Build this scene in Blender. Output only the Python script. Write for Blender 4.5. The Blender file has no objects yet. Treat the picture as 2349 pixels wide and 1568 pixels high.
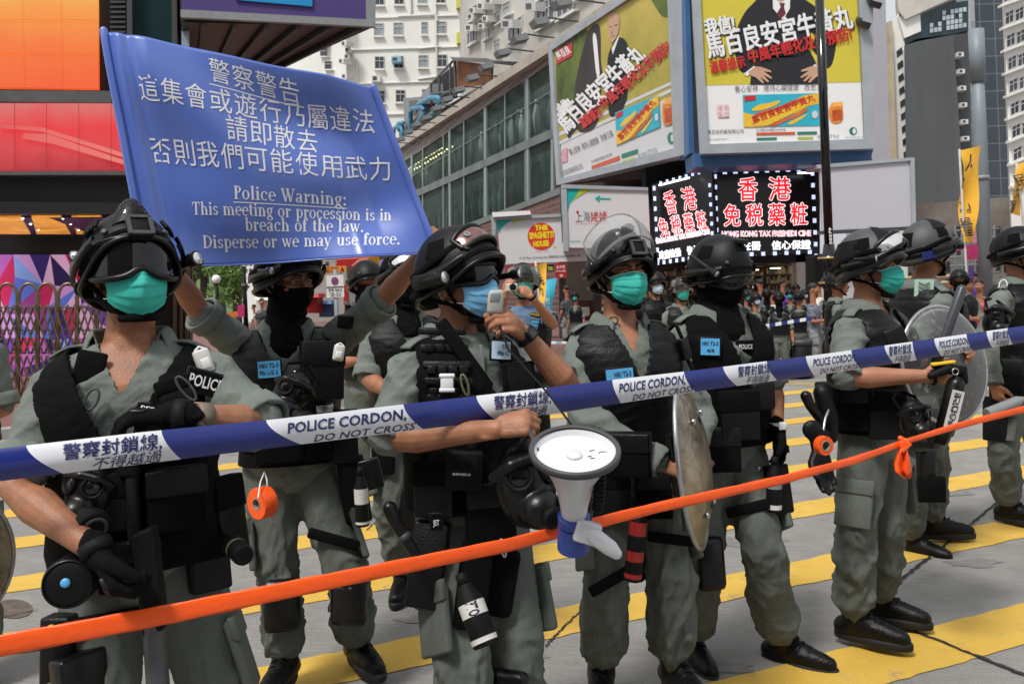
import bpy, bmesh, math, random
import numpy as np
from mathutils import Vector as V, Matrix, noise
from mathutils.bvhtree import BVHTree
random.seed(7); rng = np.random.default_rng(7)
S = bpy.context.scene; COL = S.collection
# ---------------------------------------------------------------- camera
FPX, CX, CY, ROLL, CAMZ = 2000.0, 1174.0, 673.0, math.radians(2.2), 1.55   # measures of the photograph in a 2348 px wide view
cr, sr = math.cos(ROLL), math.sin(ROLL)
RIGHT, UPV, FWD, CAM = V((cr, 0, -sr)), V((sr, 0, cr)), V((0, 1, 0)), V((0, 0, CAMZ))
cd = bpy.data.cameras.new('camera'); cam = bpy.data.objects.new('camera', cd); COL.objects.link(cam)
cam.matrix_world = Matrix(((RIGHT.x, UPV.x, 0, 0), (0, 0, -1, 0), (RIGHT.z, UPV.z, 0, CAMZ), (0, 0, 0, 1)))
cd.sensor_width = 36; cd.lens = 36 * FPX / 2348; cd.shift_y = -(784 - CY) / 2348
cd.clip_start = .05; cd.clip_end = 3000
cd.dof.use_dof = True; cd.dof.focus_distance = 3.0; cd.dof.aperture_fstop = 11
S.camera = cam
# ---------------------------------------------------------------- sky, sun, exposure
wd = bpy.data.worlds.new('World'); S.world = wd; wd.use_nodes = True
nt = wd.node_tree; bg = nt.nodes['Background']
sky = nt.nodes.new('ShaderNodeTexSky'); sky.sky_type = 'NISHITA'; sky.sun_disc = False
SUN_EL, SUN_AZ = math.radians(58), math.radians(215)     # azimuth clockwise from +Y: behind the camera, to the left
sky.sun_elevation = SUN_EL; sky.sun_rotation = SUN_AZ; sky.air_density = 1.6; sky.dust_density = 6; sky.ozone_density = 1
hs = nt.nodes.new("ShaderNodeHueSaturation"); hs.inputs["Saturation"].default_value = .15
ov = nt.nodes.new("ShaderNodeMix"); ov.data_type = "RGBA"; ov.inputs["Factor"].default_value = .55; ov.inputs["B"].default_value = (8.2, 8.5, 8.9, 1)     # thin even cloud
nt.links.new(sky.outputs[0], hs.inputs['Color']); nt.links.new(hs.outputs[0], ov.inputs['A']); nt.links.new(ov.outputs['Result'], bg.inputs[0]); bg.inputs[1].default_value = .098
sd = bpy.data.lights.new('sun', 'SUN'); sd.energy = 2.5; sd.angle = math.radians(11); sd.color = (1, .97, .92)
so = bpy.data.objects.new('sun', sd); COL.objects.link(so)
sdir = V((math.sin(SUN_AZ) * math.cos(SUN_EL), math.cos(SUN_AZ) * math.cos(SUN_EL), math.sin(SUN_EL)))
so.rotation_euler = sdir.to_track_quat('Z', 'Y').to_euler(); so.location = (0, 0, 40)
S.view_settings.view_transform = 'Standard'; S.view_settings.look = 'None'
S.view_settings.exposure = .25; S.view_settings.gamma = 1
# ---------------------------------------------------------------- pixel <-> place
def ray(px, py): return RIGHT * ((px - CX) / FPX) + UPV * (-(py - CY) / FPX) + FWD
def W(px, py, Y): return CAM + ray(px, py) * Y
def G(px, py, z=0.0):
    r = ray(px, py); return CAM + r * ((z - CAMZ) / r.z)
def pxm(Y): return FPX / Y
class Plane:                       # a wall, board or panel in the place: point + normal
    def __init__(s, p, n): s.p = V(p); s.n = V(n).normalized(); s.n = s.n if s.n.dot(CAM - s.p) > 0 else -s.n
    def __call__(s, px, py, off=0.0):
        r = ray(px, py); q = s.p + s.n * off
        return CAM + r * ((q - CAM).dot(s.n) / r.dot(s.n))
# ---------------------------------------------------------------- geometry
class Geo:
    def __init__(s): s.v = []; s.f = []; s.m = []; s.cm = 0
    def add(s, vs, fs):
        o = len(s.v); s.v.extend([tuple(v) for v in vs]); s.f.extend([[i + o for i in f] for f in fs]); s.m.extend([s.cm] * len(fs)); return s
    def rings(s, rs, closed=True, cap=True):
        n = len(rs[0]); vs = [p for r in rs for p in r]; fs = []
        for i in range(len(rs) - 1):
            for j in range(n if closed else n - 1):
                k = (j + 1) % n; fs.append([i*n+j, i*n+k, (i+1)*n+k, (i+1)*n+j])
        if cap and closed: fs.append(list(range(n))[::-1]); fs.append([(len(rs)-1)*n + j for j in range(n)])
        return s.add(vs, fs)
    def tube(s, pts, rad, n=14, flat=None, cap=True):
        """round-ended tube; flat = (axis, factor) squeezes the section along an axis"""
        pts = [V(p) for p in pts]; k = len(pts)
        if not hasattr(rad, '__len__'): rad = [rad] * k
        tang = [(pts[min(i+1, k-1)] - pts[max(i-1, 0)]).normalized() for i in range(k)]
        u = tang[0].orthogonal().normalized(); P = []
        seq = [(i, 0., 1.) for i in range(k)]
        if cap: seq = [(0, -c, d) for c, d in ((1., .05), (.87, .5), (.5, .87))] + seq + [(k-1, c, d) for c, d in ((.5, .87), (.87, .5), (1., .05))]
        for i, off, sc in seq:
            t = tang[i]; u = (u - t * u.dot(t)).normalized(); w = t.cross(u); c = pts[i] + t * off * rad[i]; ring = []
            for j in range(n):
                a = 2 * math.pi * j / n; d = (u * math.cos(a) + w * math.sin(a)) * rad[i] * sc
                if flat: ax = flat[0]; d -= ax * (d.dot(ax) * (1 - flat[1]))
                ring.append(c + d)
            P.append(ring)
        return s.rings(P)
    def ell(s, c, rx, ry, rz, X=V((1,0,0)), Y=V((0,1,0)), Z=V((0,0,1)), n=18, m=12):
        c = V(c); P = []
        for i in range(m + 1):
            t = math.pi * min(max(i / m, .012), .988); P.append([c + X*(rx*math.sin(t)*math.cos(2*math.pi*j/n)) + Y*(ry*math.sin(t)*math.sin(2*math.pi*j/n)) - Z*(rz*math.cos(t)) for j in range(n)])
        return s.rings(P)
    def box(s, c, X, Y, Z):        # half-extent vectors
        c = V(c); X = V(X); Y = V(Y); Z = V(Z)
        vs = [c + X*a + Y*b + Z*d for d in (-1, 1) for a, b in ((-1,-1),(1,-1),(1,1),(-1,1))]
        return s.add(vs, [[3,2,1,0],[4,5,6,7],[0,1,5,4],[1,2,6,5],[2,3,7,6],[3,0,4,7]])
    def aab(s, a, b): return s.box([(p+q)/2 for p, q in zip(a, b)], ((b[0]-a[0])/2,0,0), (0,(b[1]-a[1])/2,0), (0,0,(b[2]-a[2])/2))
    def prism(s, poly, d):         # polygon extruded along vector d
        n = len(poly); d = V(d); vs = [V(p) for p in poly] + [V(p) + d for p in poly]
        return s.add(vs, [list(range(n))[::-1], [n+i for i in range(n)]] + [[i, (i+1) % n, n+(i+1) % n, n+i] for i in range(n)])
    def lathe(s, c, ax, prof, n=24, cap=True):   # prof: (along axis, radius)
        ax = V(ax).normalized(); u = ax.orthogonal().normalized(); w = ax.cross(u); c = V(c)
        return s.rings([[c + ax*h + (u*math.cos(2*math.pi*j/n) + w*math.sin(2*math.pi*j/n))*max(r, 1e-4) for j in range(n)] for h, r in prof], True, cap)
    def mesh(s, name='m'):
        me = bpy.data.meshes.new(name); me.from_pydata(s.v, [], s.f)
        if any(s.m): me.polygons.foreach_set('material_index', s.m)
        bm = bmesh.new(); bm.from_mesh(me); bmesh.ops.recalc_face_normals(bm, faces=bm.faces); bm.to_mesh(me); bm.free()
        return me
ORG = {}
def base(o):
    while o.parent: o = o.parent
    return ORG.get(o.name, V((0,0,0)))
def make(name, g, mat, parent=None, smooth=True, bevel=0, ang=None):
    """link a Geo or mesh (world coordinates) as ONE object, child of parent"""
    me = g.mesh(name) if isinstance(g, Geo) else g
    if parent is not None: me.transform(Matrix.Translation(-base(parent)))
    o = bpy.data.objects.new(name, me); COL.objects.link(o)
    for m in (mat if isinstance(mat, (list, tuple)) else [mat]): me.materials.append(m)
    if smooth: me.polygons.foreach_set('use_smooth', [True] * len(me.polygons))
    if parent is not None: o.parent = parent
    else:                      # a thing of one mesh: put its origin at its base
        co = np.empty(len(me.vertices) * 3); me.vertices.foreach_get('co', co); co = co.reshape(-1, 3)
        c = V(((co[:,0].min()+co[:,0].max())/2, (co[:,1].min()+co[:,1].max())/2, co[:,2].min()))
        me.transform(Matrix.Translation(-c)); o.location = c; ORG[o.name] = c
    if bevel:
        b = o.modifiers.new('bevel', 'BEVEL'); b.width = bevel; b.segments = 2; b.limit_method = 'ANGLE'; b.angle_limit = math.radians(40)
    if smooth and ang: 
        bm = bmesh.new(); bm.from_mesh(me)
        for e in bm.edges: e.smooth = not (len(e.link_faces) == 2 and e.calc_face_angle(0) > math.radians(ang))
        bm.to_mesh(me); bm.free()
    return o
def thing(name, label, cat, loc, group=None, kind=None):
    o = bpy.data.objects.new(name, None); COL.objects.link(o); o.location = loc; o.empty_display_size = .1
    ORG[o.name] = V(loc); return tag(o, label, cat, group, kind)
def tag(o, label=None, cat=None, group=None, kind=None):
    if label: o['label'] = label
    if cat: o['category'] = cat
    if group: o['group'] = group
    if kind: o['kind'] = kind
    return o
def copy_tree(o, parent=None):
    c = o.copy(); COL.objects.link(c)
    if parent is not None: c.parent = parent
    for ch in list(o.children): copy_tree(ch, c)
    return c
def remesh(g, vox, it=3, fac=.5):
    me = g.mesh(); o = bpy.data.objects.new('tmp', me); COL.objects.link(o)
    r = o.modifiers.new('r', 'REMESH'); r.mode = 'VOXEL'; r.voxel_size = vox
    if it: sm = o.modifiers.new('s', 'SMOOTH'); sm.factor = fac; sm.iterations = it
    out = bpy.data.meshes.new_from_object(o.evaluated_get(bpy.context.evaluated_depsgraph_get()))
    bpy.data.objects.remove(o); bpy.data.meshes.remove(me); return out
def verts(me):
    co = np.empty(len(me.vertices)*3); me.vertices.foreach_get('co', co); return co.reshape(-1, 3)
def norms(me):
    no = np.empty(len(me.vertices)*3); me.vertex_normals.foreach_get('vector', no); return no.reshape(-1, 3)
def setv(me, co): me.vertices.foreach_set('co', np.ascontiguousarray(co).ravel()); me.update()
def fold(P, seed, fr, zs=1.):             # cloth creases: ridged, warped, in -1..1
    r = np.random.default_rng(seed); out = np.zeros(len(P)); tot = 0
    P = P * np.array((1, 1, zs)); w = P.copy()
    for k in range(3):
        for a in range(3): w[:, a] += .018 / (1+k) * np.sin(P @ r.normal(0, fr*.45*(1+k), 3) + r.uniform(0, 6.28))
    for k in range(5):
        d = r.normal(0, 1, 3); d[2] += np.sign(d[2]) * (.8 if zs == 1. else .2); d /= np.linalg.norm(d)
        f = fr * r.uniform(.7, 2.1); amp = 1 / (f / fr)
        x = np.sin(w @ d * f + r.uniform(0, 6.28) + 1.3*np.sin(P @ r.normal(0, fr*.3, 3)))
        out += amp * (np.exp(-(x/.38)**2) * 1.9 - .62) * (.55 + .45*np.sin(P @ r.normal(0, fr*.35, 3) + r.uniform(0, 6)))
        tot += amp
    return out / tot * 1.8
def crease(me, seed, amp, fr=42., weight=None, zs=1.):
    me.update(); co = verts(me); a = amp if weight is None else amp * weight(co)
    setv(me, co + norms(me) * (fold(co, seed, fr, zs) * a)[:, None]); return me
# ---------------------------------------------------------------- materials
def mat(name, col, rough=.6, var=.15, vs=6., bump=0., bs=60., metal=0., spec=.5, col2=None, weave=0., emit=0., alpha=1., trans=0., coat=0., stretch=None, ior=None, ridge=0.):
    m = bpy.data.materials.new(name); m.use_nodes = True; n = m.node_tree; p = n.nodes['Principled BSDF']; L = n.links.new
    tc = n.nodes.new('ShaderNodeTexCoord'); src = tc.outputs['Object']
    if stretch: mp = n.nodes.new('ShaderNodeMapping'); mp.inputs['Scale'].default_value = stretch; L(src, mp.inputs[0]); src = mp.outputs[0]
    if var or col2:
        no = n.nodes.new('ShaderNodeTexNoise'); no.inputs['Scale'].default_value = vs; no.inputs['Detail'].default_value = 6; no.inputs['Roughness'].default_value = .65; L(src, no.inputs['Vector'])
        rp = n.nodes.new('ShaderNodeValToRGB'); rp.color_ramp.elements[0].position = .3; rp.color_ramp.elements[1].position = .7
        c2 = col2 or tuple(min(1, c*(1+var)) for c in col); c1 = col if col2 else tuple(c*(1-var) for c in col)
        rp.color_ramp.elements[0].color = (*c1, 1); rp.color_ramp.elements[1].color = (*c2, 1)
        L(no.outputs['Fac'], rp.inputs[0]); L(rp.outputs[0], p.inputs['Base Color'])
        if emit: L(rp.outputs[0], p.inputs['Emission Color'])
    else:
        p.inputs['Base Color'].default_value = (*col, 1); p.inputs['Emission Color'].default_value = (*col, 1)
    p.inputs['Roughness'].default_value = rough; p.inputs['Metallic'].default_value = metal; p.inputs['Specular IOR Level'].default_value = spec
    p.inputs['Emission Strength'].default_value = emit; p.inputs['Alpha'].default_value = alpha; p.inputs['Transmission Weight'].default_value = trans; p.inputs['Coat Weight'].default_value = coat
    if ior: p.inputs['IOR'].default_value = ior
    if bump:
        nb = n.nodes.new('ShaderNodeTexNoise'); nb.inputs['Scale'].default_value = bs; nb.inputs['Detail'].default_value = 4; L(src, nb.inputs['Vector'])
        b = n.nodes.new('ShaderNodeBump'); b.inputs['Strength'].default_value = bump; b.inputs['Distance'].default_value = .01; L(nb.outputs['Fac'], b.inputs['Height'])
        if ridge:
            rn = n.nodes.new('ShaderNodeTexNoise'); rn.noise_type = 'RIDGED_MULTIFRACTAL'; rn.inputs['Scale'].default_value = ridge; rn.inputs['Detail'].default_value = 2.5; rn.inputs['Roughness'].default_value = .4; rn.inputs['Distortion'].default_value = .6; L(src, rn.inputs['Vector'])
            b3 = n.nodes.new('ShaderNodeBump'); b3.inputs['Strength'].default_value = .9; b3.inputs['Distance'].default_value = .022; L(rn.outputs['Fac'], b3.inputs['Height']); L(b3.outputs[0], b.inputs['Normal'])
        L(b.outputs[0], p.inputs['Normal'])
        if weave:
            wv = n.nodes.new('ShaderNodeTexWave'); wv.inputs['Scale'].default_value = weave; wv.inputs['Distortion'].default_value = 1.; L(src, wv.inputs['Vector'])
            b2 = n.nodes.new('ShaderNodeBump'); b2.inputs['Strength'].default_value = .25; b2.inputs['Distance'].default_value = .003; L(wv.outputs['Fac'], b2.inputs['Height']); L(b.outputs[0], b2.inputs['Normal']); L(b2.outputs[0], p.inputs['Normal'])
    return m
M = {}
M['uniform'] = mat('uniform', (.158,.180,.160), .85, .16, 9, .35, 70, spec=.2, weave=260, ridge=6.5)
M['trouser'] = mat('trouser', (.108,.121,.106), .88, .16, 8, .35, 70, spec=.2, weave=260, ridge=7., stretch=(1,1,.42))
M['black'] = mat('black', (.004,.004,.0045), .6, .3, 25, .3, 220, spec=.2)
M['nylon'] = mat('nylon', (.0035,.0035,.004), .85, .35, 30, .5, 500, spec=.12)
M['leather'] = mat('leather', (.004,.004,.005), .45, .25, 18, .25, 160, spec=.25)
M['rubber'] = mat('rubber', (.0045,.0045,.005), .33, .2, 12, .06, 90, spec=.35)
M['shell'] = mat('shell', (.0035,.0035,.004), .46, .4, 9, .14, 300, spec=.24)
M['gloss'] = mat('gloss', (.005,.005,.006), .08, 0, spec=.5)
M['skin'] = mat('skin', (.32,.138,.074), .43, .26, 14, .22, 240, spec=.35)
M['skin_pale'] = mat('skin_pale', (.37,.165,.095), .45, .12, 22, .12, 300, spec=.35)
M['mask_teal'] = mat('mask_teal', (.045,.47,.39), .7, .06, 20, .15, 400, spec=.25)
M['mask_blue'] = mat('mask_blue', (.19,.47,.74), .7, .06, 20, .15, 400, spec=.25)
M['white'] = mat('white', (.78,.78,.78), .45, .05, 10)
M['offwhite'] = mat('offwhite', (.62,.60,.57), .5, .1, 10)
M['grey'] = mat('grey', (.22,.23,.24), .5, .12, 10)
M['dgrey'] = mat('dgrey', (.05,.052,.055), .5, .15, 10)
M['metal'] = mat('metal', (.50,.50,.51), .28, .1, 20, metal=1)
M['dmetal'] = mat('dmetal', (.10,.10,.11), .4, .2, 20, metal=.6)
M['glasslens'] = mat('glasslens', (.75,.76,.78), .1, .1, 20, metal=.7)
M['card'] = mat('card', (.10,.40,.72), .4, .06, 12)
M['ink'] = mat('ink', (.012,.014,.03), .5, 0)
M['navy'] = mat('navy', (.012,.022,.13), .4, 0)
M['orange'] = mat('orange', (.95,.105,.012), .30, .08, 9, .14, 10, spec=.45, stretch=(1,6,6))
M['yellow'] = mat('yellow', (.80,.50,.03), .5, .08, 10)
M['red'] = mat('red', (.34,.015,.012), .4, .08, 10)
M['beige'] = mat('beige', (.17,.13,.09), .5, .2, 40)
M['olive'] = mat('olive', (.12,.13,.07), .5, .2, 40)
def clear(name, col, rough, fac, bump=0., fk=1.):      # a real see-through pane: mostly transparent, glossy on top
    m = bpy.data.materials.new(name); m.use_nodes = True; n = m.node_tree; p = n.nodes['Principled BSDF']; out = n.nodes['Material Output']
    t = n.nodes.new('ShaderNodeBsdfTransparent'); t.inputs[0].default_value = (*col, 1); p.inputs['Base Color'].default_value = (*[c*.5 for c in col], 1); p.inputs['Roughness'].default_value = rough
    mx = n.nodes.new('ShaderNodeMixShader'); fr = n.nodes.new('ShaderNodeFresnel'); fr.inputs[0].default_value = 1.45
    ad = n.nodes.new('ShaderNodeMath'); ad.operation = 'MULTIPLY_ADD'; ad.inputs[1].default_value = fk; ad.inputs[2].default_value = fac; ad.use_clamp = True; n.links.new(fr.outputs[0], ad.inputs[0])
    if bump:
        tc = n.nodes.new('ShaderNodeTexCoord'); no = n.nodes.new('ShaderNodeTexNoise'); no.inputs['Scale'].default_value = 40; no.inputs['Detail'].default_value = 8; n.links.new(tc.outputs['Object'], no.inputs['Vector'])
        rp = n.nodes.new('ShaderNodeValToRGB'); rp.color_ramp.elements[0].position = .55; rp.color_ramp.elements[1].position = .75; rp.color_ramp.elements[1].color = (bump, bump, bump, 1); n.links.new(no.outputs[0], rp.inputs[0])
        a2 = n.nodes.new('ShaderNodeMath'); a2.operation = 'ADD'; a2.use_clamp = True; n.links.new(ad.outputs[0], a2.inputs[0]); n.links.new(rp.outputs[0], a2.inputs[1]); ad = a2
    n.links.new(ad.outputs[0], mx.inputs[0]); n.links.new(t.outputs[0], mx.inputs[1]); n.links.new(p.outputs[0], mx.inputs[2]); n.links.new(mx.outputs[0], out.inputs[0]); return m
M['visor'] = clear('visor', (.95,.96,.96), .06, .02, .04, .4)
M['shieldclear'] = clear('shieldclear', (.86,.87,.87), .14, .05, .35)
# ---------------------------------------------------------------- lettering
def glyphs(s, bold=0., res=2):
    cu = bpy.data.curves.new('t', 'FONT'); cu.body = s; cu.size = 1; cu.offset = bold; cu.resolution_u = res
    o = bpy.data.objects.new('t', cu); COL.objects.link(o)
    me = bpy.data.meshes.new_from_object(o.evaluated_get(bpy.context.evaluated_depsgraph_get()))
    bpy.data.objects.remove(o); bpy.data.curves.remove(cu)
    co = verts(me); fs = [list(p.vertices) for p in me.polygons]; bpy.data.meshes.remove(me); return co, fs
def write(g, s, p0, p1, hpx, surf, off=.003, bold=0., shear=0., gl=None, vert=None):
    """letters run from pixel p0 (start of baseline) to p1, cap height hpx, laid on surf(px, py, off)"""
    co, fs = gl or glyphs(s, bold); x0, x1 = co[:,0].min(), co[:,0].max(); d = V((p1[0]-p0[0], p1[1]-p0[1]))
    up = V(vert).normalized() if vert else V((d.y, -d.x)).normalized(); cap = .72 if ord(s[0]) < 256 else .82
    vs = [surf(p0[0] + d.x*t + up.x*h + d.normalized().x*h*shear, p0[1] + d.y*t + up.y*h + d.normalized().y*h*shear, off) for t, h in zip((co[:,0]-x0)/(x1-x0), co[:,1]/cap*hpx)]
    return g.add(vs, fs)
def fatwrite(g, s, p0, p1, hpx, surf, off, fat, bold=0., shear=0., k=8):
    gl = glyphs(s, bold)
    for i in range(k): a = 2*math.pi*i/k; dx, dy = fat*math.cos(a), fat*math.sin(a); write(g, s, (p0[0]+dx, p0[1]+dy), (p1[0]+dx, p1[1]+dy), hpx, surf, off + .0006*i, 0, shear, gl)
    return g
def patch(g, pts, surf, off=.002): return g.add([surf(x, y, off) for x, y in pts], [list(range(len(pts)))])
def circ(x, y, rx, ry=None, n=24, a0=0): return [(x + rx*math.cos(2*math.pi*i/n+a0), y + (ry or rx)*math.sin(2*math.pi*i/n+a0)) for i in range(n)]
# ================================================================ SETTING
DX = V((-.3, 1, 0)).normalized(); EX = V((1, .28, 0)).normalized()
SA, SN = V((.9187, .395, 0)), V((-.395, .9187, 0))     # along / across the crossing's yellow bars
def frontal(Y): return Plane((0, Y, 0), (0, -1, 0))
def facet(px, py, Y, d): return Plane(W(px, py, Y), d.cross(V((0,0,1))))
def slab(pts, surf, th, off=0.0):     # polygon given on a plane, thickness th behind its face
    return Geo().prism([surf(x, y, off) for x, y in pts], surf.n * -th)
def rslab(pts, surf, th, off=0.0):   # the same, its depth running straight away down the street
    d = ray(pts[0][0]+12, 690); return Geo().prism([surf(x, y, off) for x, y in pts], V((d.x, 1, 0))*th)
def struct(name, g, m, **k): o = make(name, g, m, **k); o['kind'] = 'structure'; return o
# --- ground
def ground_mat():
    m = mat('concrete', (.24,.235,.225), .85, .0, 1); n = m.node_tree; p = n.nodes['Principled BSDF']; L = n.links.new
    tc = n.nodes.new('ShaderNodeTexCoord'); mp = n.nodes.new('ShaderNodeMapping'); mp.inputs['Rotation'].default_value = (0, 0, math.radians(12)); L(tc.outputs['Object'], mp.inputs[0])
    def tex(sc, det, ro, vec): t = n.nodes.new('ShaderNodeTexNoise'); t.inputs['Scale'].default_value = sc; t.inputs['Detail'].default_value = det; t.inputs['Roughness'].default_value = ro; L(vec, t.inputs['Vector']); return t.outputs[0]
    big = tex(.8, 6, .6, mp.outputs[0]); fine = tex(140, 3, .7, mp.outputs[0])
    st = n.nodes.new('ShaderNodeMapping'); st.inputs['Scale'].default_value = (3, 55, 1); L(mp.outputs[0], st.inputs[0]); line = tex(1.6, 5, .75, st.outputs[0]); blot = tex(4, 8, .7, mp.outputs[0])
    def mul(a, f, b0): q = n.nodes.new('ShaderNodeMapRange'); q.inputs[1].default_value = .25; q.inputs[2].default_value = .75; q.inputs[3].default_value = b0; q.inputs[4].default_value = f; L(a, q.inputs[0]); return q.outputs[0]
    def prod(a, b): q = n.nodes.new('ShaderNodeMath'); q.operation = 'MULTIPLY'; L(a, q.inputs[0]); L(b, q.inputs[1]); return q.outputs[0]
    f = prod(prod(mul(big, 1.15, .85), mul(fine, 1.35, .65)), prod(mul(line, 1.25, .68), mul(blot, 1.18, .76)))
    rgb = n.nodes.new('ShaderNodeVectorMath'); rgb.operation = 'SCALE'; rgb.inputs[0].default_value = (.245,.236,.222); L(f, rgb.inputs['Scale']); L(rgb.outputs[0], p.inputs['Base Color'])
    b = n.nodes.new('ShaderNodeBump'); b.inputs['Strength'].default_value = .8; b.inputs['Distance'].default_value = .008; L(prod(line, fine), b.inputs['Height']); L(b.outputs[0], p.inputs['Normal']); return m
struct('road', Geo().add([(-400,-60,0),(400,-60,0),(400,900,0),(-400,900,0)], [[0,1,2,3]]), ground_mat(), smooth=False)
M['roadpaint'] = mat('roadpaint', (.56,.34,.04), .7, .0, 4, .35, 150, col2=(.64,.41,.07))
n_ = M['roadpaint'].node_tree; ns_ = n_.nodes.new('ShaderNodeTexNoise'); ns_.inputs['Scale'].default_value = 7; ns_.inputs['Detail'].default_value = 10; ns_.inputs['Roughness'].default_value = .75
tc_ = n_.nodes.new('ShaderNodeTexCoord'); n_.links.new(tc_.outputs['Object'], ns_.inputs['Vector']); rp_ = n_.nodes.new('ShaderNodeValToRGB'); rp_.color_ramp.elements[0].position = .56; rp_.color_ramp.elements[1].position = .70
mx_ = n_.nodes.new('ShaderNodeMix'); mx_.data_type = 'RGBA'; pb_ = n_.nodes['Principled BSDF']; src_ = pb_.inputs['Base Color'].links[0].from_socket
n_.links.new(ns_.outputs[0], rp_.inputs[0]); n_.links.new(rp_.outputs[0], mx_.inputs['Factor']); n_.links.new(src_, mx_.inputs['A']); mx_.inputs['B'].default_value = (.30,.24,.14,1); n_.links.new(mx_.outputs['Result'], pb_.inputs['Base Color'])
def stripe(c0, c1, t0, t1, z=.004):
    g = Geo(); k = max(2, int((t1-t0)/.05)); lo, hi = [], []
    for i in range(k+1):
        t = t0 + (t1-t0)*i/k
        for L_, c, s_ in ((lo, c0, 3.1), (hi, c1, 9.7)):
            w = .013*noise.noise(V((t*9, c*7, s_))) + .010*noise.noise(V((t*31, c*3, s_)))
            L_.append(SA*t + SN*(c+w) + V((0,0,z)))
    return g.rings([lo, hi], closed=False)
for i in range(8):
    c0 = 2.53 + 1.012*i; struct('crossing_stripe', stripe(c0, c0+.315, -7 if i > 1 else -3, 9 if i > 1 else 8), M['roadpaint'], smooth=False)
struct('crossing_stripe', stripe(1.93, 2.22, 3.15, 5, .004), M['roadpaint'], smooth=False)
M['joint'] = mat('joint', (.018,.017,.016), .9, .3, 30)
def crack(pts, w, seed):
    g = Geo(); a, b = [], []; r = random.Random(seed); P = []
    for (x0, y0), (x1, y1) in zip(pts, pts[1:]):
        k = 24; P += [G(x0+(x1-x0)*i/k, y0+(y1-y0)*i/k, .008) for i in range(k)]
    for i, p in enumerate(P):
        d = (P[min(i+1, len(P)-1)] - P[max(i-1, 0)]).normalized(); s = V((-d.y, d.x, 0)); q = p + s*r.uniform(-.006, .006); ww = w*r.uniform(.5, 1.2)
        a.append(q - s*ww); b.append(q + s*ww)
    return g.rings([a, b], closed=False)
for i, (pts, w) in enumerate([([(2068,1425),(2085,1440),(2348,1546),(2500,1610)], .011), ([(2085,1438),(2026,1357),(2150,1262),(2283,1152),(2420,1045)], .010), ([(840,1215),(880,1180),(960,1120)], .005), ([(1250,1480),(1290,1440),(1330,1400)], .006), ([(2140,1052),(2160,1090),(2172,1115)], .007), ([(0,1415),(90,1395)], .004),([(1600,1210),(1650,1180),(1700,1140),(1790,1060)],.007)]):
    struct('crack', crack(pts, w, i), M['joint'], smooth=False)
M['repair'] = mat('repair', (.13,.12,.11), .9, .3, 12)
struct('road_stain', Geo().add([G(x, y, .0035) for x, y in circ(30, 1395, 45, 22)], [list(range(24))]), mat('stain', (.10,.075,.06), .8, .5, 14))
for i, (x, y, a, b) in enumerate(((1180,1500,70,16),(1500,1290,60,10),(1700,1240,90,12),(2230,1290,60,10),(960,1420,50,10),(1650,1530,80,14),(2180,1130,50,7))):
    struct('road_stain', Geo().add([G(px, py, .0022 + .0002*i) for px, py in [(x + a*(1+.25*math.sin(5*t+i))*math.cos(t), y + b*(1+.25*math.cos(3*t+i))*math.sin(t)) for t in np.linspace(0, 6.283, 29)[:-1]]], [list(range(28))]), mat('faintstain', (.175,.168,.158), .85, .25, 18, .4, 90) if 'faintstain' not in bpy.data.materials else bpy.data.materials['faintstain'])
def paving():
    m = mat('paving', (.30,.13,.10), .8, 0); n = m.node_tree; tc = n.nodes.new('ShaderNodeTexCoord'); br = n.nodes.new('ShaderNodeTexBrick'); no = n.nodes.new('ShaderNodeTexNoise'); no.inputs['Scale'].default_value = 2
    br.inputs['Scale'].default_value = 2.5; br.inputs['Color1'].default_value = (.30,.125,.10,1); br.inputs['Color2'].default_value = (.24,.105,.09,1); br.inputs['Mortar'].default_value = (.14,.09,.08,1); br.inputs['Mortar Size'].default_value = .02
    n.links.new(tc.outputs['Object'], br.inputs['Vector']); mx = n.nodes.new('ShaderNodeMix'); mx.data_type = 'RGBA'; mx.blend_type = 'MULTIPLY'; mx.inputs['Factor'].default_value = .5
    n.links.new(br.outputs[0], mx.inputs['A']); n.links.new(no.outputs[0], mx.inputs['B']); n.links.new(mx.outputs['Result'], n.nodes['Principled BSDF'].inputs['Base Color']); return m
M['paving'] = paving(); M['kerb'] = mat('kerb', (.3,.3,.29), .8, .2, 8)
def pavement(edge, back):
    e = [G(x, y, 0) for x, y in edge]; top = [p + V((0,0,.12)) for p in e]; 
    inner = [p + V((0,.28,.0)) for p in top]
    struct('pavement', Geo().prism([p - V((0,0,.16)) for p in inner] + [V(b) + V((0,0,-.04)) for b in back], V((0,0,.16))), M['paving'], smooth=False)
    struct('kerb', Geo().prism([p - V((0,0,.163)) for p in top] + [p - V((0,0,.163)) for p in inner[::-1]], V((0,0,.166))), M['kerb'], smooth=False)
pavement([(1235,838),(1720,860),(2300,886),(2700,900)], [(40,60,0),(-8,60,0)])
pavement([(-250,1030),(0,1008),(825,928)], [(-5.5,60,0),(-40,60,0)])
for dy, nm in ((0, 0), (.28, 1)):
    a, b = G(1225, 842, .004), G(2400, 903, .004); u = V((0, -.35 - dy, 0)); struct('kerb_line', Geo().add([a+u, b+u, b+u+V((0,.1,0)), a+u+V((0,.1,0))], [[0,1,2,3]]), M['roadpaint'], smooth=False)

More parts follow.
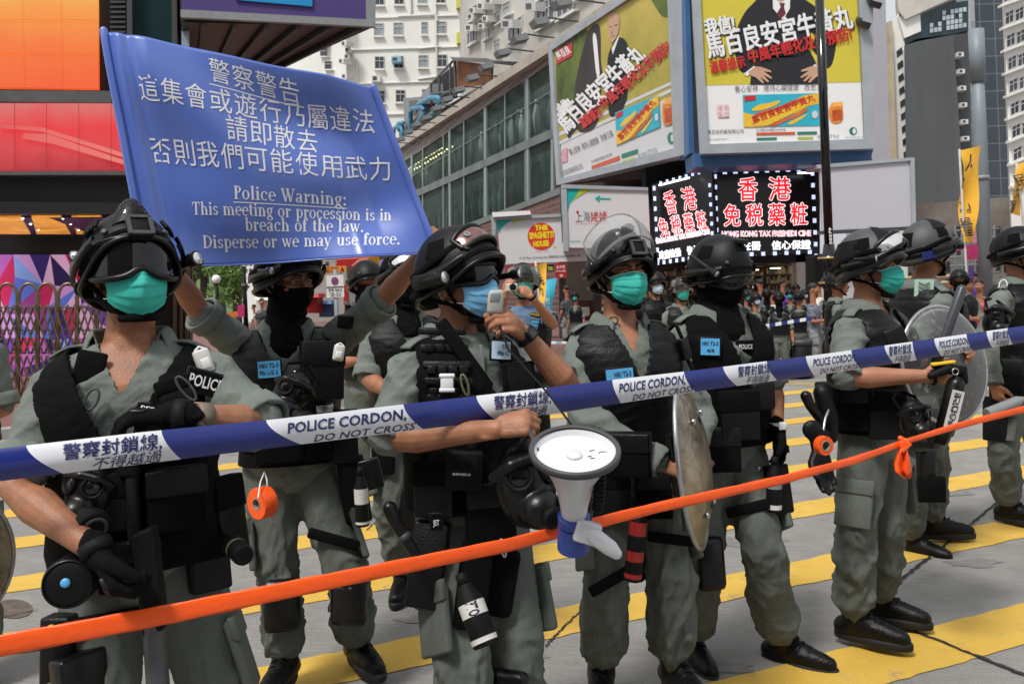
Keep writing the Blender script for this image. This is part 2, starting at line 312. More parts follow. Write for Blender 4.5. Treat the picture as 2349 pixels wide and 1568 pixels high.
# --- left building with its screens
M['cladding'] = mat('cladding', (.012,.012,.013), .4, .2, 3); M['facade_glass'] = mat('facade_glass', (.012,.04,.045), .12, .5, .5, spec=.6)
M['trimgrey'] = mat('trimgrey', (.10,.10,.105), .45, .15, 4)
def screen(name, stops, axis, noise_s=1.2, stren=.9, mix=.35, lines=True):
    m = bpy.data.materials.new(name); m.use_nodes = True; n = m.node_tree; p = n.nodes['Principled BSDF']; L = n.links.new; tc = n.nodes.new('ShaderNodeTexCoord'); sp = n.nodes.new('ShaderNodeSeparateXYZ'); L(tc.outputs['Generated'], sp.inputs[0])
    no = n.nodes.new('ShaderNodeTexNoise'); no.inputs['Scale'].default_value = noise_s; no.inputs['Detail'].default_value = 5; L(tc.outputs['Object'], no.inputs[0])
    ad = n.nodes.new('ShaderNodeMath'); ad.operation = 'MULTIPLY_ADD'; ad.inputs[1].default_value = mix; L(no.outputs[0], ad.inputs[0]); L(sp.outputs[axis], ad.inputs[2]); sb = n.nodes.new('ShaderNodeMath'); sb.operation = 'SUBTRACT'; sb.inputs[1].default_value = mix/2; L(ad.outputs[0], sb.inputs[0])
    rp = n.nodes.new('ShaderNodeValToRGB'); el = rp.color_ramp.elements
    while len(el) < len(stops): el.new(.5)
    for e, (q, c) in zip(el, stops): e.position = q; e.color = (*c, 1)
    L(sb.outputs[0], rp.inputs[0]); col = rp.outputs[0]
    if lines:
        w = n.nodes.new('ShaderNodeTexWave'); w.bands_direction = 'Z'; w.inputs['Scale'].default_value = 9; L(tc.outputs['Object'], w.inputs[0]); mr = n.nodes.new('ShaderNodeMapRange'); mr.inputs[3].default_value = .82; L(w.outputs['Fac'], mr.inputs[0])
        vm = n.nodes.new('ShaderNodeVectorMath'); vm.operation = 'SCALE'; L(col, vm.inputs[0]); L(mr.outputs[0], vm.inputs['Scale']); col = vm.outputs[0]
    p.inputs['Base Color'].default_value = (.02,.02,.02,1); p.inputs['Roughness'].default_value = .5; L(col, p.inputs['Emission Color']); p.inputs['Emission Strength'].default_value = stren; return m
LB = facet(100, 500, 15, EX)
lb = thing('shopping_building', 'black clad corner building with glowing red and orange screens and a folding gate', 'building', LB(100, 900) * 1.0)
make('wall', slab([(-260,-420),(405,-420),(415,20),(412,500),(-260,498)], LB, 4.2, -.25), M['cladding'], lb, False)
make('fascia', slab([(-260,402),(300,398),(405,398),(405,492),(-260,490)], LB, .5, -.1), M['cladding'], lb, False)
o = make('ledge', slab([(-260,393),(405,392),(405,401),(-260,402)], LB, .4, .12), M['trimgrey'], lb, False)
make('ledge', slab([(-260,205),(255,209),(255,236),(-260,230)], LB, .4, -.02), M['trimgrey'], lb, False)
fr = make('led_screen', slab([(-260,-150),(222,-150),(225,203),(-260,198)], LB, .15, -.02), screen('screen_orange', [(0,(.95,.11,.02)),(.28,(.95,.19,.03)),(.5,(.95,.33,.05)),(.68,(.93,.50,.10)),(.85,(.85,.62,.22))], 2, 1.1, .85), lb, False)
tag(fr, 'orange upper screen'); 
for x in (-37, 51, 139): make('panel_joint', slab([(x,-150),(x+.9,-150),(x+1.9,200),(x+1,200)], LB, .01, .0), mat('jointorange', (.5,.12,.02), .5, 0, emit=.7) if 'jointorange' not in bpy.data.materials else bpy.data.materials['jointorange'], fr, False)
for y in (-30, 46, 122): make('panel_joint', slab([(-260,y-4),(222,y),(222,y+.8),(-260,y-3.2)], LB, .01, .0), bpy.data.materials['jointorange'], fr, False)
sc2 = make('led_screen', slab([(-260,236),(290,238),(300,390),(-260,391)], LB, .15, -.02), screen('screen_red', [(0,(.50,.02,.03)),(.3,(.72,.05,.06)),(.6,(.85,.035,.04)),(.8,(.80,.09,.09)),(1,(.72,.16,.15))], 2, 1.6, .85, .5), lb, False); tag(sc2, 'red lower screen')
g = Geo(); patch(g, [(0,286),(95,292),(285,352),(285,362),(95,302),(0,294)], LB, .012); patch(g, [(55,305),(110,308),(285,368),(285,378),(120,330),(50,318)], LB, .014)
for x in (-40, 33, 106, 180, 254): make('panel_joint', slab([(x,237),(x+.9,237),(x+1.5,390),(x+.6,390)], LB, .01, .016), mat('jointred', (.20,.012,.015), .5, 0, emit=.3) if 'jointred' not in bpy.data.materials else bpy.data.materials['jointred'], sc2, False)
make('screen_picture', g, screen('screen_pink', [(0,(.8,.09,.09)),(1,(.85,.2,.17))], 0, 2, .85), sc2, False)
g = Geo(); 
for i in range(26): y = -95 + i*11.4; g.prism([LB(255,y,.0), LB(290,y,.0), LB(290,y+5,.0), LB(255,y+5,.0)], LB.n*.12)
make('louvre', g, M['dgrey'], lb, False)
make('glass_panel', slab([(297,-200),(392,-200),(396,330),(300,330)], LB, .1, .06), M['facade_glass'], lb, False)
for x in (290, 393): make('pilaster', slab([(x,-200),(x+12,-200),(x+14,395),(x+2,395)], LB, .3, .25), M['dgrey'], lb, False)
zs = LB(100, 492).z                      # soffit of the recessed entrance
LBK = facet(100, 590, 19.6, EX)
sp_ = [G(x, y, zs) for x, y in ((-260,488),(405,492))]; inn = V((-.27,.96,0))*4.6
make('soffit', Geo().prism([sp_[0], sp_[1], sp_[1]+inn, sp_[0]+inn], V((0,0,.2))), M['cladding'], lb, False)
M['amber'] = mat('amber', (.85,.38,.03), .5, .5, 2.5, emit=.8, col2=(.35,.12,.01)); M['spot'] = mat('spot', (1,.95,.85), .5, 0, emit=4)
for i in range(7):
    x = -140 + i*92; q = [(x+28,497),(x+96,497),(x+118,537),(x+40,537)]
    make('ceiling_light', Geo().prism([G(a, b, zs-.03) for a, b in q], V((0,0,.02))), M['amber'], lb, False)
    g = Geo(); 
    for k in range(3): make('spotlight', Geo().ell(G(x+8+k*18, 500+k*13, zs-.02), .025, .025, .025, n=8, m=6), M['spot'], lb)
make('back_wall', slab([(-260,520),(440,520),(440,960),(-260,990)], LBK, .3, -.05), M['cladding'], lb, False)
gw = make('screen_wall', slab([(-260,584),(262,584),(262,940),(-260,960)], LBK, .05, .0), mat('scr', (.02,.02,.05), .4, 0), lb, False)
cols = [(.07,.025,.30),(.03,.015,.14),(.40,.10,.42),(.10,.16,.62),(.55,.28,.62),(.50,.02,.10),(.16,.05,.40),(.02,.01,.08),(.22,.34,.75),(.68,.40,.62),(.30,.05,.28)]
cm = [mat('facet', c, .5, .15, .8, emit=.4) for c in cols]; g = Geo(); r = random.Random(3); nx, ny = 9, 6; grid = {}
for i in range(nx+1):
    for j in range(ny+1): grid[i, j] = (-110 + i*44 + (22 if j % 2 else 0) + r.uniform(-12,12), 584 + j*62 + (r.uniform(-14,14) if 0 < j < ny else 0))
for i in range(nx):
    for j in range(ny):
        a, b, c, d = grid[i,j], grid[i+1,j], grid[i+1,j+1], grid[i,j+1]
        for t in ((a,b,c),(a,c,d)) if (i+j) % 2 else ((a,b,d),(b,c,d)): g.cm = r.randrange(len(cols)); patch(g, t, LBK, .03)
make('screen_facets', g, cm, gw, False)
make('column', slab([(394,500),(432,500),(438,960),(394,960)], Plane(LBK.p - V((0,.4,0)), LBK.n), .8), M['cladding'], lb, False)
g = Geo()
for x in (402, 416, 428): g.tube([LBK(x, 520, .5), LBK(x, 950, .5)], .05, 8)
make('bronze_pole', g, mat('bronze', (.10,.07,.04), .35, .2, 5, metal=.6), lb)
# projecting canopy with a purple board on its face
zc = 6.4; pc = [G(x, y, zc) for x, y in ((414,52),(861,61),(622,167),(430,170))]
cn = thing('canopy_board', 'purple advertising board with a bright blue strip on the face of a dark overhead canopy', 'billboard', pc[0])
make('canopy', Geo().prism(pc, V((0,0,4))), M['cladding'], cn, False)
CP = Plane(pc[0], (pc[1]-pc[0]).cross(V((0,0,1)))); 
make('board', slab([(416,-60),(846,-60),(838,45),(416,22)], CP, .06, .12), mat('purple', (.055,.030,.17), .5, .1, 1), cn, False)
make('stripe', slab([(540,-60),(716,-60),(716,15.5),(560,2),(540,0)], CP, .03, .16), mat('brightblue', (.0,.22,.52), .5, .05, 1), cn, False)
make('frame', slab([(414,22),(838,45),(861,44),(861,62),(414,40)], CP, .1, .14), M['grey'], cn, False); make('frame', slab([(839,-60),(863,-60),(861,44),(839,45)], CP, .1, .13), M['grey'], cn, False)
g = Geo(); 
for k in range(6): a = pc[0].lerp(pc[1], .1+.16*k); b = pc[3].lerp(pc[2], .1+.16*k); g.prism([a, a+V((.09,0,0)), b+V((.09,0,0)), b], V((0,0,-.08)))
make('soffit_rib', g, M['dgrey'], cn, False)
make('side_glass', slab([(416,48),(434,48),(434,125),(416,105)], Plane(pc[0]+V((0,.5,0)), LB.n), .05), mat('skyglass', (.35,.42,.5), .1, .3, 1), cn, False)  # bluish white reflection put into the base colour of the glass
# folding lattice gate
GT = facet(100, 800, 14.4, EX)
gate = thing('folding_gate', 'bronze folding lattice gate with arched tops in front of the coloured screen wall', 'gate', GT(100, 925))
M['bronze2'] = mat('bronze2', (.20,.15,.10), .35, .2, 8, metal=.7)
for k in range(-2, 6):
    x = -5 + k*45 + (k % 2)*4; pts = [GT(x-2, 928), GT(x, 700)] + [GT(x + 22 - 22*math.cos(a), 680 - 30*math.sin(a)) for a in np.linspace(0, math.pi, 9)] + [GT(x+44, 700), GT(x+44, 926)]
    make('arch_bar', Geo().tube(pts, .026, 8), M['bronze2'], gate)
g = Geo(); 
for k in range(-8, 18):
    x = k*15.5
    for s in (1, -1): 
        for y0 in (700, 815): g.tube([GT(x, y0, .05*s), GT(x + s*36, y0+110, .05*s)], .016, 6)
make('lattice', g, M['bronze2'], gate); g = Geo()
for y in (705, 757, 808, 860, 912): g.tube([GT(-120, y, .0), GT(262, y, .0)], .012, 6)
make('cross_rail', g, M['dmetal'], gate)

# --- unseen building behind the viewer, added to darken reflections and block low sky
bk = thing('unseen_building', 'dark office front across the road behind the viewer', 'building', (-6,-30,0)); make('wall', Geo().aab((-42,-46,0),(14,-30,30)), mat('backwall', (.10,.10,.105), .6, 0, .15, col2=(.22,.21,.20)), bk, False); make('shopfront', Geo().aab((-40,-30.3,.2),(12,-30,5)), mat('backglass', (.03,.04,.045), .2, .5, .4), bk, False)
# --- apartment blocks beyond
M['render'] = mat('render', (.66,.65,.60), .8, 0, .12, .2, 5, col2=(.80,.79,.75)); M['render2'] = mat('render2', (.40,.37,.33), .85, 0, .2, .2, 5, col2=(.58,.55,.50)); M['winframe'] = mat('winframe', (.5,.5,.5), .5, .1, 5); M['windark'] = mat('windark', (.04,.048,.055), .12, .6, .7); M['winpale'] = mat('winpale', (.25,.28,.30), .25, .4, .9); M['rust'] = mat('rust', (.28,.10,.03), .8, 0, 1.2, .2, 10, col2=(.16,.06,.025)); M['pipe_blue'] = mat('pipe_blue', (.05,.22,.36), .45, .2, 3); M['void'] = mat('void', (.006,.006,.007), .8, .2, 3)
def window(par, surf, x, y, w, h, pane, cols=2, skew=0., off=0., sill=True):
    q = lambda a, b: (x + a*w, y + b*h + a*skew*w)
    f = Geo(); t = .055
    for a0, a1, b0, b1 in [(-.5,.5,-.5,-.5+t*1.3),(-.5,.5,.5-t*1.3,.5),(-.5,-.5+t,-.44,.44),(.5-t,.5,-.44,.44)] + [(-.5 + (k/cols) - t*.35, -.5 + (k/cols) + t*.35, -.44, .44) for k in range(1, cols)] + [(-.44,.44,-.16,-.11)]:
        f.prism([surf(*q(a0,b0), off+.09), surf(*q(a1,b0), off+.09), surf(*q(a1,b1), off+.09), surf(*q(a0,b1), off+.09)], surf.n*-.1)
    o = make('window', f, M['winframe'], par, False)
    make('pane', slab([q(-.5,-.5), q(.5,-.5), q(.5,.5), q(-.5,.5)], surf, .04, off+.035), pane, o, False)
    if sill: make('sill', slab([q(-.58,.5), q(.58,.5), q(.58,.57), q(-.58,.57)], surf, .3, off+.28), M['render'], o, False)
    return o
def aircon(par, surf, x, y, w, h, m=None, out=.6, off=0.):
    o = make('air_conditioner', slab([(x-w/2,y-h/2),(x+w/2,y-h/2),(x+w/2,y+h/2),(x-w/2,y+h/2)], surf, out, off+out), m or M['offwhite'], par, False)
    make('grille', slab([(x-w*.38,y-h*.3),(x+w*.1,y-h*.3),(x+w*.1,y+h*.3),(x-w*.38,y+h*.3)], surf, .03, off+out+.02), M['dgrey'], o, False); return o
A1 = frontal(80); A1L = facet(790, 200, 80, V((-1,.9,0)).normalized())
ap = thing('apartment_building', 'tall cream rendered apartment block with small windows behind the blue banner', 'building', W(920, 690, 80))
make('wall', slab([(788,-250),(1050,-250),(1062,660),(800,660)], A1, 12), M['render'], ap, False)
make('wing', slab([(600,-250),(790,-250),(800,660),(560,660)], A1L, 8), M['render'], ap, False)
r = random.Random(5)
for yr, xs in ((-4,(870,915,968,1010)),(66,(868,913,973,1012)),(142,(870,914,970,1014)),(220,(872,918,978,1016)),(300,(880,925,980,1020))):
    for x in xs: window(ap, A1, x, yr + (x-940)*-.03, 22 if x != 973 else 14, 30, M['windark'] if yr == 220 and x < 930 else r.choice([M['winpale'], M['windark']]), 2)
for x, y in ((742,120),(752,150),(735,190),(752,215)): window(ap, A1L, x, y, 17, 20, M['windark'], 1)
aircon(ap, A1, 908, 136, 22, 12, mat('acblue', (.25,.45,.55), .4, .1, 3), 1.); aircon(ap, A1, 862, 180, 20, 15, None, .8)
for x, y in ((788,100),(789,175),(797,115),(795,130),(782,140),(735,95),(780,35)): aircon(ap, A1L if x < 790 else A1, x, y, 12, 11, None, .9)
g = Geo()
for pts in ([(818,140),(822,260)],[(998,-50),(1002,180)],[(915,38),(1000,34),(1003,48)],[(960,112),(1008,108)],[(960,182),(1006,176)],[(940,-50),(943,32)]): make('drain_pipe', Geo().tube([A1(x, y, .12) for x, y in pts], .11, 6), M['offwhite'], ap)
for y in (40, 112, 190, 262): make('ledge', slab([(790,y+2),(1050,y-6),(1050,y-3.5),(790,y+4.5)], A1, .3, .15), M['render'], ap, False)
A2 = Plane(W(1300, 100, 40) + V((2.5,.8,0)), DX.cross(V((0,0,1))))
a2 = thing('apartment_building', 'weathered grey residential block with window air conditioners above the brick band', 'building', A2(1200, 640))
make('wall', slab([(1050,-400),(1530,-400),(1530,400),(1062,600)], A2, 2.5), M['render2'], a2, False)
for (x, y, w, h, c) in ((1083,30,22,30,2),(1105,28,16,26,1),(1080,78,20,44,3),(1112,72,14,36,2),(1180,66,34,44,3),(1250,28,42,56,3),(1295,5,40,60,3),(1138,105,12,30,2),(1232,-20,20,40,2),(1330,-40,40,60,3),(1160,20,16,30,1),(1140,40,14,28,1)): window(a2, A2, x, y, w, h, M['windark'] if w > 16 else M['winpale'], c, -.62)
for (x, y, w, h) in ((1082,24,14,14),(1102,14,16,16),(1112,43,14,14),(1075,64,18,15),(1103,60,14,12),(1162,55,26,20),(1215,15,26,22),(1078,38,14,12),(1120,2,16,14)): aircon(a2, A2, x, y, w, h, M['winframe'] if w > 20 else None, .7)
make('balcony_end', slab([(1046,-60),(1058,-60),(1058,17),(1046,19)], A1, 3, .5), mat('limeyellow', (.55,.52,.08), .6, .1, 1), ap, False); make('balcony_end', slab([(1047,75),(1058,73),(1058,98),(1047,101)], A1, 3, .5), bpy.data.materials['limeyellow'], ap, False)
# --- mall with brick band and glass front
def brickmat(name, c1, c2, mo, sc, ang, bw=.5, rh=.25):
    m = mat(name, c1, .8, 0); n = m.node_tree; L = n.links.new; tc = n.nodes.new('ShaderNodeTexCoord'); mp = n.nodes.new('ShaderNodeMapping'); mp.inputs['Rotation'].default_value = (0,0,-ang); L(tc.outputs['Object'], mp.inputs[0])
    sx = n.nodes.new('ShaderNodeSeparateXYZ'); L(mp.outputs[0], sx.inputs[0]); cx = n.nodes.new('ShaderNodeCombineXYZ'); L(sx.outputs[0], cx.inputs[0]); L(sx.outputs[2], cx.inputs[1])
    br = n.nodes.new('ShaderNodeTexBrick'); br.inputs['Scale'].default_value = sc; br.inputs['Color1'].default_value = (*c1,1); br.inputs['Color2'].default_value = (*c2,1); br.inputs['Mortar'].default_value = (*mo,1); br.inputs['Mortar Size'].default_value = .025; br.inputs['Brick Width'].default_value = bw; br.inputs['Row Height'].default_value = rh
    L(cx.outputs[0], br.inputs['Vector']); L(br.outputs[0], n.nodes['Principled BSDF'].inputs['Base Color']); return m
DANG = math.atan2(DX.y, DX.x)
M['bandbrick'] = brickmat('bandbrick', (.22,.19,.17), (.15,.125,.115), (.30,.27,.24), .8, DANG, 1.2, .28); M['lowbrick'] = brickmat('lowbrick', (.15,.075,.065), (.11,.055,.05), (.2,.13,.11), 1., DANG, 1., .22)
M['concrete_old'] = mat('concrete_old', (.34,.30,.25), .85, 0, .5, .2, 6, col2=(.48,.43,.37))
MP = Plane(W(1590, 400, 24), DX.cross(V((0,0,1))))
ml = thing('shopping_mall', 'long mall front with a slanting brick band over a dark glass wall beside the billboards', 'building', MP(1280, 640))
make('wall', slab([(1640,-90),(1640,-60),(880,386+9),(880,360)], MP, 1.0), M['bandbrick'], ml, False) if False else None
make('wall', slab([(1640,-126),(880,363),(880,402),(1261,146),(1640,-108)], MP, 1.2, .0), M['bandbrick'], ml, False)
make('cornice', slab([(1640,-160),(880,350),(880,364),(1640,-126)], MP, 1.4, .35), M['concrete_old'], ml, False)
make('wall', slab([(880,600),(1292,424),(1292,760),(880,760)], MP, 1.0), M['lowbrick'], ml, False)
IN = Plane(MP.p - MP.n*3.2, MP.n)
make('interior', slab([(880,330),(1330,60),(1330,520),(880,640)], IN, .2), mat('interior', (.02,.024,.022), .8, 0, 1.6, col2=(.16,.17,.155), stretch=(1,1,.6)), ml, False)
for (a, b, t) in (((880,470),(1290,284),14),((880,588),(1290,428),10)): make('beam', slab([a, b, (b[0], b[1]+t*1.5), (a[0], a[1]+t)], MP, 1.2, .05), mat('beamgrey', (.15,.175,.165), .6, .15, 1), ml, False)
for x, yt, yb in ((942,358,572),(1028,302,536),(1110,248,502),(1206,183,462),(1262,146,440)):
    make('mullion', slab([(x,yt),(x+3+(x-940)*.008,yt-2),(x+4+(x-940)*.008,yb),(x+1,yb)], MP, .12, .02), mat('mullion', (.20,.25,.25), .3, .1, 1) if 'mullion' not in bpy.data.materials else bpy.data.materials['mullion'], ml, False)
for i in range(6):          # fine glazing bars
    x = 968 + i*47; yt = 402 - (x-880)*.672; yb = 588 - (x-880)*.394; make('glazing_bar', slab([(x,yt),(x+1.6,yt-1),(x+1.6,yb),(x,yb)], MP, .06, .01), bpy.data.materials['mullion'], ml, False)
for f in (.22,): make('glazing_bar', slab([(880,402+186*f),(1262,146+291*f),(1262,147.4+291*f),(880,403.2+186*f)], MP, .06, .012), bpy.data.materials['mullion'], ml, False)
M['mallglass'] = clear('mallglass', (.70,.80,.77), .05, .015, 0, .10)
make('glass_front', slab([(880,402),(1262,146),(1276,432),(880,588)], MP, .03, -.06), M['mallglass'], ml, False)
M['bulb'] = mat('bulb', (1,.72,.38), .5, 0, emit=3.2); BP = Plane(MP.p - MP.n*1.2, MP.n)
bulb = None
for rw, (a, b, k) in enumerate((((934,376),(994,339),11),((936,386),(1013,339),14),((938,397),(1037,336),17))):
    for i in range(k):
        t = i/(k-1); p = BP(a[0]+(b[0]-a[0])*t, a[1]+(b[1]-a[1])*t + .8*math.sin(i*2.1))
        if bulb is None: bulb = make('ceiling_bulb', Geo().ell(p, .065, .065, .065, n=8, m=6), M['bulb'], ml); b0 = p
        else: c = bulb.copy(); COL.objects.link(c); c.parent = ml; c.location = bulb.location + (p - b0)
IP = Plane(MP.p - MP.n*2.2, MP.n); r = random.Random(11); g = Geo()     # shoppers' shapes and goods far behind the glass
for i in range(90):
    x = r.uniform(940,1270); lo = r.random() < .5; yb = (470 - (x-880)*.454 if lo else 590 - (x-880)*.39) - r.uniform(2,12); s = .5 + (x-940)/900; g.cm = r.randrange(4); q = IP(x, yb); g.tube([q, q+V((0,0,.8)), q+V((.03,0,1.3))], [.16,.2,.1], 7); g.ell(q+V((.03,0,1.5)), .1, .11, .14, n=8, m=6)
oi = make('onlookers', g, [mat('crowdtone', c, .8, .3, 2) for c in ((.05,.05,.055),(.16,.14,.12),(.40,.42,.42),(.09,.12,.12))], ml); oi['kind'] = 'stuff'
# floodlights on arms
M['lampbody'] = mat('lampbody', (.06,.06,.06), .5, .2, 5)
for (lx, ly, rx, ry) in ((1568,0,1800,25),(1430,125,1632,150),(1285,238,1480,260),(1165,345,1350,355),(1050,432,1226,447),(948,508,1118,523),(850,592,1015,603),(768,655,926,667),(690,718,846,728),(618,782,766,790),(556,828,690,838),(486,880,630,885),(428,930,570,935),(408,970,516,975),(1330,405,1400,470)):
    L0 = (776.6+lx*.3386, ly*.3386); R0 = (776.6+rx*.3386, ry*.3386)
    if rx-lx < 100: continue
    b = MP(*R0, .02); Lx = 1.35; e = b + MP.n*Lx + V((0,0,.10))
    t = thing('floodlight', 'black floodlight on a thin arm reaching out from the brick band', 'floodlight', b, 'floodlights along the brick band')
    make('arm', Geo().tube([b, e], .035, 8), M['lampbody'], t)
    g = Geo(); dn = V((0,0,-1)); g.prism([e + DX*.3 + dn*.05, e - DX*.3 + dn*.05, e - DX*.3 - MP.n*.12 + dn*.26, e + DX*.3 - MP.n*.12 + dn*.26], MP.n*.5 + V((0,0,-.12))); make('lamp_head', g, M['grey'], t, False)
    make('bracket', Geo().tube([e + DX*.18, e + DX*.18 + dn*.12, e - DX*.18 + dn*.12, e - DX*.18], .02, 6), M['lampbody'], t)
# rooftop shed and blue pipes behind the band
RP = Plane(MP.p - MP.n*1.5, MP.n)
sh = thing('rooftop_shed', 'rusty open metal shed standing on the mall roof edge', 'shed', RP(1040, 215))
make('wall', slab([(1042,139),(1128,150),(1126,190),(1046,206)], RP, .1), M['rust'], sh, False); make('roof', slab([(1030,131),(1042,135),(1135,141),(1135,146),(1042,140)], RP, 2.5, .6), M['dmetal'], sh, False)
make('interior', slab([(988,192),(1042,150),(1046,226),(990,236)], RP, .1, -.8), M['void'], sh, False)
g = Geo()
for a, b in (((988,196),(990,240)),((1007,180),(1008,232)),((1032,150),(1034,225)),((1042,138),(1046,222)),((988,194),(1042,137)),((990,215),(1034,212)),((1008,225),(1034,206))): g.tube([RP(*a, .3), RP(*b, .3)], .09, 6)
make('frame', g, M['dmetal'], sh); make('panel', slab([(965,222),(988,192),(990,236),(968,240)], RP, 1.0, .1), M['grey'], sh, False)
tk = thing('roof_tank', 'grey sheet metal housing beside blue pipes on the mall roof', 'housing', RP(945, 290)); make('housing', slab([(924,226),(965,222),(968,262),(940,280),(928,300)], RP, 1.2, .2), M['grey'], tk, False); make('hatch', slab([(938,232),(955,230),(956,258),(940,268)], RP, .05, .25), M['dmetal'], tk, False)
for k, pts in enumerate(([(986,268),(1008,240),(1008,226),(990,224),(960,240),(955,252)],[(942,312),(941,258),(946,250),(970,246),(974,256),(958,282)],[(900,330),(903,296),(912,290),(922,292),(922,314)],[(915,298),(914,284),(924,282)])): tag(make('water_pipe', Geo().tube([RP(x, y, .6) for x, y in pts], .19, 10), M['pipe_blue']), ['bright blue pipe bending beside the rusty roof shed','bright blue pipe looped against the grey metal housing','pale blue pipe elbow lowest on the roof edge by the banner','short blue pipe stub above the lowest elbow'][k], 'pipe', 'blue roof pipes')
# ================================================================ BILLBOARDS, SIGNS, SHOPS
def flat(name, polys, surf, m, par, off, **k):
    g = Geo()
    if len(polys) > 1 and name != 'features':
        for p in polys[1:]: flat(name, [p], surf, m, par, off + .0015)
        polys = polys[:1]
    for p in polys: patch(g, p, surf, off)
    o = make(name, g, m, par, False); return o
def words(name, items, surf, m, par, off):
    """items: (text, start, end, height px, bold[, shear])"""
    g = Geo()
    for it in items: write(g, it[0], it[1], it[2], it[3], surf, off, it[4] if len(it) > 4 else 0, it[5] if len(it) > 5 else 0)
    return make(name, g, m, par, False)
def soft(p, n=6):    # rounded outline through points (closed, quadratic)
    out = []; k = len(p)
    for i in range(k):
        a = ((p[i-1][0]+p[i][0])/2, (p[i-1][1]+p[i][1])/2); b = ((p[i][0]+p[(i+1)%k][0])/2, (p[i][1]+p[(i+1)%k][1])/2)
        for j in range(n): t = j/n; out.append(tuple((1-t)**2*a[q] + 2*t*(1-t)*p[i][q] + t*t*b[q] for q in (0,1)))
    return out
M['sheet'] = mat('sheet', (.62,.62,.63), .5, .03, 1); M['sheetwhite'] = mat('sheetwhite', (.80,.80,.80), .5, .03, 1); M['redink'] = mat('redink', (.55,.015,.015), .5, 0); M['greenink'] = mat('greenink', (.01,.20,.13), .5, 0); M['tealink'] = mat('tealink', (.0,.38,.36), .5, 0); M['limeink'] = mat('limeink', (.40,.50,.03), .5, 0); M['suit'] = mat('suit', (.010,.011,.016), .7, .2, 4); M['face'] = mat('face', (.55,.33,.22), .6, .12, 3); M['orangeink'] = mat('orangeink', (.70,.22,.02), .5, .3, 4); M['bluebox'] = mat('bluebox', (.02,.42,.55), .5, .12, 2); M['wordwhite'] = mat('wordwhite', (.82,.82,.82), .5, 0); M['greyink'] = mat('greyink', (.12,.12,.13), .5, 0); M['frame_grey'] = mat('frame_grey', (.34,.37,.40), .45, .12, 1.5, .05, 6); M['boardblue'] = mat('boardblue', (.035,.12,.30), .45, .15, 1); M['pinkink'] = mat('pinkink', (.75,.25,.33), .5, 0)
c_ = lambda x, y: (776.6 + .33856*x, .33856*y)          # measured on an enlarged view of the photograph
d_ = lambda x, y: (1553.2 + .33856*x, .33856*y)
CS = lambda L, f: [f(*p) for p in L]
def smallprint(par, surf, f, base, rows):               # the little trade marks along the foot of both posters
    pass
# ---- slanting billboard on the mall front
B1 = Plane(MP.p + MP.n*.5, MP.n)
b1 = thing('billboard', 'slanting billboard with a horse and a bald man in a dark suit on a meadow', 'billboard', B1(1420, 640), 'medicine billboards')
fo = [(1264,104),(1480,-40),(1640,-150),(1577,-60),(1592,356),(1284,428)]
fo = [(1264,106),(1577,-102),(1592,352),(1284,425)]
make('box', slab(fo, B1, .4, -.02), M['frame_grey'], b1, False)
pin = [(1273,116),(1538,-60),(1555,341),(1291,410)]
fr_ = Geo()
for i in range(4): fr_.prism([B1(*fo[i], .0), B1(*fo[(i+1)%4], .0), B1(*pin[(i+1)%4], .0), B1(*pin[i], .0)], B1.n*.14)
make('frame', fr_, M['frame_grey'], b1, False)
po = make('poster', slab(pin, B1, .03, .03), M['sheet'], b1, False)
mead = mat('meadow', (.30,.27,.03), .6, 0, .42, col2=(.58,.45,.10)); n_ = mead.node_tree
flat('meadow', [CS([(1459,330),(1480,320),(2260,-180),(2288,560),(2284,640),(1490,975)], c_)], B1, mead, po, .034)
leafm = mat('leafy', (.03,.07,.015), .7, 0, .9, col2=(.16,.20,.03))
flat('trees_picture', [soft(CS([(1459,325),(1560,270),(1700,170),(1690,330),(1640,400),(1600,640),(1560,800),(1492,900)], c_)), soft(CS([(2080,-60),(2262,-180),(2270,100),(2200,130),(2150,60)], c_))], B1, leafm, po, .038)
flat('fence_picture', [CS([(1490,900),(2284,540),(2284,562),(1490,925)], c_), CS([(1490,960),(2284,585),(2284,610),(1490,985)], c_)], B1, M['sheet'], po, .041)
flat('horse_picture', [soft(CS([(1690,195),(1760,150),(1775,230),(1772,420),(1790,500),(1760,560),(1740,640),(1770,860),(1640,915),(1610,860),(1560,960),(1545,900),(1590,700),(1600,560),(1650,350)], c_))], B1, mat('horse', (.022,.010,.008), .5, .3, 1), po, .045)
flat('horse_blaze', [soft(CS([(1715,225),(1745,225),(1758,380),(1765,470),(1770,510),(1745,520),(1735,420)], c_))], B1, M['sheetwhite'], po, .049)
flat('suit_picture', [soft(CS([(1840,320),(1900,240),(1960,290),(1975,450),(1960,560),(1950,720),(1830,830),(1825,640),(1815,420)], c_))], B1, M['suit'], po, .047)
flat('shirt_picture', [CS([(1848,330),(1893,250),(1903,240),(1856,372)], c_)], B1, M['sheetwhite'], po, .050)
flat('head_picture', [soft(CS([(1822,140),(1835,95),(1875,85),(1905,115),(1903,180),(1890,240),(1850,300),(1835,270),(1822,200)], c_))], B1, M['face'], po, .053)
flat('features', [CS([(1832,182),(1848,178),(1848,184),(1832,188)], c_), CS([(1868,172),(1888,165),(1888,172),(1868,179)], c_), CS([(1845,250),(1868,240),(1868,246),(1847,255)], c_), CS([(1850,205),(1855,230),(1846,233)], c_)], B1, mat('browink', (.10,.05,.035), .6, 0), po, .056)
def fat(name, items, surf, m, par, off, r):
    g = Geo()
    for it in items: fatwrite(g, it[0], it[1], it[2], it[3], surf, off, r)
    return make(name, g, m, par, False)
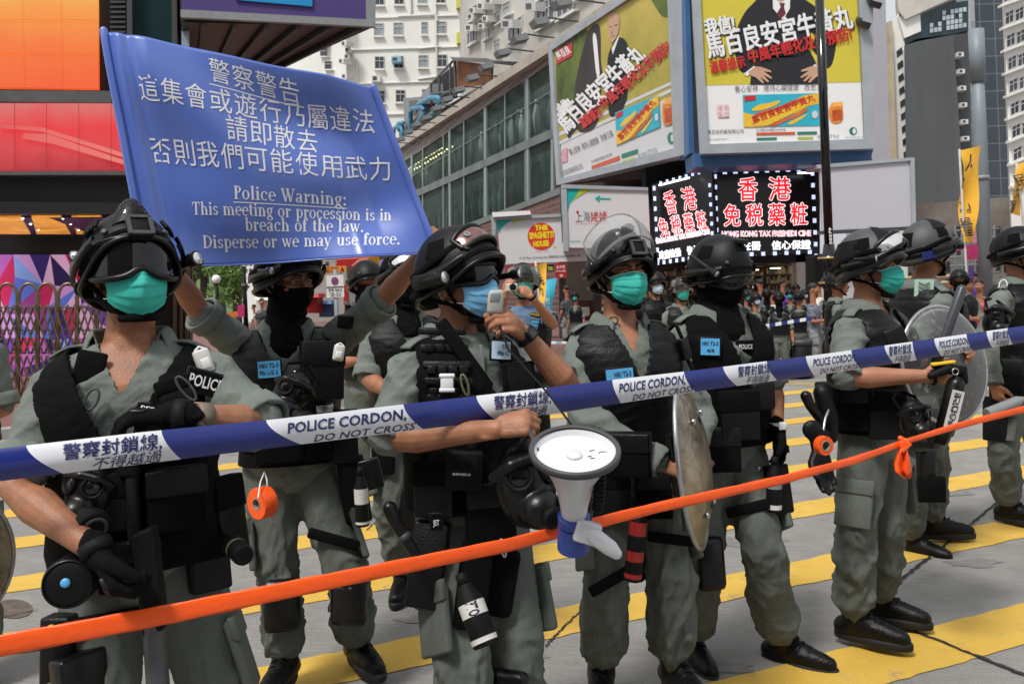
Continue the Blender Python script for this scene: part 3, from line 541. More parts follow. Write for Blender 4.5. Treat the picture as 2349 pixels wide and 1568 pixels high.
def shadowed(name, items, surf, m, par, off, dx, dy):
    fat('lettering_edge', [(i[0], (i[1][0]+dx, i[1][1]+dy), (i[2][0]+dx, i[2][1]+dy), i[3]) for i in items], surf, M['ink'], par, off, 2.2); return fat(name, items, surf, m, par, off+.008, 1.5)
big = [('我信!', c_(1500,790), c_(1590,725), 27, .035), ('馬百良安宮牛黃丸', c_(1540,900), c_(2090,395), 46, .045)]
shadowed('lettering', [big[0], big[1]], B1, M['wordwhite'], po, .060, 1.6, 1.6)
fat('lettering', [('溫馨提示', c_(1655,870), c_(1790,765), 23, .02), ('中風年輕化及早預防!', c_(1800,745), c_(2260,330), 26, .03)], B1, M['redink'], po, .078, .9)
flat('emblem', [CS([(1477,340),(1580,288),(1582,378),(1478,438)], c_)], B1, M['redink'], po, .060); words('lettering', [('馬百良', c_(1486,405), c_(1574,352), 17, .03)], B1, M['wordwhite'], po, .064)
words('lettering', [('養心安神', c_(1568,1050), c_(1640,1020), 14, 0), ('維持心臟健康', c_(1655,1012), c_(1765,965), 14, 0), ('改善三高', c_(1782,955), c_(1862,918), 14, 0), ('馬百良药廠有限公司', c_(1506,1198), c_(1655,1140), 12, 0), ('各大藥房及連鎖店均有代售', c_(1712,1105), c_(1852,1052), 6, 0), ('ÆON STYLE', c_(2030,1080), c_(2160,1030), 12, -.01)], B1, M['greyink'], po, .050)
flat('strip', [CS([(1712,1125),(1902,1055),(1902,1085),(1712,1147)], c_)], B1, mat('redorange', (.60,.09,.03), .5, 0), po, .050); flat('strip', [CS([(1915,1045),(2025,1010),(2025,1038),(1915,1072)], c_), CS([(1714,1165),(1812,1135),(1812,1160),(1714,1190)], c_)], B1, M['greenink'], po, .050); flat('strip', [CS([(1918,1092),(2006,1065),(2006,1098),(1918,1122)], c_)], B1, M['limeink'], po, .050)
flat('seal', [CS([(1508,1015),(1548,1000),(1550,1092),(1510,1108)], c_)], B1, M['pinkink'], po, .050); words('lettering', [('香港', c_(1512,1050), c_(1546,1038), 12, 0), ('製造', c_(1512,1095), c_(1546,1083), 12, 0)], B1, M['sheet'], po, .054)
flat('emblem', [CS(circ(2250,935,24,38), c_)], B1, M['greenink'], po, .050); flat('emblem_mark', [CS(circ(2258,935,10,26), c_)], B1, M['sheet'], po, .054)
def product(surf, f, box, txt, tp0, tp1, th, gem, gpts, par, off):
    bx = flat('product_box', [CS(box, f)], surf, M['bluebox'], par, off)
    (x0,y0),(x1,y1),(x2,y2),(x3,y3) = box; L = lambda a, b: ((x0*(1-a)+x1*a)*(1-b)+(x3*(1-a)+x2*a)*b, (y0*(1-a)+y1*a)*(1-b)+(y3*(1-a)+y2*a)*b)
    flat('dragon_band', [CS([L(0,1), L(0,.55), L(.12,.62), L(.3,.5), L(.45,.4), L(.6,.28), L(.8,.06), L(1,0), L(1,.32), L(.85,.40), L(.7,.6), L(.55,.7), L(.4,.92), L(.25,1)], f), CS(soft([L(.08,.5),L(.2,.3),L(.34,.28),L(.5,.16),L(.46,.34),L(.2,.52)]), f), CS(soft([L(.55,.92),L(.7,.75),L(.85,.6),L(.8,.72),L(.62,.98)]), f)], surf, M['yellow'], bx, off+.006)
    flat('dragon', [CS(soft([L(.10,.66),L(.25,.50),L(.40,.44),L(.55,.30),L(.72,.14),L(.78,.20),L(.62,.40),L(.45,.50),L(.30,.60),L(.14,.74)]), f), CS(soft([L(.3,.98),L(.5,.78),L(.66,.66),L(.84,.44),L(.86,.50),L(.7,.72),L(.52,.86),L(.4,1.)]), f)], surf, mat('dragonred', (.60,.12,.02), .5, .3, 3) if 'dragonred' not in bpy.data.materials else bpy.data.materials['dragonred'], bx, off+.010)
    flat('band', [CS([L(.13,.98),L(.26,.74),L(.5,.56),L(.96,.06),L(.97,.24),L(.6,.66),L(.3,.97)], f)], surf, M['yellow'], bx, off+.013)
    words('lettering', [(txt, f(*tp0), f(*tp1), th, .02)], surf, M['redink'], bx, off+.016); flat('emblem', [CS([L(.02,.04),L(.17,.02),L(.17,.16),L(.02,.2)], f)], surf, M['redink'], bx, off+.013); flat('emblem', [CS(circ(*L(.93,.66), (x1-x0)*.04, (y3-y0)*.12), f)], surf, M['sheet'], bx, off+.013)
    jar = flat('product_jar', [CS(soft(gpts, 4), f)], surf, M['orangeink'], par, off); cx = sum(p[0] for p in gpts)/len(gpts); cy = sum(p[1] for p in gpts)/len(gpts); w = max(p[0] for p in gpts)-min(p[0] for p in gpts); h = max(p[1] for p in gpts)-min(p[1] for p in gpts)
    flat('jar_lid', [CS([(cx-w*.36,cy-h*.46),(cx+w*.36,cy-h*.5),(cx+w*.38,cy-h*.3),(cx-w*.36,cy-h*.26)], f)], surf, mat('amberlight', (.85,.40,.08), .4, .2, 3) if 'amberlight' not in bpy.data.materials else bpy.data.materials['amberlight'], jar, off+.004); flat('jar_label', [CS([(cx-w*.3,cy-h*.12),(cx+w*.32,cy-h*.16),(cx+w*.32,cy+h*.3),(cx-w*.3,cy+h*.36)], f)], surf, mat('jarlabel', (.45,.07,.01), .5, .4, 8) if 'jarlabel' not in bpy.data.materials else bpy.data.materials['jarlabel'], jar, off+.004)
product(B1, c_, [(1872,765),(2165,645),(2178,860),(1880,985)], '馬百良安宮牛黃丸', (1912,955), (2150,700), 15, None, [(2192,685),(2270,660),(2276,750),(2272,835),(2200,862),(2190,780)], po, .058)
# ---- yellow billboard facing the crossing
B2 = frontal(22.0)
b2 = thing('billboard', 'yellow billboard with a headless suited man, hands on hips, facing the crossing', 'billboard', B2(1800, 650), 'medicine billboards')
fo = [(1579,-120),(1996,-120),(2000,343),(1604,355)]; pin = [(1598,-110),(1961,-110),(1980,321),(1622,333)]
make('box', Geo().prism([B2(*p, -.03) for p in fo], V((.32,1,0))*1.4), M['frame_grey'], b2, False); fr_ = Geo()
for i in range(4): fr_.prism([B2(*fo[i]), B2(*fo[(i+1)%4]), B2(*pin[(i+1)%4]), B2(*pin[i])], B2.n*.13)
make('frame', fr_, M['frame_grey'], b2, False)
po = make('poster', slab(pin, B2, .03, .03), M['sheetwhite'], b2, False)
flat('yellow_field', [[(1598,-110),(1961,-110),(1974,189),(1615,196.5)]], B2, mat('posteryellow', (.62,.52,.045), .5, .05, 1), po, .035)
flat('suit_picture', [soft(CS([(640,-120),(770,-120),(860,0),(960,60),(1080,235),(1075,330),(1040,480),(955,440),(965,400),(905,330),(940,250),(900,210),(870,300),(950,440),(975,565),(1010,572),(495,575),(505,480),(545,370),(500,290),(470,330),(540,420),(470,500),(420,490),(385,350),(390,220),(455,80),(520,20)], d_), 5), CS([(500,500),(560,380),(880,380),(975,500),(1015,572),(492,576)], d_), CS([(520,40),(880,20),(900,380),(520,400)], d_)], B2, M['suit'], po, .040)
flat('shirt_picture', [CS([(642,-120),(768,-120),(762,60),(715,140),(648,60)], d_), CS([(452,500),(520,448),(536,470),(470,520)], d_), CS([(930,435),(978,468),(972,505),(915,455)], d_)], B2, M['sheetwhite'], po, .050)
flat('tie_picture', [CS([(690,20),(728,24),(722,50),(735,95),(688,142),(676,90),(700,50)], d_)], B2, mat('tie', (.12,.015,.025), .6, .3, 8), po, .054)
hand1 = [(480,490),(530,452),(570,455),(634,480),(636,492),(585,485),(640,525),(637,537),(580,508),(622,552),(612,560),(560,520),(588,562),(575,566),(530,525),(495,512)]
flat('hand_picture', [CS(hand1, d_)], B2, M['face'], po, .055); flat('hand_picture', [CS([(1455-x*.985+10, y-4) for x, y in hand1], d_)], B2, M['face'], po, .055)
flat('neck_picture', [soft(CS([(660,-120),(735,-120),(735,0),(700,20),(665,0)], d_))], B2, M['face'], po, .053)
shadowed('lettering', [('我信!', d_(195,236), d_(390,202), 34, .04), ('馬百良安宮牛黃丸', d_(212,385), d_(1192,178), 50, .05)], B2, M['wordwhite'], po, .060, 2, 2)
fat('lettering', [('溫馨提示', d_(228,492), d_(462,448), 24, .02), ('中風年輕化及早預防!', d_(490,425), d_(1185,262), 28, .03)], B2, M['redink'], po, .078, 1.)
words('lettering', [('養心安神', d_(388,625), d_(545,620), 14.5, -.005), ('維持心臟健康', d_(586,618), d_(822,612), 14.5, -.005), ('改善三高', d_(862,611), d_(1020,606), 14.5, -.005), ('馬百良药廠有限公司', d_(205,908), d_(448,902), 9, 0), ('各大藥房及連鎖店均有代售', d_(535,890), d_(732,886), 5, 0), ('ÆON STYLE', d_(945,942), d_(1095,938), 9, -.01), ('香港馬百良保健有限公司', d_(1135,938), d_(1255,936), 4, -.01), ('www.mapakleung.com', d_(210,950), d_(345,946), 3.6, 0)], B2, M['greyink'], po, .045)
flat('strip', [CS([(535,900),(798,894),(798,912),(535,918)], d_)], B2, bpy.data.materials['redorange'], po, .045); flat('strip', [CS([(812,894),(945,891),(945,909),(812,913)], d_), CS([(537,935),(676,931),(670,948),(537,952)], d_)], B2, M['greenink'], po, .045); flat('strip', [CS([(815,930),(920,927),(920,942),(815,945)], d_)], B2, M['limeink'], po, .045)
flat('seal', [CS([(270,716),(346,713),(352,797),(275,801)], d_)], B2, M['pinkink'], po, .045); flat('seal_field', [CS([(274,720),(343,717),(348,793),(279,797)], d_)], B2, M['sheetwhite'], po, .048); words('lettering', [('香港', d_(279,754), d_(345,751), 11, 0), ('製造', d_(281,794), d_(347,791), 11, 0)], B2, M['pinkink'], po, .051)
flat('emblem', [CS(circ(1190,888,26), d_)], B2, M['greenink'], po, .045); flat('emblem_mark', [CS(circ(1198,890,11,18), d_)], B2, M['sheetwhite'], po, .048)
product(B2, d_, [(443,645),(960,632),(972,852),(450,862)], '馬百良安宮牛黃丸', (512,840), (938,678), 16, None, [(1022,705),(1108,690),(1126,760),(1120,835),(1030,842)], po, .045)
make('blue_base', slab([(1592,352),(2000,342),(1998,372),(1595,383)], B2, 1.2, -.25), M['boardblue'], b2, False); make('blue_edge', slab([(1568,-120),(1578,-120),(1592,352),(1580,352)], B2, 1.2, -.5), M['boardblue'], b2, False)
for i, (x, y) in enumerate(((2010,12),(1985,58))): tag(o := make('floodlight', Geo().prism([B2(x-14,y-12,.4), B2(x+14,y-4,.4), B2(x+8,y+10,.2), B2(x-14,y+2,.2)], V((0,.25,.1))).tube([B2(x-10,y-14,.3), B2(x-40,y-24,-.6)], .03, 6), M['lampbody'], None, False), ['upper small floodlight at the right edge of the yellow billboard','lower small floodlight at the right edge of the yellow billboard'][i], 'floodlight', 'floodlights beside the yellow billboard')
# ---- corner shop building under the billboards
SB = frontal(26.5)
cb = thing('corner_shop_building', 'corner block with open medicine shop under the billboards and glowing sign', 'building', SB(1600, 760))
M['brownwall'] = mat('brownwall', (.035,.02,.016), .7, .3, 2); M['shopwall'] = mat('shopwall', (.05,.035,.028), .6, .4, 1.2)
make('soffit', Geo().prism([W(1290,428,33), W(1592,356,25), W(2002,345,25), W(1985,400,33)], V((0,.0,.5))), M['brownwall'], cb, False)
make('wall', slab([(1285,425),(1880,380),(1880,770),(1285,800)], Plane(SB.p + V((0,2.2,0)), SB.n), .3), M['shopwall'], cb, False)
make('fascia', slab([(1480,365),(2000,365),(1995,402),(1880,440),(1880,600),(1480,612)], Plane(SB.p + V((0,-.6,0)), SB.n), .8, -.6), M['void'], cb, False)
for (a, b, mm) in ((1360,1378,'brownwall'),(1282,1296,'shopwall'),(1826,1846,'offwhite'),(1500,1516,'brownwall')): make('pillar', slab([(a,560),(b,560),(b+2,775),(a+2,778)], SB, .5), M[mm], cb, False)
make('shutter', slab([(1298,690),(1362,688),(1364,790),(1299,793)], SB, .1, -.3), mat('redbrown', (.07,.02,.016), .6, .3, 3), cb, False)
g = Geo(); 
for (x, y, w, h) in ((1305,700,20,28),(1330,704,22,20),(1312,740,18,30),(1340,735,18,26)): patch(g, [(x,y),(x+w,y),(x+w,y+h),(x,y+h)], SB, -.27)
make('notice', g, M['offwhite'], cb, False)
warm = mat('shoplamp', (1,.82,.55), .5, 0, emit=3)
for i, (x, y) in enumerate(((1420,612),(1452,640),(1700,603),(1745,600),(1790,598),(1470,612),(1720,618),(1770,614))): make('shop_lamp', slab([(x,y),(x+20,y-.5),(x+20,y+1.8),(x,y+2.3)], Plane(SB.p + V((0,.8,0)), SB.n), .2), warm, cb, False)
goods = [mat('goods', c, .5, .4, 6) for c in ((.22,.20,.16),(.30,.12,.05),(.05,.12,.14),(.40,.36,.28),(.10,.20,.09),(.42,.30,.10),(.06,.05,.06),(.15,.04,.04))]
shw = mat('shelfwood', (.16,.10,.06), .5, .2, 3)
r = random.Random(9); SH = Plane(SB.p + V((0,1.7,0)), SB.n)
for (xa, xb, ya, yb) in ((1380,1418,660,770),(1424,1500,640,760),(1690,1752,610,735),(1757,1824,606,735),(1520,1600,612,740),(1605,1685,610,738)):
    t = thing('display_shelf', 'lit display shelf of small packets inside the open medicine shop', 'shelf', SH((xa+xb)/2, yb), 'shop shelves'); t['label'] = {1380:'narrow shelf of packets just right of the red-brown shutter',1424:'dim shelf between the shop pillar and the visored officers',1690:'packed shelf left of the pale pillar under the glowing sign',1757:'packed shelf nearest the pale pillar under the glowing sign',1520:'shop shelf behind the small visored heads',1605:'shop shelf behind the dark hooded officer'}[xa]
    n = 6; g = Geo()
    for k in range(n+1): y = ya + (yb-ya)*k/n; g.prism([SH(xa,y,.3), SH(xb,y,.3), SH(xb,y+1.4,.3), SH(xa,y+1.4,.3)], V((0,.35,0)))
    make('shelf_board', g, shw, t, False); g = Geo()
    for k in range(n):
        x = xa+1
        while x < xb-3:
            w = r.uniform(2,5.5); h = r.uniform(5, (yb-ya)/n-3); y1 = ya + (yb-ya)*(k+1)/n; g.cm = r.randrange(8); g.prism([SH(x,y1-h,.25), SH(x+w*.85,y1-h,.25), SH(x+w*.85,y1,.25), SH(x,y1,.25)], V((0,.2,0))); x += w
    o = make('goods', g, goods, t, False); o['kind'] = 'stuff'
# ---- glowing signs
M['ledblack'] = mat('ledblack', (.004,.004,.005), .25, 0); M['ledred'] = mat('ledred', (.85,.012,.02), .5, 0, emit=.9); M['ledwhite'] = mat('ledwhite', (.9,.92,.95), .5, 0, emit=1.0); M['leddot'] = mat('leddot', (.62,.72,1.), .5, 0, emit=1.1); M['ledpink'] = mat('ledpink', (.8,.15,.2), .5, 0, emit=.8)
def ledsign(label, q, surf, red, rows, dots):
    t = thing('led_sign', label, 'sign', surf(*q[3]), 'glowing medicine shop signs'); make('panel', slab(q, surf, .4), M['ledblack'], t, False)
    fat('lettering_edge', [(' '.join(a[0]) if len(a[0]) > 1 else a[0], a[1], a[2], a[3]) for a in red], surf, M['ledwhite'], t, .012, 2.2 if 'larger' in label else 1.5); fat('lettering', [(' '.join(a[0]) if len(a[0]) > 1 else a[0], a[1], a[2], a[3]) for a in red], surf, M['ledred'], t, .022, .8 if 'larger' in label else .5)
    for (s, a, b, h, m) in rows:
        if m == 'ledpink': fat('lettering_edge', [(s, a, b, h)], surf, M['ledwhite'], t, .012, .8); words('lettering', [(s, a, b, h, .0)], surf, M['ledpink'], t, .02)
        else: fat('lettering', [(s, a, b, h)], surf, M[m], t, .014, .7)
    first = None
    for (x, y, w, h) in dots:
        g = Geo(); k = 4
        for i in range(k):
            for j in range(k): patch(g, [(x-w/2+w*(i+.06)/k, y-h/2+h*(j+.06)/k),(x-w/2+w*(i+.94)/k, y-h/2+h*(j+.06)/k),(x-w/2+w*(i+.94)/k, y-h/2+h*(j+.94)/k),(x-w/2+w*(i+.06)/k, y-h/2+h*(j+.94)/k)], surf, .02)
        make('border_light', g, M['leddot'], t, False)
    return t
LS = frontal(23.6); e_ = lambda x, y: (1553.2 + .33856*x, .33856*y)
dots = [(1662+i*24.2, 395-i*.9, 10, 9) for i in range(9)] + [(1670+i*26.7, 585-i*1.0+0, 9, 9) for i in range(8)] + [(1639+i*.75, 405+i*24.5, 9, 10) for i in range(8)] + [(1863+i*1.2, 398+i*27, 8, 10) for i in range(8)]
ledsign('larger glowing black sign with red characters facing the crossing', [(1634,390),(1868,381),(1876,578),(1642,590)], LS, [('香', e_(415,1345), e_(540,1345), 47, 0), ('港', e_(622,1345), e_(768,1340), 47, 0), ('免税藥粧', e_(318,1520), e_(880,1508), 44, 0)], [('HONG KONG TAX FREEMEDI CINE', (1655.5,543), (1859.5,541), 13, 'ledpink'), ('政府註冊', (1655,573), (1744,571.5), 18, 'ledwhite'), ('信心保證', (1770,571), (1859,569), 18, 'ledwhite')], dots)
LS2 = facet(1632, 500, 23.6, V((-.6,1,0)).normalized())
h_ = lambda x, y: (1125.1 + .33856*x, 391.4 + .33856*y)
dots = [(1500.5+i*14.6, 424-i*4.0, 6, 8) for i in range(1,10)] + [(1500+i*1.25, 432+i*23.5, 6, 10) for i in range(8)] + [(1627+i*1.2, 425+i*22, 6, 9) for i in range(8)] + [(1508+i*14.5, 603-i*2.0, 6, 9) for i in range(9)]
ledsign('smaller slanting glowing black sign with red characters on the street side', [(1494,424),(1632,386),(1641,590),(1505,609)], LS2, [('香', h_(1192,285), h_(1265,270), 47, 0), ('港', h_(1310,262), h_(1400,244), 47, 0), ('免税藥粧', h_(1150,445), h_(1468,385), 40, 0)], [('HONG KONG TAX FREEMEDI CINE', (1506,559), (1628,536), 11, 'ledpink'), ('政府註冊', (1513,594), (1562,585), 17, 'ledwhite'), ('信心保證', (1577,583), (1628,574), 17, 'ledwhite')], dots)
tub = mat('tube_light', (.95,.95,1), .5, 0, emit=2.)
for lab, pts in (('short white tube light over the larger glowing sign', [W(1830,397,23.2), W(1862,396,23.2)]), ('small bright lamp under the canopy behind the lamp post', [W(1905,406,24), W(1915,406,24)]), ('white tube light over the slanting glowing sign', [W(1512,425,24), W(1545,417,24)]), ('second tube light over the slanting glowing sign', [W(1548,416,24), W(1580,408,24)])): tag(make('tube_light', Geo().tube(pts, .025, 8), tub), lab, 'light', 'tube lights over the signs')
# ---- printed signs
SS = frontal(25.2)
s1 = thing('shop_sign', 'white sign with a turquoise arrow pointing left above the visored helmet', 'sign', SS(1390, 566))
make('panel', slab([(1298,433),(1486,437),(1492,570),(1303,568)], SS, .3), M['sheet'], s1, False); make('frame', slab([(1288,428),(1299,430),(1304,576),(1294,576)], SS, .5, .05), M['frame_grey'], s1, False); make('frame', slab([(1288,423),(1486,430),(1486,437),(1288,432)], SS, .4, .06), M['frame_grey'], s1, False)
flat('swash', [[(1299,434),(1345,434),(1322,446),(1306,468),(1301,490)]], SS, M['tealink'], s1, .012); flat('swash', [[(1330,434),(1372,436),(1345,440),(1318,456),(1309,468)]], SS, M['limeink'], s1, .016)
flat('arrow', [[(1364,455.5),(1374,448),(1376,450),(1371,453.5),(1400,454.5),(1400,457.5),(1371,457),(1376,461.5),(1374,463.5)]], SS, M['tealink'], s1, .014)
words('lettering', [('上海', (1320,508), (1353,507), 22, -.012)], SS, M['ink'], s1, .012); words('lettering', [('姥姥', (1354,507), (1392,506), 22, 0)], SS, M['redink'], s1, .012); words('lettering', [('SHANGHAI LAO LAO', (1321,514.5), (1392,513.5), 3.4, 0)], SS, M['pinkink'], s1, .012); words('lettering', [('Festival', (1307,556), (1330,555), 6, 0, .25)], SS, M['tealink'], s1, .012); flat('chilli', [[(1321,484),(1326,483),(1327,488),(1323,491)]], SS, M['redink'], s1, .013)
SS2 = frontal(25.6)
s2 = thing('shop_sign', 'white restaurant sign with a red roundel of yellow letters', 'sign', SS2(1240, 600))
make('panel', slab([(1138,504),(1286,496),(1289,556),(1345,557),(1346,598),(1150,606)], SS2, .3), M['sheet'], s2, False); make('top_box', slab([(1128,487),(1215,483),(1218,492),(1130,498)], SS2, .9, .2), M['sheetwhite'], s2, False); make('frame', slab([(1126,498),(1286,490),(1286,497),(1138,505),(1136,540),(1128,540)], SS2, .4, .08), M['frame_grey'], s2, False)
flat('swash', [[(1139,506),(1182,503),(1165,510),(1150,522),(1143,536)]], SS2, M['tealink'], s2, .012); flat('swash', [[(1172,504),(1222,501),(1195,505),(1176,511)]], SS2, M['limeink'], s2, .014)
flat('roundel', [circ(1241,542,31,31,40)], SS2, mat('roundelred', (.62,.03,.012), .5, 0), s2, .012); words('lettering', [('THE', (1226,528), (1256,527), 11, .07), ('SPAGHETTI', (1214,548), (1270,544), 14, .06), ('HOUSE', (1223,566), (1259,563), 12, .07)], SS2, mat('roundelyellow', (.82,.62,.01), .5, 0), s2, .018)
words('lettering', [('Since 1978', (1228,578), (1257,577), 4, 0)], SS2, M['pinkink'], s2, .012); words('lettering', [('1/F, JP Plaza, Causeway Bay 銅鑼灣恩平道珠城廣場一樓', (1190,594), (1330,589), 5, 0)], SS2, M['greyink'], s2, .012); flat('spot', [[(1269,563),(1274,562.6),(1274,568),(1269,568.4)]], SS2, bpy.data.materials['roundelyellow'], s2, .012)
SR = frontal(24.5)
for lab, q, tx in (('red hanging sign of white characters behind the photographer', [(1160,610),(1236,604),(1236,640),(1160,644)], [('順興', (1178,632), (1222,629), 18, .02)]), ('small square red sign below the restaurant sign', [(1272,604),(1298,603),(1300,636),(1274,640)], [('新光茶', (1276,616), (1296,615), 7, 0), ('HOUSE', (1275,624), (1297,623), 4, 0), ('28', (1283,635), (1291,634.5), 6, .0)]), ('green lettered sign beside the yellow flag', [(1255,606),(1270,605),(1270,622),(1255,623)], [('te', (1257,620), (1268,619), 12, .03)])):
    t = thing('shop_sign', lab, 'sign', SR(*q[3]), 'small street signs'); make('panel', slab(q, SR, .2), M['ink'] if 'green' in lab else M['red'], t, False); words('lettering', tx, SR, M['limeink'] if 'green' in lab else M['wordwhite'], t, .012)
wb = thing('blank_billboard', 'blank white billboard right of the lamp post', 'billboard', frontal(22)(1985, 530)); WB = frontal(22)
make('panel', slab([(1880,386),(2088,368),(2092,521),(1886,531)], WB, .1), mat('blankwhite', (.50,.50,.55), .5, .05, .5), wb, False); make('frame', slab([(1872,378),(2096,361),(2098,368),(2094,368),(1874,387)], WB, .8, .06), M['frame_grey'], wb, False); make('frame', slab([(2088,368),(2097,368),(2101,520),(2092,521)], WB, .8, .06), M['frame_grey'], wb, False); make('frame', slab([(1886,529),(2093,519),(2093,526),(1886,536)], WB, .4, .06), M['dgrey'], wb, False)
# ---- right-hand towers
T1 = frontal(60)
t1 = thing('office_block', 'pale plain office block rising behind the right edge of the yellow billboard', 'building', T1(2015, 660)); make('wall', rslab([(1940,-100),(2028,-100),(2040,370),(2050,660),(1940,660)], T1, 12), mat('palewall', (.36,.36,.40), .7, .08, .2), t1, False)
T2 = frontal(110); t2 = thing('glass_tower', 'grey blank walled tower with glazed top and small air conditioners', 'building', T2(2130, 655))
make('wall', rslab([(2073,105),(2102,96),(2186,80),(2207,400),(2208,660),(2082,660)], T2, 18), mat('blankgrey', (.075,.078,.082), .8, .2, .12, stretch=(3,3,.25)), t2, False); make('crown', rslab([(2060,24),(2220,2),(2220,70),(2188,78),(2100,90),(2075,104)], Plane(T2.p+V((0,2,0)), T2.n), 14), M['facade_glass'], t2, False)
make('parapet', rslab([(2052,-60),(2200,-60),(2195,-8),(2075,45),(2060,22)], Plane(T2.p+V((0,1,0)), T2.n), 14), M['render2'], t2, False); make('band', slab([(2060,40),(2110,30),(2112,72),(2074,88)], Plane(T2.p+V((0,1.5,0)), T2.n), 3), M['render'], t2, False)
g = Geo(); r = random.Random(2)
for i in range(9):
    for j in range(4):
        x = 2132+i*9.5; y = 30 - i*1.5 + j*12
        if r.random() < .6: patch(g, [(x,y),(x+8,y-1),(x+8,y+9),(x,y+10)], Plane(T2.p+V((0,2,0)), T2.n), .15)
make('crown_panes', g, mat('skypane', (.45,.5,.55), .15, .3, .3), t2, False)
make('side_wall', rslab([(2186,80),(2222,76),(2236,660),(2206,660)], Plane(T2.p+V((0,1,0)), T2.n), 12), M['dgrey'], t2, False)
for i in range(7): aircon(t2, Plane(T2.p+V((0,1,0)), T2.n), 2203+i*2.6, 125+i*38.5, 14, 10, None, 1.5)
T3 = facet(2050, 300, 90, V((.35,1,0)).normalized()); t3 = thing('apartment_building', 'narrow white flats seen edge-on left of the grey tower', 'building', frontal(90)(2060, 655)); T3 = frontal(112)
make('wall', rslab([(2038,60),(2062,28),(2076,110),(2086,420),(2086,660),(2050,660)], T3, 10), M['render'], t3, False)
for i in range(10): make('window', slab([(2056+i*2,118+i*29),(2068+i*1.6,108+i*29.5),(2070+i*1.6,121+i*29.5),(2057+i*2,131+i*29)], T3, .3, .1), M['windark'], t3, False)
make('pier', slab([(2037,50),(2046,48),(2058,400),(2050,400)], T3, 4, .8), mat('warmwall', (.42,.34,.24), .8, .2, .3), t3, False)
T4 = frontal(130); t4 = thing('glass_tower', 'tall dark blue gridded glass tower between grey tower and white flats', 'building', T4(2270, 650))
def gridmat(name, c1, c2, mo, sc, bw, rh):
    m = mat(name, c1, .15, 0, spec=.6); n = m.node_tree; L = n.links.new; tc = n.nodes.new('ShaderNodeTexCoord'); sx = n.nodes.new('ShaderNodeSeparateXYZ'); L(tc.outputs['Object'], sx.inputs[0]); cx = n.nodes.new('ShaderNodeCombineXYZ'); L(sx.outputs[0], cx.inputs[0]); L(sx.outputs[2], cx.inputs[1])
    br = n.nodes.new('ShaderNodeTexBrick'); br.offset = 0; br.inputs['Scale'].default_value = sc; br.inputs['Color1'].default_value = (*c1,1); br.inputs['Color2'].default_value = (*c2,1); br.inputs['Mortar'].default_value = (*mo,1); br.inputs['Mortar Size'].default_value = .03; br.inputs['Brick Width'].default_value = bw; br.inputs['Row Height'].default_value = rh; L(cx.outputs[0], br.inputs['Vector']); L(br.outputs[0], n.nodes['Principled BSDF'].inputs['Base Color']); return m
make('wall', rslab([(2214,-150),(2300,-150),(2330,660),(2240,660)], T4, 15), gridmat('towerglass', (.03,.04,.055), (.05,.06,.075), (.16,.17,.18), .5, 1.1, 1.3), t4, False); make('pale_pier', slab([(2207,-150),(2228,-150),(2250,400),(2228,400)], T4, 3, 1), gridmat('pierglass', (.30,.31,.33), (.22,.23,.25), (.42,.42,.42), .5, 1., 1.3), t4, False)
T5 = frontal(55); t5 = thing('apartment_building', 'white flats with strips of windows at the right edge', 'building', T5(2330, 640)); make('wall', rslab([(2296,-150),(2600,-150),(2600,660),(2324,660)], T5, 14), M['render'], t5, False)
for i in range(9):
    y = -20 + i*52 + 8
    for j in range(4): 
        x = 2302 + i*3.1 + j*23; window(t5, T5, x+10, y - j*8, 20, 30, M['windark'], 2, -.5, 0, False)
    make('ledge', slab([(2296+i*3,y+22),(2420,y-22),(2420,y-16),(2296+i*3,y+28)], T5, .4, .3), M['render'], t5, False)
T6 = frontal(70); t6 = thing('low_building', 'low brownish building with scaffolding far down the right-hand street', 'building', T6(2200, 655)); make('wall', rslab([(2085,470),(2330,450),(2335,670),(2085,670)], T6, 8), mat('farbrown', (.16,.12,.10), .8, 0, .4, col2=(.30,.27,.25)), t6, False)
for i in range(10):
    for j in range(3): make('window', slab([(2096+i*23,520+j*40),(2110+i*23,519+j*40),(2110+i*23,541+j*40),(2096+i*23,542+j*40)], T6, .2, .08), M['windark'] if (i+j) % 3 else M['winpale'], t6, False)
g = Geo(); P6 = Plane(T6.p - V((0,6,0)), T6.n)
for i in range(7): g.tube([P6(2190+i*15,520), P6(2192+i*15,662)], .08, 6)
for j in range(7): g.tube([P6(2180,530+j*20), P6(2290,524+j*20)], .07, 6)
for i in range(5): g.tube([P6(2190+i*18,530+(i%2)*60), P6(2215+i*18,600+(i%2)*50)], .06, 6)
tag(make('scaffolding', g, M['grey']), 'grey pole scaffolding in front of the low brown building', 'scaffolding')
# ---- lamp post, poles, flags, small street signs
LPp = G(1912, 800); lp = thing('lamp_post', 'tall black lamp post with ornate base in front of the blank billboard', 'lamp post', LPp); Yl = 17.
b = W(1906, 700, Yl); u = V((0,0,1)); bz = lambda y: W(0, y, Yl).z; q = V((b.x, Yl, 0)); lp.location = q; ORG[lp.name] = q.copy()
zt = W(1890, -60, Yl).z; zm = W(1905, 560, Yl).z
make('post', Geo().lathe(q, u, [(zm,.085),(zt,.085)], 16), M['gloss'], lp); make('base', Geo().lathe(q, u, [(.0,.22),(.4,.22),(.45,.16),(zm-.85,.13),(zm-.8,.19),(zm-.7,.19),(zm-.62,.12),(zm-.45,.14),(zm-.3,.22),(zm-.24,.22),(zm-.2,.13),(zm,.10)], 20), M['gloss'], lp)
for z in (zm-.27, zm-.75): make('gold_band', Geo().lathe(q, u, [(z-.02,.225),(z+.02,.225)], 20), mat('gold', (.45,.30,.12), .4, .1, 4, metal=.5), lp)
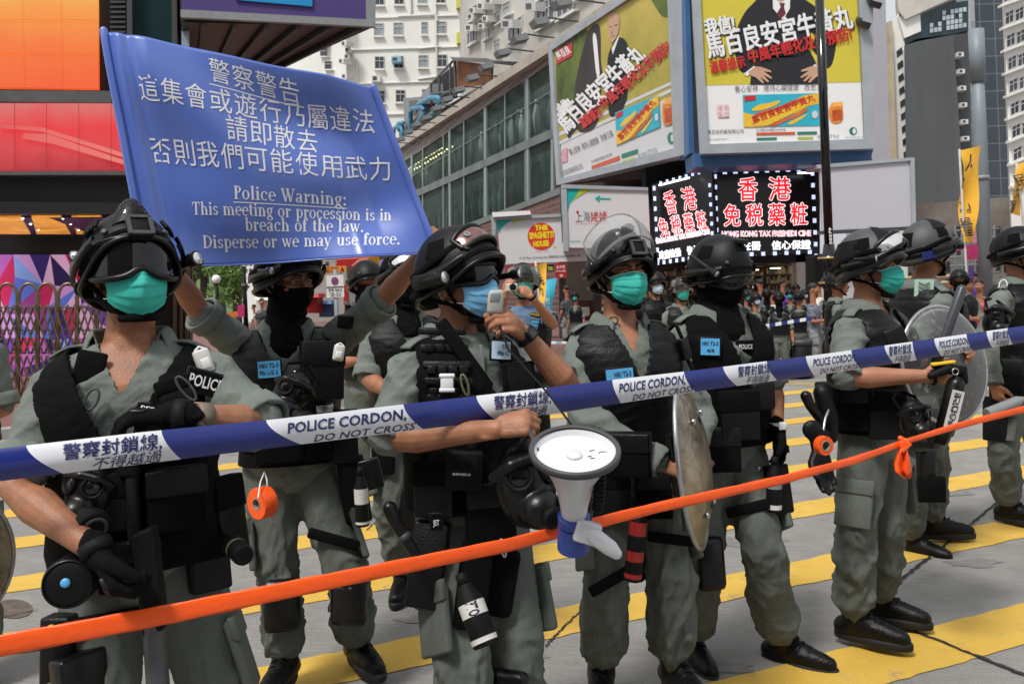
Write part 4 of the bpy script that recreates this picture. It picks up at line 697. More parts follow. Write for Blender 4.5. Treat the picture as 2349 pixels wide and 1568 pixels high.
words('lettering', [('50379', (1908,560), (1906,522), 6, .03)], frontal(Yl-.12), M['wordwhite'], lp, 0.)
sp = thing('street_pole', 'thick pale grey pole at right behind the yellow flag', 'pole', W(2262, 690, 16)*1); q = W(2262, 690, 16); q.z = .12
sp.location = q; ORG[sp.name] = q.copy()
make('pole', Geo().lathe(q, u, [(0,.125),(W(2262,300,16).z,.115),(W(2255,175,16).z,.10)], 16), mat('polegrey', (.20,.235,.26), .5, .1, 2), sp); make('sleeve', Geo().lathe(q, u, [(W(0,290,16).z,.135),(W(0,170,16).z,.135)], 16), bpy.data.materials['polegrey'], sp)
make('band', Geo().lathe(q, u, [(W(0,515,16).z,.135),(W(0,505,16).z,.135)], 16), M['grey'], sp)
def flag(lab, cols, pole, cloth, Y, txt, par=None, m='flagyellow', wm='ink'):
    s = frontal(Y); t = thing('flag', lab, 'flag', s(*pole[1]), 'protest flags')
    make('pole', Geo().tube([s(*pole[0]), s(*pole[1])], .02, 8), M['offwhite'], t); sf = lambda x, y, off=0: s(x, y, off) + V((0, .10*math.sin(x*.09+y*.035), 0))
    n = 14; A, B = [], []
    for i in range(n+1): t_ = i/n; A.append(sf(cloth[0][0]+(cloth[3][0]-cloth[0][0])*t_, cloth[0][1]+(cloth[3][1]-cloth[0][1])*t_)); B.append(sf(cloth[1][0]+(cloth[2][0]-cloth[1][0])*t_, cloth[1][1]+(cloth[2][1]-cloth[1][1])*t_))
    make('cloth', Geo().rings([A, [a.lerp(c, .33) for a, c in zip(A, B)], [a.lerp(c, .66) for a, c in zip(A, B)], B], closed=False), M[m], t)
    g = Geo()
    for ch, a, e, h in txt: write(g, ch, a, e, h, sf, .03, .008)
    if txt: make('lettering', g, M[wm], t, False)
    return t
M['flagyellow'] = mat('flagyellow', (.80,.42,.03), .7, .08, 3); M['flagblue'] = mat('flagblue', (.05,.42,.62), .7, .15, 3)
flag('large yellow flag of brushed black characters beside the grey pole', 0, ((2200,345),(2216,625)), ((2202,345),(2255,333),(2228,556),(2205,556)), 14.5, [('人',(2206,392),(2240,388),33),('民',(2206,450),(2236,447),42),('力',(2207,482),(2226,480),26),('量',(2207,540),(2226,538),40)])
flag('smaller yellow flag tilted at the right edge of the picture', 0, ((2331,378),(2348,520)), ((2330,378),(2352,372),(2346,495),(2308,490)), 14, [('民',(2326,428),(2344,424),26),('力',(2318,455),(2338,452),22),('量',(2310,488),(2332,485),26)])
flag('narrow yellow flag below the middle of the blue banner', 0, ((840,595),(846,700)), ((842,590),(872,588),(869,655),(845,660)), 19, [('人',(849,616),(864,614),20),('民',(849,638),(864,636),20)])
flag('yellow flag leaning behind the photographer', 0, ((1228,602),(1240,720)), ((1228,608),(1254,602),(1250,690),(1236,700)), 15, [('人',(1233,628),(1247,626),16),('民',(1233,652),(1248,650),22),('力',(1234,676),(1246,674),18)])
flag('blue flag with a white dove and white characters', 0, ((1243,640),(1252,735)), ((1243,644),(1276,637),(1264,722),(1252,722)), 15.5, [('民',(1252,697),(1262,696),13),('主',(1252,712),(1262,711),11)], m='flagblue', wm='wordwhite')
tag(make('flag_emblem', slab(soft([(1250,655),(1256,664),(1266,650),(1270,656),(1263,670),(1268,678),(1256,680),(1250,670)]), frontal(15.3), .01), M['wordwhite']), 'white dove shape on the blue flag', 'emblem') if False else None
flag('pale blue flag hanging at the far right', 0, ((2321,590),(2330,690)), ((2318,588),(2325,585),(2328,692),(2312,690)), 15, [], m='flagblue')
flag('white flag with turquoise marks below the banner', 0, ((797,640),(806,700)), ((797,642),(806,640),(814,692),(799,694)), 22, [], m='flagwhite') if M.setdefault('flagwhite', mat('flagwhite', (.6,.66,.68), .7, .2, 6)) else 0
NP = frontal(16); ns = thing('parking_sign', 'white no stopping sign reading 24 hrs beneath the blue banner', 'sign', NP(770, 760))
make('pole', Geo().lathe(V((NP(770,700).x,16.05,0)), u, [(0,.04),(NP(770,618).z,.04)], 10), M['grey'], ns); make('panel', slab([(748,632),(787,630),(789,681),(749,683)], NP, .03), M['sheet'], ns, False); make('panel_line', slab([(748,658),(787,656),(787,657.5),(748,659.5)], NP, .01, .012), M['ink'], ns, False)
words('lettering', [('24 hrs', (753,668), (784,666.5), 6.5, .02), ('全日', (756,679.5), (781,678.5), 9, .0)], NP, M['ink'], ns, .012); flat('roundel', [circ(767.5,644,8,9,24)], NP, M['red'], ns, .012); flat('roundel_field', [circ(767.5,644,5.8,6.6,24)], NP, mat('signblue', (.05,.12,.45), .5, 0), ns, .016); flat('roundel_cross', [[(762,639),(763.5,638),(773,648.5),(771.5,649.5)],[(772,638.5),(773,640),(763,649.5),(762,648)]], NP, M['red'], ns, .02)
OP = frontal(16.5); os_ = thing('direction_sign', 'orange pedestrian direction sign above the no stopping sign', 'sign', OP(765, 760)); make('panel', slab([(737,612),(793,609),(793,624),(737,627)], OP, .04), mat('signorange', (.65,.22,.02), .5, .1, 3), os_, False); words('lettering', [('Ped Street', (746,616.5), (775,615), 4.2, .01), ('利士街', (748,625), (775,623.5), 6, .01)], OP, M['ink'], os_, .012); flat('arrow', [[(739,618),(741.5,614),(744,618),(742.5,618),(742.5,624),(740.5,624),(740.5,618)]], OP, M['ink'], os_, .012); flat('walker', [[(783,613),(785,612),(786,616),(789,619),(787,620),(789,623),(787,623.5),(784,619),(781,623.5),(780,622.5),(783,617)]], OP, M['ink'], os_, .012); make('pole', Geo().lathe(V((OP(765,620).x,16.6,0)), u, [(0,.04),(OP(765,618).z,.04)], 8), M['grey'], os_)
for lab, q, mm in (('magenta notice on the grey pole under the yellow flag', [(2217,562),(2243,560),(2243,594),(2217,596)], 'magenta'), ('pink and white upright notice beside the yellow flag', [(2227,530),(2238,528),(2240,555),(2229,556)], 'pinkwhite'), ('small magenta sign left of the yellow flag foot', [(2188,566),(2206,564),(2206,574),(2188,576)], 'magenta'), ('purple upright board below the magenta notice', [(2224,610),(2232,610),(2234,690),(2226,690)], 'purplebd'), ('bright red upright sign far down the street', [(787,655),(797,653),(798,690),(788,692)], 'red'), ('pink round-cornered notice near the street trees', [(545,700),(560,698),(560,726),(545,728)], 'magenta'), ('orange notice hanging near the street trees', [(521,716),(545,714),(545,726),(521,728)], 'orangebd')):
    M.setdefault('magenta', mat('magenta', (.40,.02,.12), .5, .2, 6)); M.setdefault('pinkwhite', mat('pinkwhite', (.5,.2,.25), .5, .4, 8)); M.setdefault('purplebd', mat('purplebd', (.09,.03,.22), .5, .2, 4)); M.setdefault('orangebd', mat('orangebd', (.5,.15,.02), .5, .2, 4))
    s = frontal(15.5 if q[0][0] > 2000 else 30); t = tag(make('notice_board', slab(q, s, .05), M[mm], None, False), lab, 'notice', 'coloured street notices')
for i, (y0, y1) in enumerate(((640,632),(655,646))): tag(make('bamboo_pole', Geo().tube([W(2030,y0,15.2), W(2205,y1,15.6)], .03, 8), mat('bamboo', (.50,.38,.22), .6, .15, 4) if 'bamboo' not in bpy.data.materials else bpy.data.materials['bamboo']), ['upper horizontal bamboo pole behind the right-hand officers','lower horizontal bamboo pole behind the right-hand officers'][i], 'pole', 'bamboo rails')
# black loudspeaker on a stand and a black bin beside the shop
tag(make('loudspeaker', slab([(1866,586),(1898,580),(1898,652),(1868,655)], frontal(18), .5), M['black'], None, False, .03), 'black boxy loudspeaker hanging beside the lamp post', 'loudspeaker')
bn = thing('litter_bin', 'round black litter bin at the pavement edge behind the tape', 'bin', G(1836, 868)); q = G(1836, 868); make('bin', Geo().lathe(q, u, [(0,.15),(.05,.17),(.60,.20),(.61,.17),(.55,.17)], 24), M['black'], bn); make('rim', Geo().lathe(q, u, [(.55,.205),(.60,.21),(.63,.2),(.63,.15)], 24), M['dgrey'], bn)
# ================================================================ TREES AND FAR STREET
def leafmat(name, c1, c2):
    m = mat(name, c1, .7, 0, 1.2, col2=c2); return m
M['leaf'] = leafmat('leaf', (.055,.12,.018), (.16,.26,.05)); M['leaf2'] = leafmat('leaf2', (.035,.075,.02), (.10,.16,.045)); M['bark'] = mat('bark', (.08,.06,.045), .9, .3, 4)
def tree(label, p, h, w, nl, mm, seed, group=None, ls=.22):
    r = np.random.default_rng(seed); p = V(p); t = thing('tree', label, 'tree', p, group); g = Geo()
    g.tube([p, p+V((.05,0,h*.3)), p+V((.12,0,h*.6))], [w*.06, w*.045, w*.02], 8)
    cl = []
    for k in range(11):
        a = r.uniform(0, 6.28); e = p + V((math.cos(a)*w*r.uniform(.1,.42), math.sin(a)*w*r.uniform(.1,.42), h*r.uniform(.38,.92))); cl.append((e, w*r.uniform(.13,.26))); g.tube([p+V((.05,0,h*.32)), e], [w*.02, w*.006], 6)
    make('trunk', g, M['bark'], t); g = Geo(); vs = []; fs = []
    for i in range(nl):
        e, rd = cl[r.integers(len(cl))]; d = V(r.normal(0,1,3)); d = d.normalized()*rd*r.uniform(.35,1.08)**.6; c = e + V((d.x, d.y, d.z*.8)); a = V(r.normal(0,1,3)).normalized(); b = a.orthogonal().normalized(); s = ls*r.uniform(.5,1.2); k = len(vs); vs += [c+a*s, c+b*s*.6, c-a*s, c-b*s*.6]; fs.append([k,k+1,k+2,k+3])
    make('crown', g.add(vs, fs), mm, t, False); return t
tree('small bright green street tree left of the banner holder', G(548, 745), 4.6, 4.4, 2600, M['leaf'], 1, None, .12)
for i, (x, Y, h, w, lab) in enumerate(((470,95,12,11,'leafy tree on the slope close to the raised forearm'),(505,105,15,12,'tall light green tree in the middle of the slope'),(545,110,13,12,'green tree at the right end of the leafy slope'),(440,88,10,10,'dark green tree half hidden behind the first helmet'),(578,120,16,12,'green hillside tree nearest the pale far building'))): tree(lab, V((W(x,690,Y).x, Y, 0 if i < 4 else 0)), h+1.5, w, 4200, M['leaf'] if i in (1,2) else M['leaf2'], 20+i, 'trees on the slope', .30)
hill = Geo(); rows = []
for j in range(9): rows.append([V((W(330+i*24,690,150).x, 125+j*14, max(0, (j*2.6) + 1.2*noise.noise(V((i*.4,j*.4,0))) if j else 0))) for i in range(16)])
struct('hill', hill.rings(rows, closed=False), M['leaf2'])
fs_ = [('cream far building with a flat roof above the leafy slope', [(455,600),(540,596),(540,618),(455,622)], 170, 'render'), ('narrow pale far tower right of the leafy slope', [(556,560),(592,555),(594,700),(560,705)], 75, 'render'), ('brown dark far building behind the orange direction sign', [(700,560),(800,540),(802,720),(700,722)], 60, 'farwall'), ('far red fronted building down the middle street', [(795,585),(905,575),(905,740),(795,745)], 45, 'shopwall')]
M['farwall'] = mat('farwall', (.30,.28,.26), .8, .3, .4)
for lab, q, Y, mm in fs_:
    s = frontal(Y); t = thing('far_building', lab, 'building', s(*q[3])); make('wall', slab([q[0],q[1],(q[1][0],740),(q[0][0],742)], s, 8), M[mm], t, False)
    for i in range(3):
        for j in range(4):
            x = q[0][0] + (q[1][0]-q[0][0])*(.2+.3*i); y = q[0][1] + 8 + j*16
            if y < q[2][1]-6: make('window', slab([(x-3,y),(x+3,y),(x+3,y+8),(x-3,y+8)], s, .2, .06), M['windark'], t, False)
for lab, q, Y, mm in (('red awning far down the street under the banner', [(772,596),(860,590),(862,606),(770,612)], 34, 'red'), ('purple tent roof beside the yellow flag', [(815,620),(875,612),(880,634),(812,640)], 26, 'purplebd'), ('second red awning left of the tent', [(805,610),(840,606),(842,616),(803,620)], 30, 'red')):
    s = frontal(Y); tag(make('awning', Geo().prism([s(*p) for p in q], V((0,1.5,.3))), M[mm], None, False), lab, 'awning')
s = frontal(27); tag(make('shop_screen', slab([(812,628),(838,622),(840,662),(814,664)], s, .1), mat('whitescreen', (.5,.55,.7), .4, .3, 2, emit=.5), None, False), 'pale lit screen under the purple tent roof', 'screen')
for i, (x, Y, y) in enumerate(((562,40,610),(498,60,640))):
    q = G(x, 760) if i == 0 else V((W(x,700,Y).x, Y, 0)); q = V((W(x,690,Y).x, Y, 0)); t = thing('street_lamp', ['thin black street pole rising beside the far street trees','short street lamp with round white globe on the slope'][i], 'lamp', q); z = W(x, y, Y).z
    make('pole', Geo().lathe(q, u, [(0,.12),(z,.08)], 10), M['black'], t)
    if i: make('globe', Geo().ell(q + V((0,0,z)), .3, .3, .3), M['white'], t)
    else: make('ring', Geo().lathe(q, u, [(z-1,.12),(z-.9,.16),(z-.8,.12)], 10), M['dgrey'], t)
for i, (x, y, w, h) in enumerate(((600,705,26,34),(625,725,30,30),(710,700,36,36),(745,712,26,30),(805,712,30,26),(822,700,24,30))):
    s = frontal(32+i); tag(make('market_stall', Geo().prism([s(x-w/2,y-h/2), s(x+w/2,y-h/2), s(x+w/2,y+h/2), s(x-w/2,y+h/2)], V((0,1,0))).prism([s(x-w*.6,y-h*.5,.5), s(x+w*.6,y-h*.5,.5), s(x+w*.55,y-h*.75), s(x-w*.55,y-h*.75)], V((0,1.2,0))), [M['offwhite'], M['grey'], M['red'], M['boardblue'], M['brownwall'], M['grey']][i], None, False), ['pale stall left of the red far notice','grey stall behind the left shoulder of the banner holder','red stall beneath the orange direction sign','blue stall right of the no stopping sign','brown stall under the red awning','grey stall below the pale lit screen'][i], 'stall', 'far street stalls')
# ================================================================ PEOPLE
U3 = V((0,0,1))
M['eyewhite'] = mat('eyewhite', (.55,.52,.5), .3, 0); M['iris'] = mat('iris', (.015,.008,.005), .15, 0); M['brow'] = mat('brow', (.012,.010,.009), .8, 0); M['lip'] = mat('lip', (.30,.10,.07), .45, .1, 30)
M['hair'] = mat('hair', (.010,.009,.009), .6, .3, 40, .3, 200); M['tshirt'] = mat('tshirt', (.10,.16,.26), .85, .15, 6, .3, 80); M['tshirt_grey'] = mat('tshirt_grey', (.13,.14,.18), .85, .15, 6, .3, 80); M['boot'] = mat('boot', (.0035,.0035,.0035), .42, .3, 14, .25, 90, spec=.22); M['sole'] = mat('sole', (.004,.004,.0045), .75, .2, 20)
RINGS = [(.80,.105,.10,0),(.84,.165,.118,0),(.92,.180,.128,0),(1.02,.168,.118,0),(1.12,.170,.120,.005),(1.22,.182,.128,.010),(1.31,.192,.130,.012),(1.38,.196,.120,.008),(1.425,.185,.105,.0),(1.455,.145,.088,-.004),(1.485,.095,.075,-.008),(1.52,.066,.064,-.006)]
def yawdir(a): a = math.radians(a); return V((math.sin(a), -math.cos(a), 0))
class Person:
    def __init__(P, label, head, hyaw=0, pitch=0, byaw=None, lean=(0,0), group='police officers behind the cordon', s=None, skin='skin', tilt=0., bulk=.95, neck=(0,0), drop=.032):
        P.drop = drop
        P.H = head if isinstance(head, V) else W(*head); P.Y = P.H.y; P.s = s or P.H.z / 1.632; P.bulk = bulk
        P.F0 = yawdir(hyaw); P.FB = yawdir(hyaw if byaw is None else byaw); P.LB = U3.cross(P.FB)
        L = U3.cross(P.F0); q = Matrix.Rotation(-math.radians(pitch), 3, L); P.F = q @ P.F0; P.U = q @ U3
        q = Matrix.Rotation(math.radians(tilt), 3, P.F); P.U = q @ P.U; P.L = P.U.cross(P.F)
        P.N = V((P.H.x, P.H.y, 0)) - P.F0*.025*P.s + V((neck[0], neck[1], 0)); P.lean = V((lean[0], lean[1], 0))
        P.root = thing('person', label, 'person', P.axis(.9) * V((1,1,0)) if False else V((P.axis(.9).x, P.axis(.9).y, 0)), group)
        P.gear = []; P._bvh = None; P.skin = skin; P.sk = Geo(); P.wr = {}
    def axis(P, z): t = (1.5 - z)/.6; p = P.N + P.lean*max(-.2, min(t, 1.1)); q = max(0., min(1., (z-1.0)/.38)); return V((p.x, p.y, (z - P.drop*q*q*(3-2*q))*P.s))
    def ring(P, z):
        for a, b in zip(RINGS, RINGS[1:]):
            if z <= b[0] or b is RINGS[-1]: t = max(0, min(1, (z-a[0])/(b[0]-a[0]))); return [a[i]+(b[i]-a[i])*t for i in (1,2,3)]
    def tp(P, z, phi, e=0., ef=0.):      # point on the trunk: phi 0 = front, +90 = the person's left
        hw, hd, fw = P.ring(z); c, s_ = math.cos(phi), math.sin(phi); k = (abs(c)**2.5 + abs(s_)**2.5)**(-1/2.5); bb = P.bulk
        return P.axis(z) + P.FB*((fw + (hd*bb+e+(ef if c > 0 else ef*.3))*k*c)*P.s) + P.LB*((hw*bb+e)*k*s_*P.s)
    def h(P, l, f, u): return P.H + (P.L*l + P.F*f + P.U*u)*P.s
    def shoulder(P, sd): return P.axis(1.405) + P.LB*(.175*P.bulk*P.s*(1 if sd == 'L' else -1))
    def trunk(P, g, z0, z1, e, n=32, k=18): return g.rings([[P.tp(z0+(z1-z0)*i/k, 2*math.pi*j/n, e) for j in range(n)] for i in range(k+1)])
    def at(P, px, py):
        if P._bvh is None:
            vs, fs = [], []; dg = bpy.context.evaluated_depsgraph_get()
            for o in P.gear:
                me = o.evaluated_get(dg).to_mesh(); k = len(vs); b = base(o); vs += [v.co + b for v in me.vertices]; fs += [[i+k for i in p.vertices] for p in me.polygons]
            P._bvh = BVHTree.FromPolygons(vs, fs)
        r = ray(px, py).normalized(); loc, no, i, d = P._bvh.ray_cast(CAM, r)
        if loc is None: q, no, i, d = P._bvh.find_nearest(W(px, py, P.Y)); loc = W(px, py, q.y - .02); no = -r
        if no.dot(r) > 0: no = -no
        return loc, no
    def add(P, name, g, m, parent=None, hitme=True, **k):
        o = make(name, g, m, parent or P.root, **k)
        if hitme: P.gear.append(o); P._bvh = None
        return o
    # ---- skin
    def head(P, eyes=False, ears=True, chest=False):
        g = P.sk; s = P.s; L, F, U = P.L, P.F, P.U; h = P.h
        g.ell(h(0,-.012,.045), .077*s, .098*s, .088*s, L, F, U); g.ell(h(0,.026,-.035), .064*s, .070*s, .082*s, L, F, U); g.ell(h(0,.045,-.085), .038*s, .042*s, .028*s, L, F, U); g.ell(h(0,.066,.035), .052*s, .030*s, .022*s, L, F, U)
        g.tube([h(0,.088,.018), h(0,.102,-.012), h(0,.112,-.030)], [.008*s,.011*s,.014*s], 8); g.ell(h(.012,.098,-.034), .008*s, .010*s, .008*s, L, F, U, 8, 6); g.ell(h(-.012,.098,-.034), .008*s, .010*s, .008*s, L, F, U, 8, 6)
        g.ell(h(0,.090,-.060), .024*s, .012*s, .009*s, L, F, U, 10, 8); g.ell(h(0,.088,-.070), .020*s, .012*s, .008*s, L, F, U, 10, 8)
        for k in (1,-1):
            g.ell(h(.046*k,.060,-.018), .024*s, .022*s, .024*s, L, F, U, 10, 8)
            if ears: g.ell(h(.079*k,-.012,-.008), .010*s, .019*s, .033*s, (L - F*.35*k).normalized(), F, U, 12, 10); g.tube([h(.083*k,-.020,.018), h(.086*k,-.026,.0), h(.083*k,-.012,-.034)], [.006*s,.007*s,.006*s], 6)
        g.tube([h(0,-.025,-.02), h(0,-.02,-.08), P.axis(1.52), P.axis(1.46), P.axis(1.3)], [.066*s,.058*s,.060*s,.075*s,.10*s], 16); P.eyes = eyes
        if chest: P.trunk(g, 1.22, 1.485, -.002, k=8)
    def finish_skin(P, vox):
        me = remesh(P.sk, vox, 3, .45); s = P.s; L, F, U = P.L, P.F, P.U
        if P.eyes:
            co = verts(me)
            for k in (1,-1):
                c = np.array(P.h(.031*k,.088,.008)); d = np.linalg.norm(co - c, axis=1); co -= np.outer(np.exp(-(d/(.016*s))**2)*.011*s, np.array(F))
            setv(me, co)
        g = Geo(); o = len(me.vertices); g.v = [tuple(v.co) for v in me.vertices]; g.f = [list(p.vertices) for p in me.polygons]; g.m = [0]*len(g.f)
        if P.eyes:
            for k in (1,-1):
                c = P.h(.031*k,.074,.008); g.cm = 1; g.ell(c, .0125*s, .0125*s, .0125*s, L, F, U, 14, 10); g.cm = 2; g.ell(c + F*.0075*s, .0062*s, .0062*s, .0062*s, L, F, U, 10, 8)
                g.cm = 0; g.tube([P.h((.031-.017)*k,.086,.010), P.h(.031*k,.0905,.0165), P.h((.031+.017)*k,.080,.010)], .0045*s, 6); g.tube([P.h((.031-.015)*k,.085,.003), P.h(.031*k,.088,.0005), P.h((.031+.017)*k,.079,.004)], .0040*s, 6)
                g.cm = 3; g.tube([P.h(.013*k,.0975,.028), P.h(.030*k,.098,.034), P.h(.050*k,.084,.030)], [.0045*s,.0045*s,.0025*s], 6)
        me2 = bpy.data.meshes.new('body'); me2.from_pydata(g.v, [], g.f); me2.polygons.foreach_set('material_index', g.m); me2.update(); bpy.data.meshes.remove(me)
        return P.add('body', me2, [M[P.skin], M['eyewhite'], M['iris'], M['brow']])
    def arm(P, sd, elbow, wrist, hand=None, upper=True):
        s = P.s; a = P.shoulder(sd); e = elbow if isinstance(elbow, V) else W(*elbow); w = wrist if isinstance(wrist, V) else W(*wrist); P.wr[sd] = (a, e, w); m = e.lerp(w, .28)
        P.sk.tube([P.axis(1.36), a, a.lerp(e, .5), e, m, e.lerp(w, .65), w], [.05*s,.046*s,.042*s,.041*s,.046*s,.034*s,.0265*s], 14)
        if hand: P.hand(P.sk, sd, w, *hand)
    def hand(P, g, sd, w, d, n, curl=(20,30,20), spread=1., thumb=(.55,.5), size=1., grow=0., cut=1., fings=None):
        """d: wrist to knuckles, n: the way the palm faces; curl: bend at the three joints in degrees; fings: per finger multipliers"""
        s = P.s*size; d = V(d).normalized(); n = V(n); n = (n - d*n.dot(d)).normalized(); l = d.cross(n)*(1 if sd == 'R' else -1); w = w if isinstance(w, V) else W(*w)
        out = {}
        g.tube([w - d*.03*s, w, w + d*.03*s + l*.004*s, w + d*.062*s], [.026*s+grow,.027*s+grow,.034*s+grow,.036*s+grow], 14, flat=(n, .52))
        for i, (off, ln, back) in enumerate(((.029,.074,.004),(.010,.082,0),(-.010,.076,.004),(-.029,.060,.012))):
            k = w + d*((.088-back)*s) + l*off*s; g.tube([w + d*.02*s + l*off*.6*s, k], [.015*s+grow,.0125*s+grow], 10)
            a = 0; p = k; dd = (d + l*off*2.2*(spread-1)).normalized(); pts = [p]; c_ = fings[i] if fings else 1.
            for j, (fr_, cu) in enumerate(zip((.46,.31,.23), curl)):
                if j/3 >= cut: break
                a += math.radians(cu)*c_; v = dd*math.cos(a) + n*math.sin(a); p = p + v*ln*fr_*s; pts.append(p)
            g.tube(pts, [(.0105 - .0012*q)*s*(1 if i < 3 else .9) + grow for q in range(len(pts))], 10); out[i] = pts
        t0 = w + d*.018*s + l*.020*s; t1 = t0 + (l*.75*thumb[0]*1.6 + d*.65 + n*thumb[1]*.6).normalized()*.042*s; t2 = t1 + (l*thumb[0]*.5 + d*.9 + n*thumb[1]).normalized()*.032*s; t3 = t2 + (d*.9 + n*thumb[1]*1.3 - l*.1).normalized()*.025*s
        g.tube([t0, t1, t2, t3], [.018*s+grow,.0145*s+grow,.0120*s+grow,.0095*s+grow], 10); out['t'] = [t0,t1,t2,t3]; return out
    def glove(P, sd, d, n, curl, m='nylon', vox=.0045, cut=1., wrist=None, **k):
        g = Geo(); w = wrist or P.wr[sd][2]; d_ = V(d).normalized(); P.hand(g, sd, w, d, n, curl, grow=.0028, cut=cut, **k); g.tube([w - d_*.022*P.s, w - d_*.01*P.s, w + d_*.01], [.033*P.s,.035*P.s,.033*P.s], 14)
        me = remesh(g, vox, 2, .4); crease(me, 5, .0012, 90); o = P.add('glove', me, M[m])
        nn = V(n).normalized(); w_ = w + d_*.088*P.s - nn*.016*P.s; l = d_.cross(nn).normalized(); kk = Geo(); kk.box(w_ - d_*.012*P.s, l*.036*P.s, d_*.016*P.s, nn*.006*P.s); make('knuckle_guard', kk, M['rubber'], o, bevel=.004); st = Geo(); st.lathe(w - d_*.012*P.s, d_, [(-.014,.0375*P.s),(.014,.0375*P.s)], 18); make('wrist_strap', st, M['black'], o)
        return o
    # ---- clothes
    def shirt(P, sleeves, m='uniform', vox=.010, amp=.0075, seed=1, collar=True, tail=.80, collar_m=None, open_=38, vopen=None):
        g = Geo(); s = P.s; P.trunk(g, tail, 1.49, .012)
        for sd, kind in sleeves.items():
            a, e, w = P.wr[sd]; out = (a - P.axis(1.405)).normalized(); a0 = a - out*.03*s - U3*.015*s
            if kind == 'long': q = w.lerp(e, .06); g.tube([a0, a.lerp(e,.15), a.lerp(e,.5), a.lerp(e,.85), e, e.lerp(q,.35), e.lerp(q,.75), q], [x*s for x in (.076,.075,.068,.065,.064,.059,.051,.046)], 18, cap=True)
            else:
                t = .92 if kind == 'short' else kind; q = a.lerp(e, t); g.tube([a0, a.lerp(e,.15), a.lerp(e,.5*t), a.lerp(e,.8*t), q], [x*s for x in (.077,.076,.069,.066,.064)], 18)
        me = remesh(g, vox, 4, .5); sh = [(P.wr[k][0], P.wr[k][1]) for k in sleeves]
        crease(me, seed, amp*1.25, 24, None); crease(me, seed+50, amp*.18, 75)
        if vopen:
            bm = bmesh.new(); bm.from_mesh(me); kill = []
            for f in bm.faces:
                c = f.calc_center_median(); d = c - P.axis(min(1.5, c.z/s + P.drop)); fr_ = d.dot(P.FB); ll = abs(d.dot(P.LB))
                if fr_ > .01 and c.z/s + P.drop > vopen[0] and ll < (c.z/s + P.drop - vopen[0])*vopen[1]*s: kill.append(f)
            bmesh.ops.delete(bm, geom=kill, context='FACES')
            for _ in range(4): bmesh.ops.smooth_vert(bm, verts=[v for v in bm.verts if v.is_boundary], factor=.5, use_axis_x=True, use_axis_y=True, use_axis_z=True)
            bm.to_mesh(me); bm.free()
        o = P.add('shirt', me, M[m]); P.shirt_o = o
        for sd, kind in sleeves.items():
            a, e, w = P.wr[sd]
            if kind == 'long': q = w.lerp(e, .06); d = (w - e).normalized(); r_ = .047
            else: t = .92 if kind == 'short' else kind; q = a.lerp(e, t); d = (e - a).normalized(); r_ = .068
            c = Geo().lathe(q, d, [(-.035*s,r_*s),(-.034*s,(r_+.006)*s),(.012*s,(r_+.010)*s),(.022*s,(r_+.007)*s),(.021*s,(r_-.004)*s),(-.01*s,(r_-.006)*s)], 36, False); cm = c.mesh(); bm = bmesh.new(); bm.from_mesh(cm); bmesh.ops.subdivide_edges(bm, edges=bm.edges, cuts=1); bm.to_mesh(cm); bm.free(); crease(cm, seed+9, .005, 40); P.add('cuff', cm, M[m], o)
            ep = Geo(); o2 = (P.shoulder(sd) - P.axis(1.405)).normalized(); c0 = P.axis(1.475) + o2*.075*s; c1 = P.shoulder(sd) + U3*.052*s + o2*.028*s; A, B = [], []
            for i in range(8):
                t = i/7; p = c0.lerp(c1, t) + U3*.020*math.sin(t*math.pi)*s; A.append(p + P.FB*.026*s); B.append(p - P.FB*.026*s)
            eo = P.add('epaulette', ep.rings([A, B], closed=False), M[m], o, hitme=False); q2 = eo.modifiers.new('t', 'SOLIDIFY'); q2.thickness = .006
        if collar:
            rows = []; n = 44; a0 = math.radians(open_)
            for j, (z, rr, dr) in enumerate(((1.475,.078,-.004),(1.515,.080,.012),(1.525,.086,.010),(1.505,.102,.0),(1.468,.118,-.006))):
                row = []
                for i in range(n+1):
                    t = i/n; a = a0*(.55 if j < 1 else 1.0) + (2*math.pi - 2*a0*(.55 if j < 1 else 1.))*t; fr_ = max(0, math.cos(a)); dz = -.055*fr_**2 if j < 3 else (-.075 if j == 3 else -.105)*fr_**1.6
                    c = P.axis(z + dz + dr*0); row.append(c + P.FB*(math.cos(a)*(rr+.02*fr_)*s) + P.LB*(math.sin(a)*rr*1.05*s))
                rows.append(row)
            g = Geo().rings(rows, closed=False); cm = g.mesh(); bm = bmesh.new(); bm.from_mesh(cm); bmesh.ops.subdivide_edges(bm, edges=bm.edges, cuts=1, smooth=.4); bm.to_mesh(cm); bm.free(); crease(cm, seed+3, .0015, 40)
            o3 = P.add('collar', cm, M[collar_m or m], o); q2 = o3.modifiers.new('t', 'SOLIDIFY'); q2.thickness = .004
        return o
    def trousers(P, legs, m='trouser', vox=.011, amp=.010, seed=4, baggy=1., bloused=True):
        g = Geo(); s = P.s; P.trunk(g, .80, 1.0, .006, k=6); P.legs = {}
        for sd, (kn, an) in legs.items():
            k = 1 if sd == 'L' else -1; hp = P.axis(.87) + P.LB*.088*k*s; kn = kn if isinstance(kn, V) else W(*kn); an = an if isinstance(an, V) else W(*an); P.legs[sd] = (hp, kn, an); b = baggy
            end = an + (kn-an).normalized()*.035*s
            g.tube([hp + U3*.03*s, hp.lerp(kn,.3), hp.lerp(kn,.7), kn, kn.lerp(end,.35), kn.lerp(end,.72), kn.lerp(end,.9), end], [x*s for x in (.104,.103*b,.092*b,.084*b,.086*b,.086*b,.084*b if bloused else .075,.058 if bloused else .07)], 20)
        me = remesh(g, vox, 4, .5); zk = sum(P.legs[k][1].z for k in P.legs)/len(P.legs)
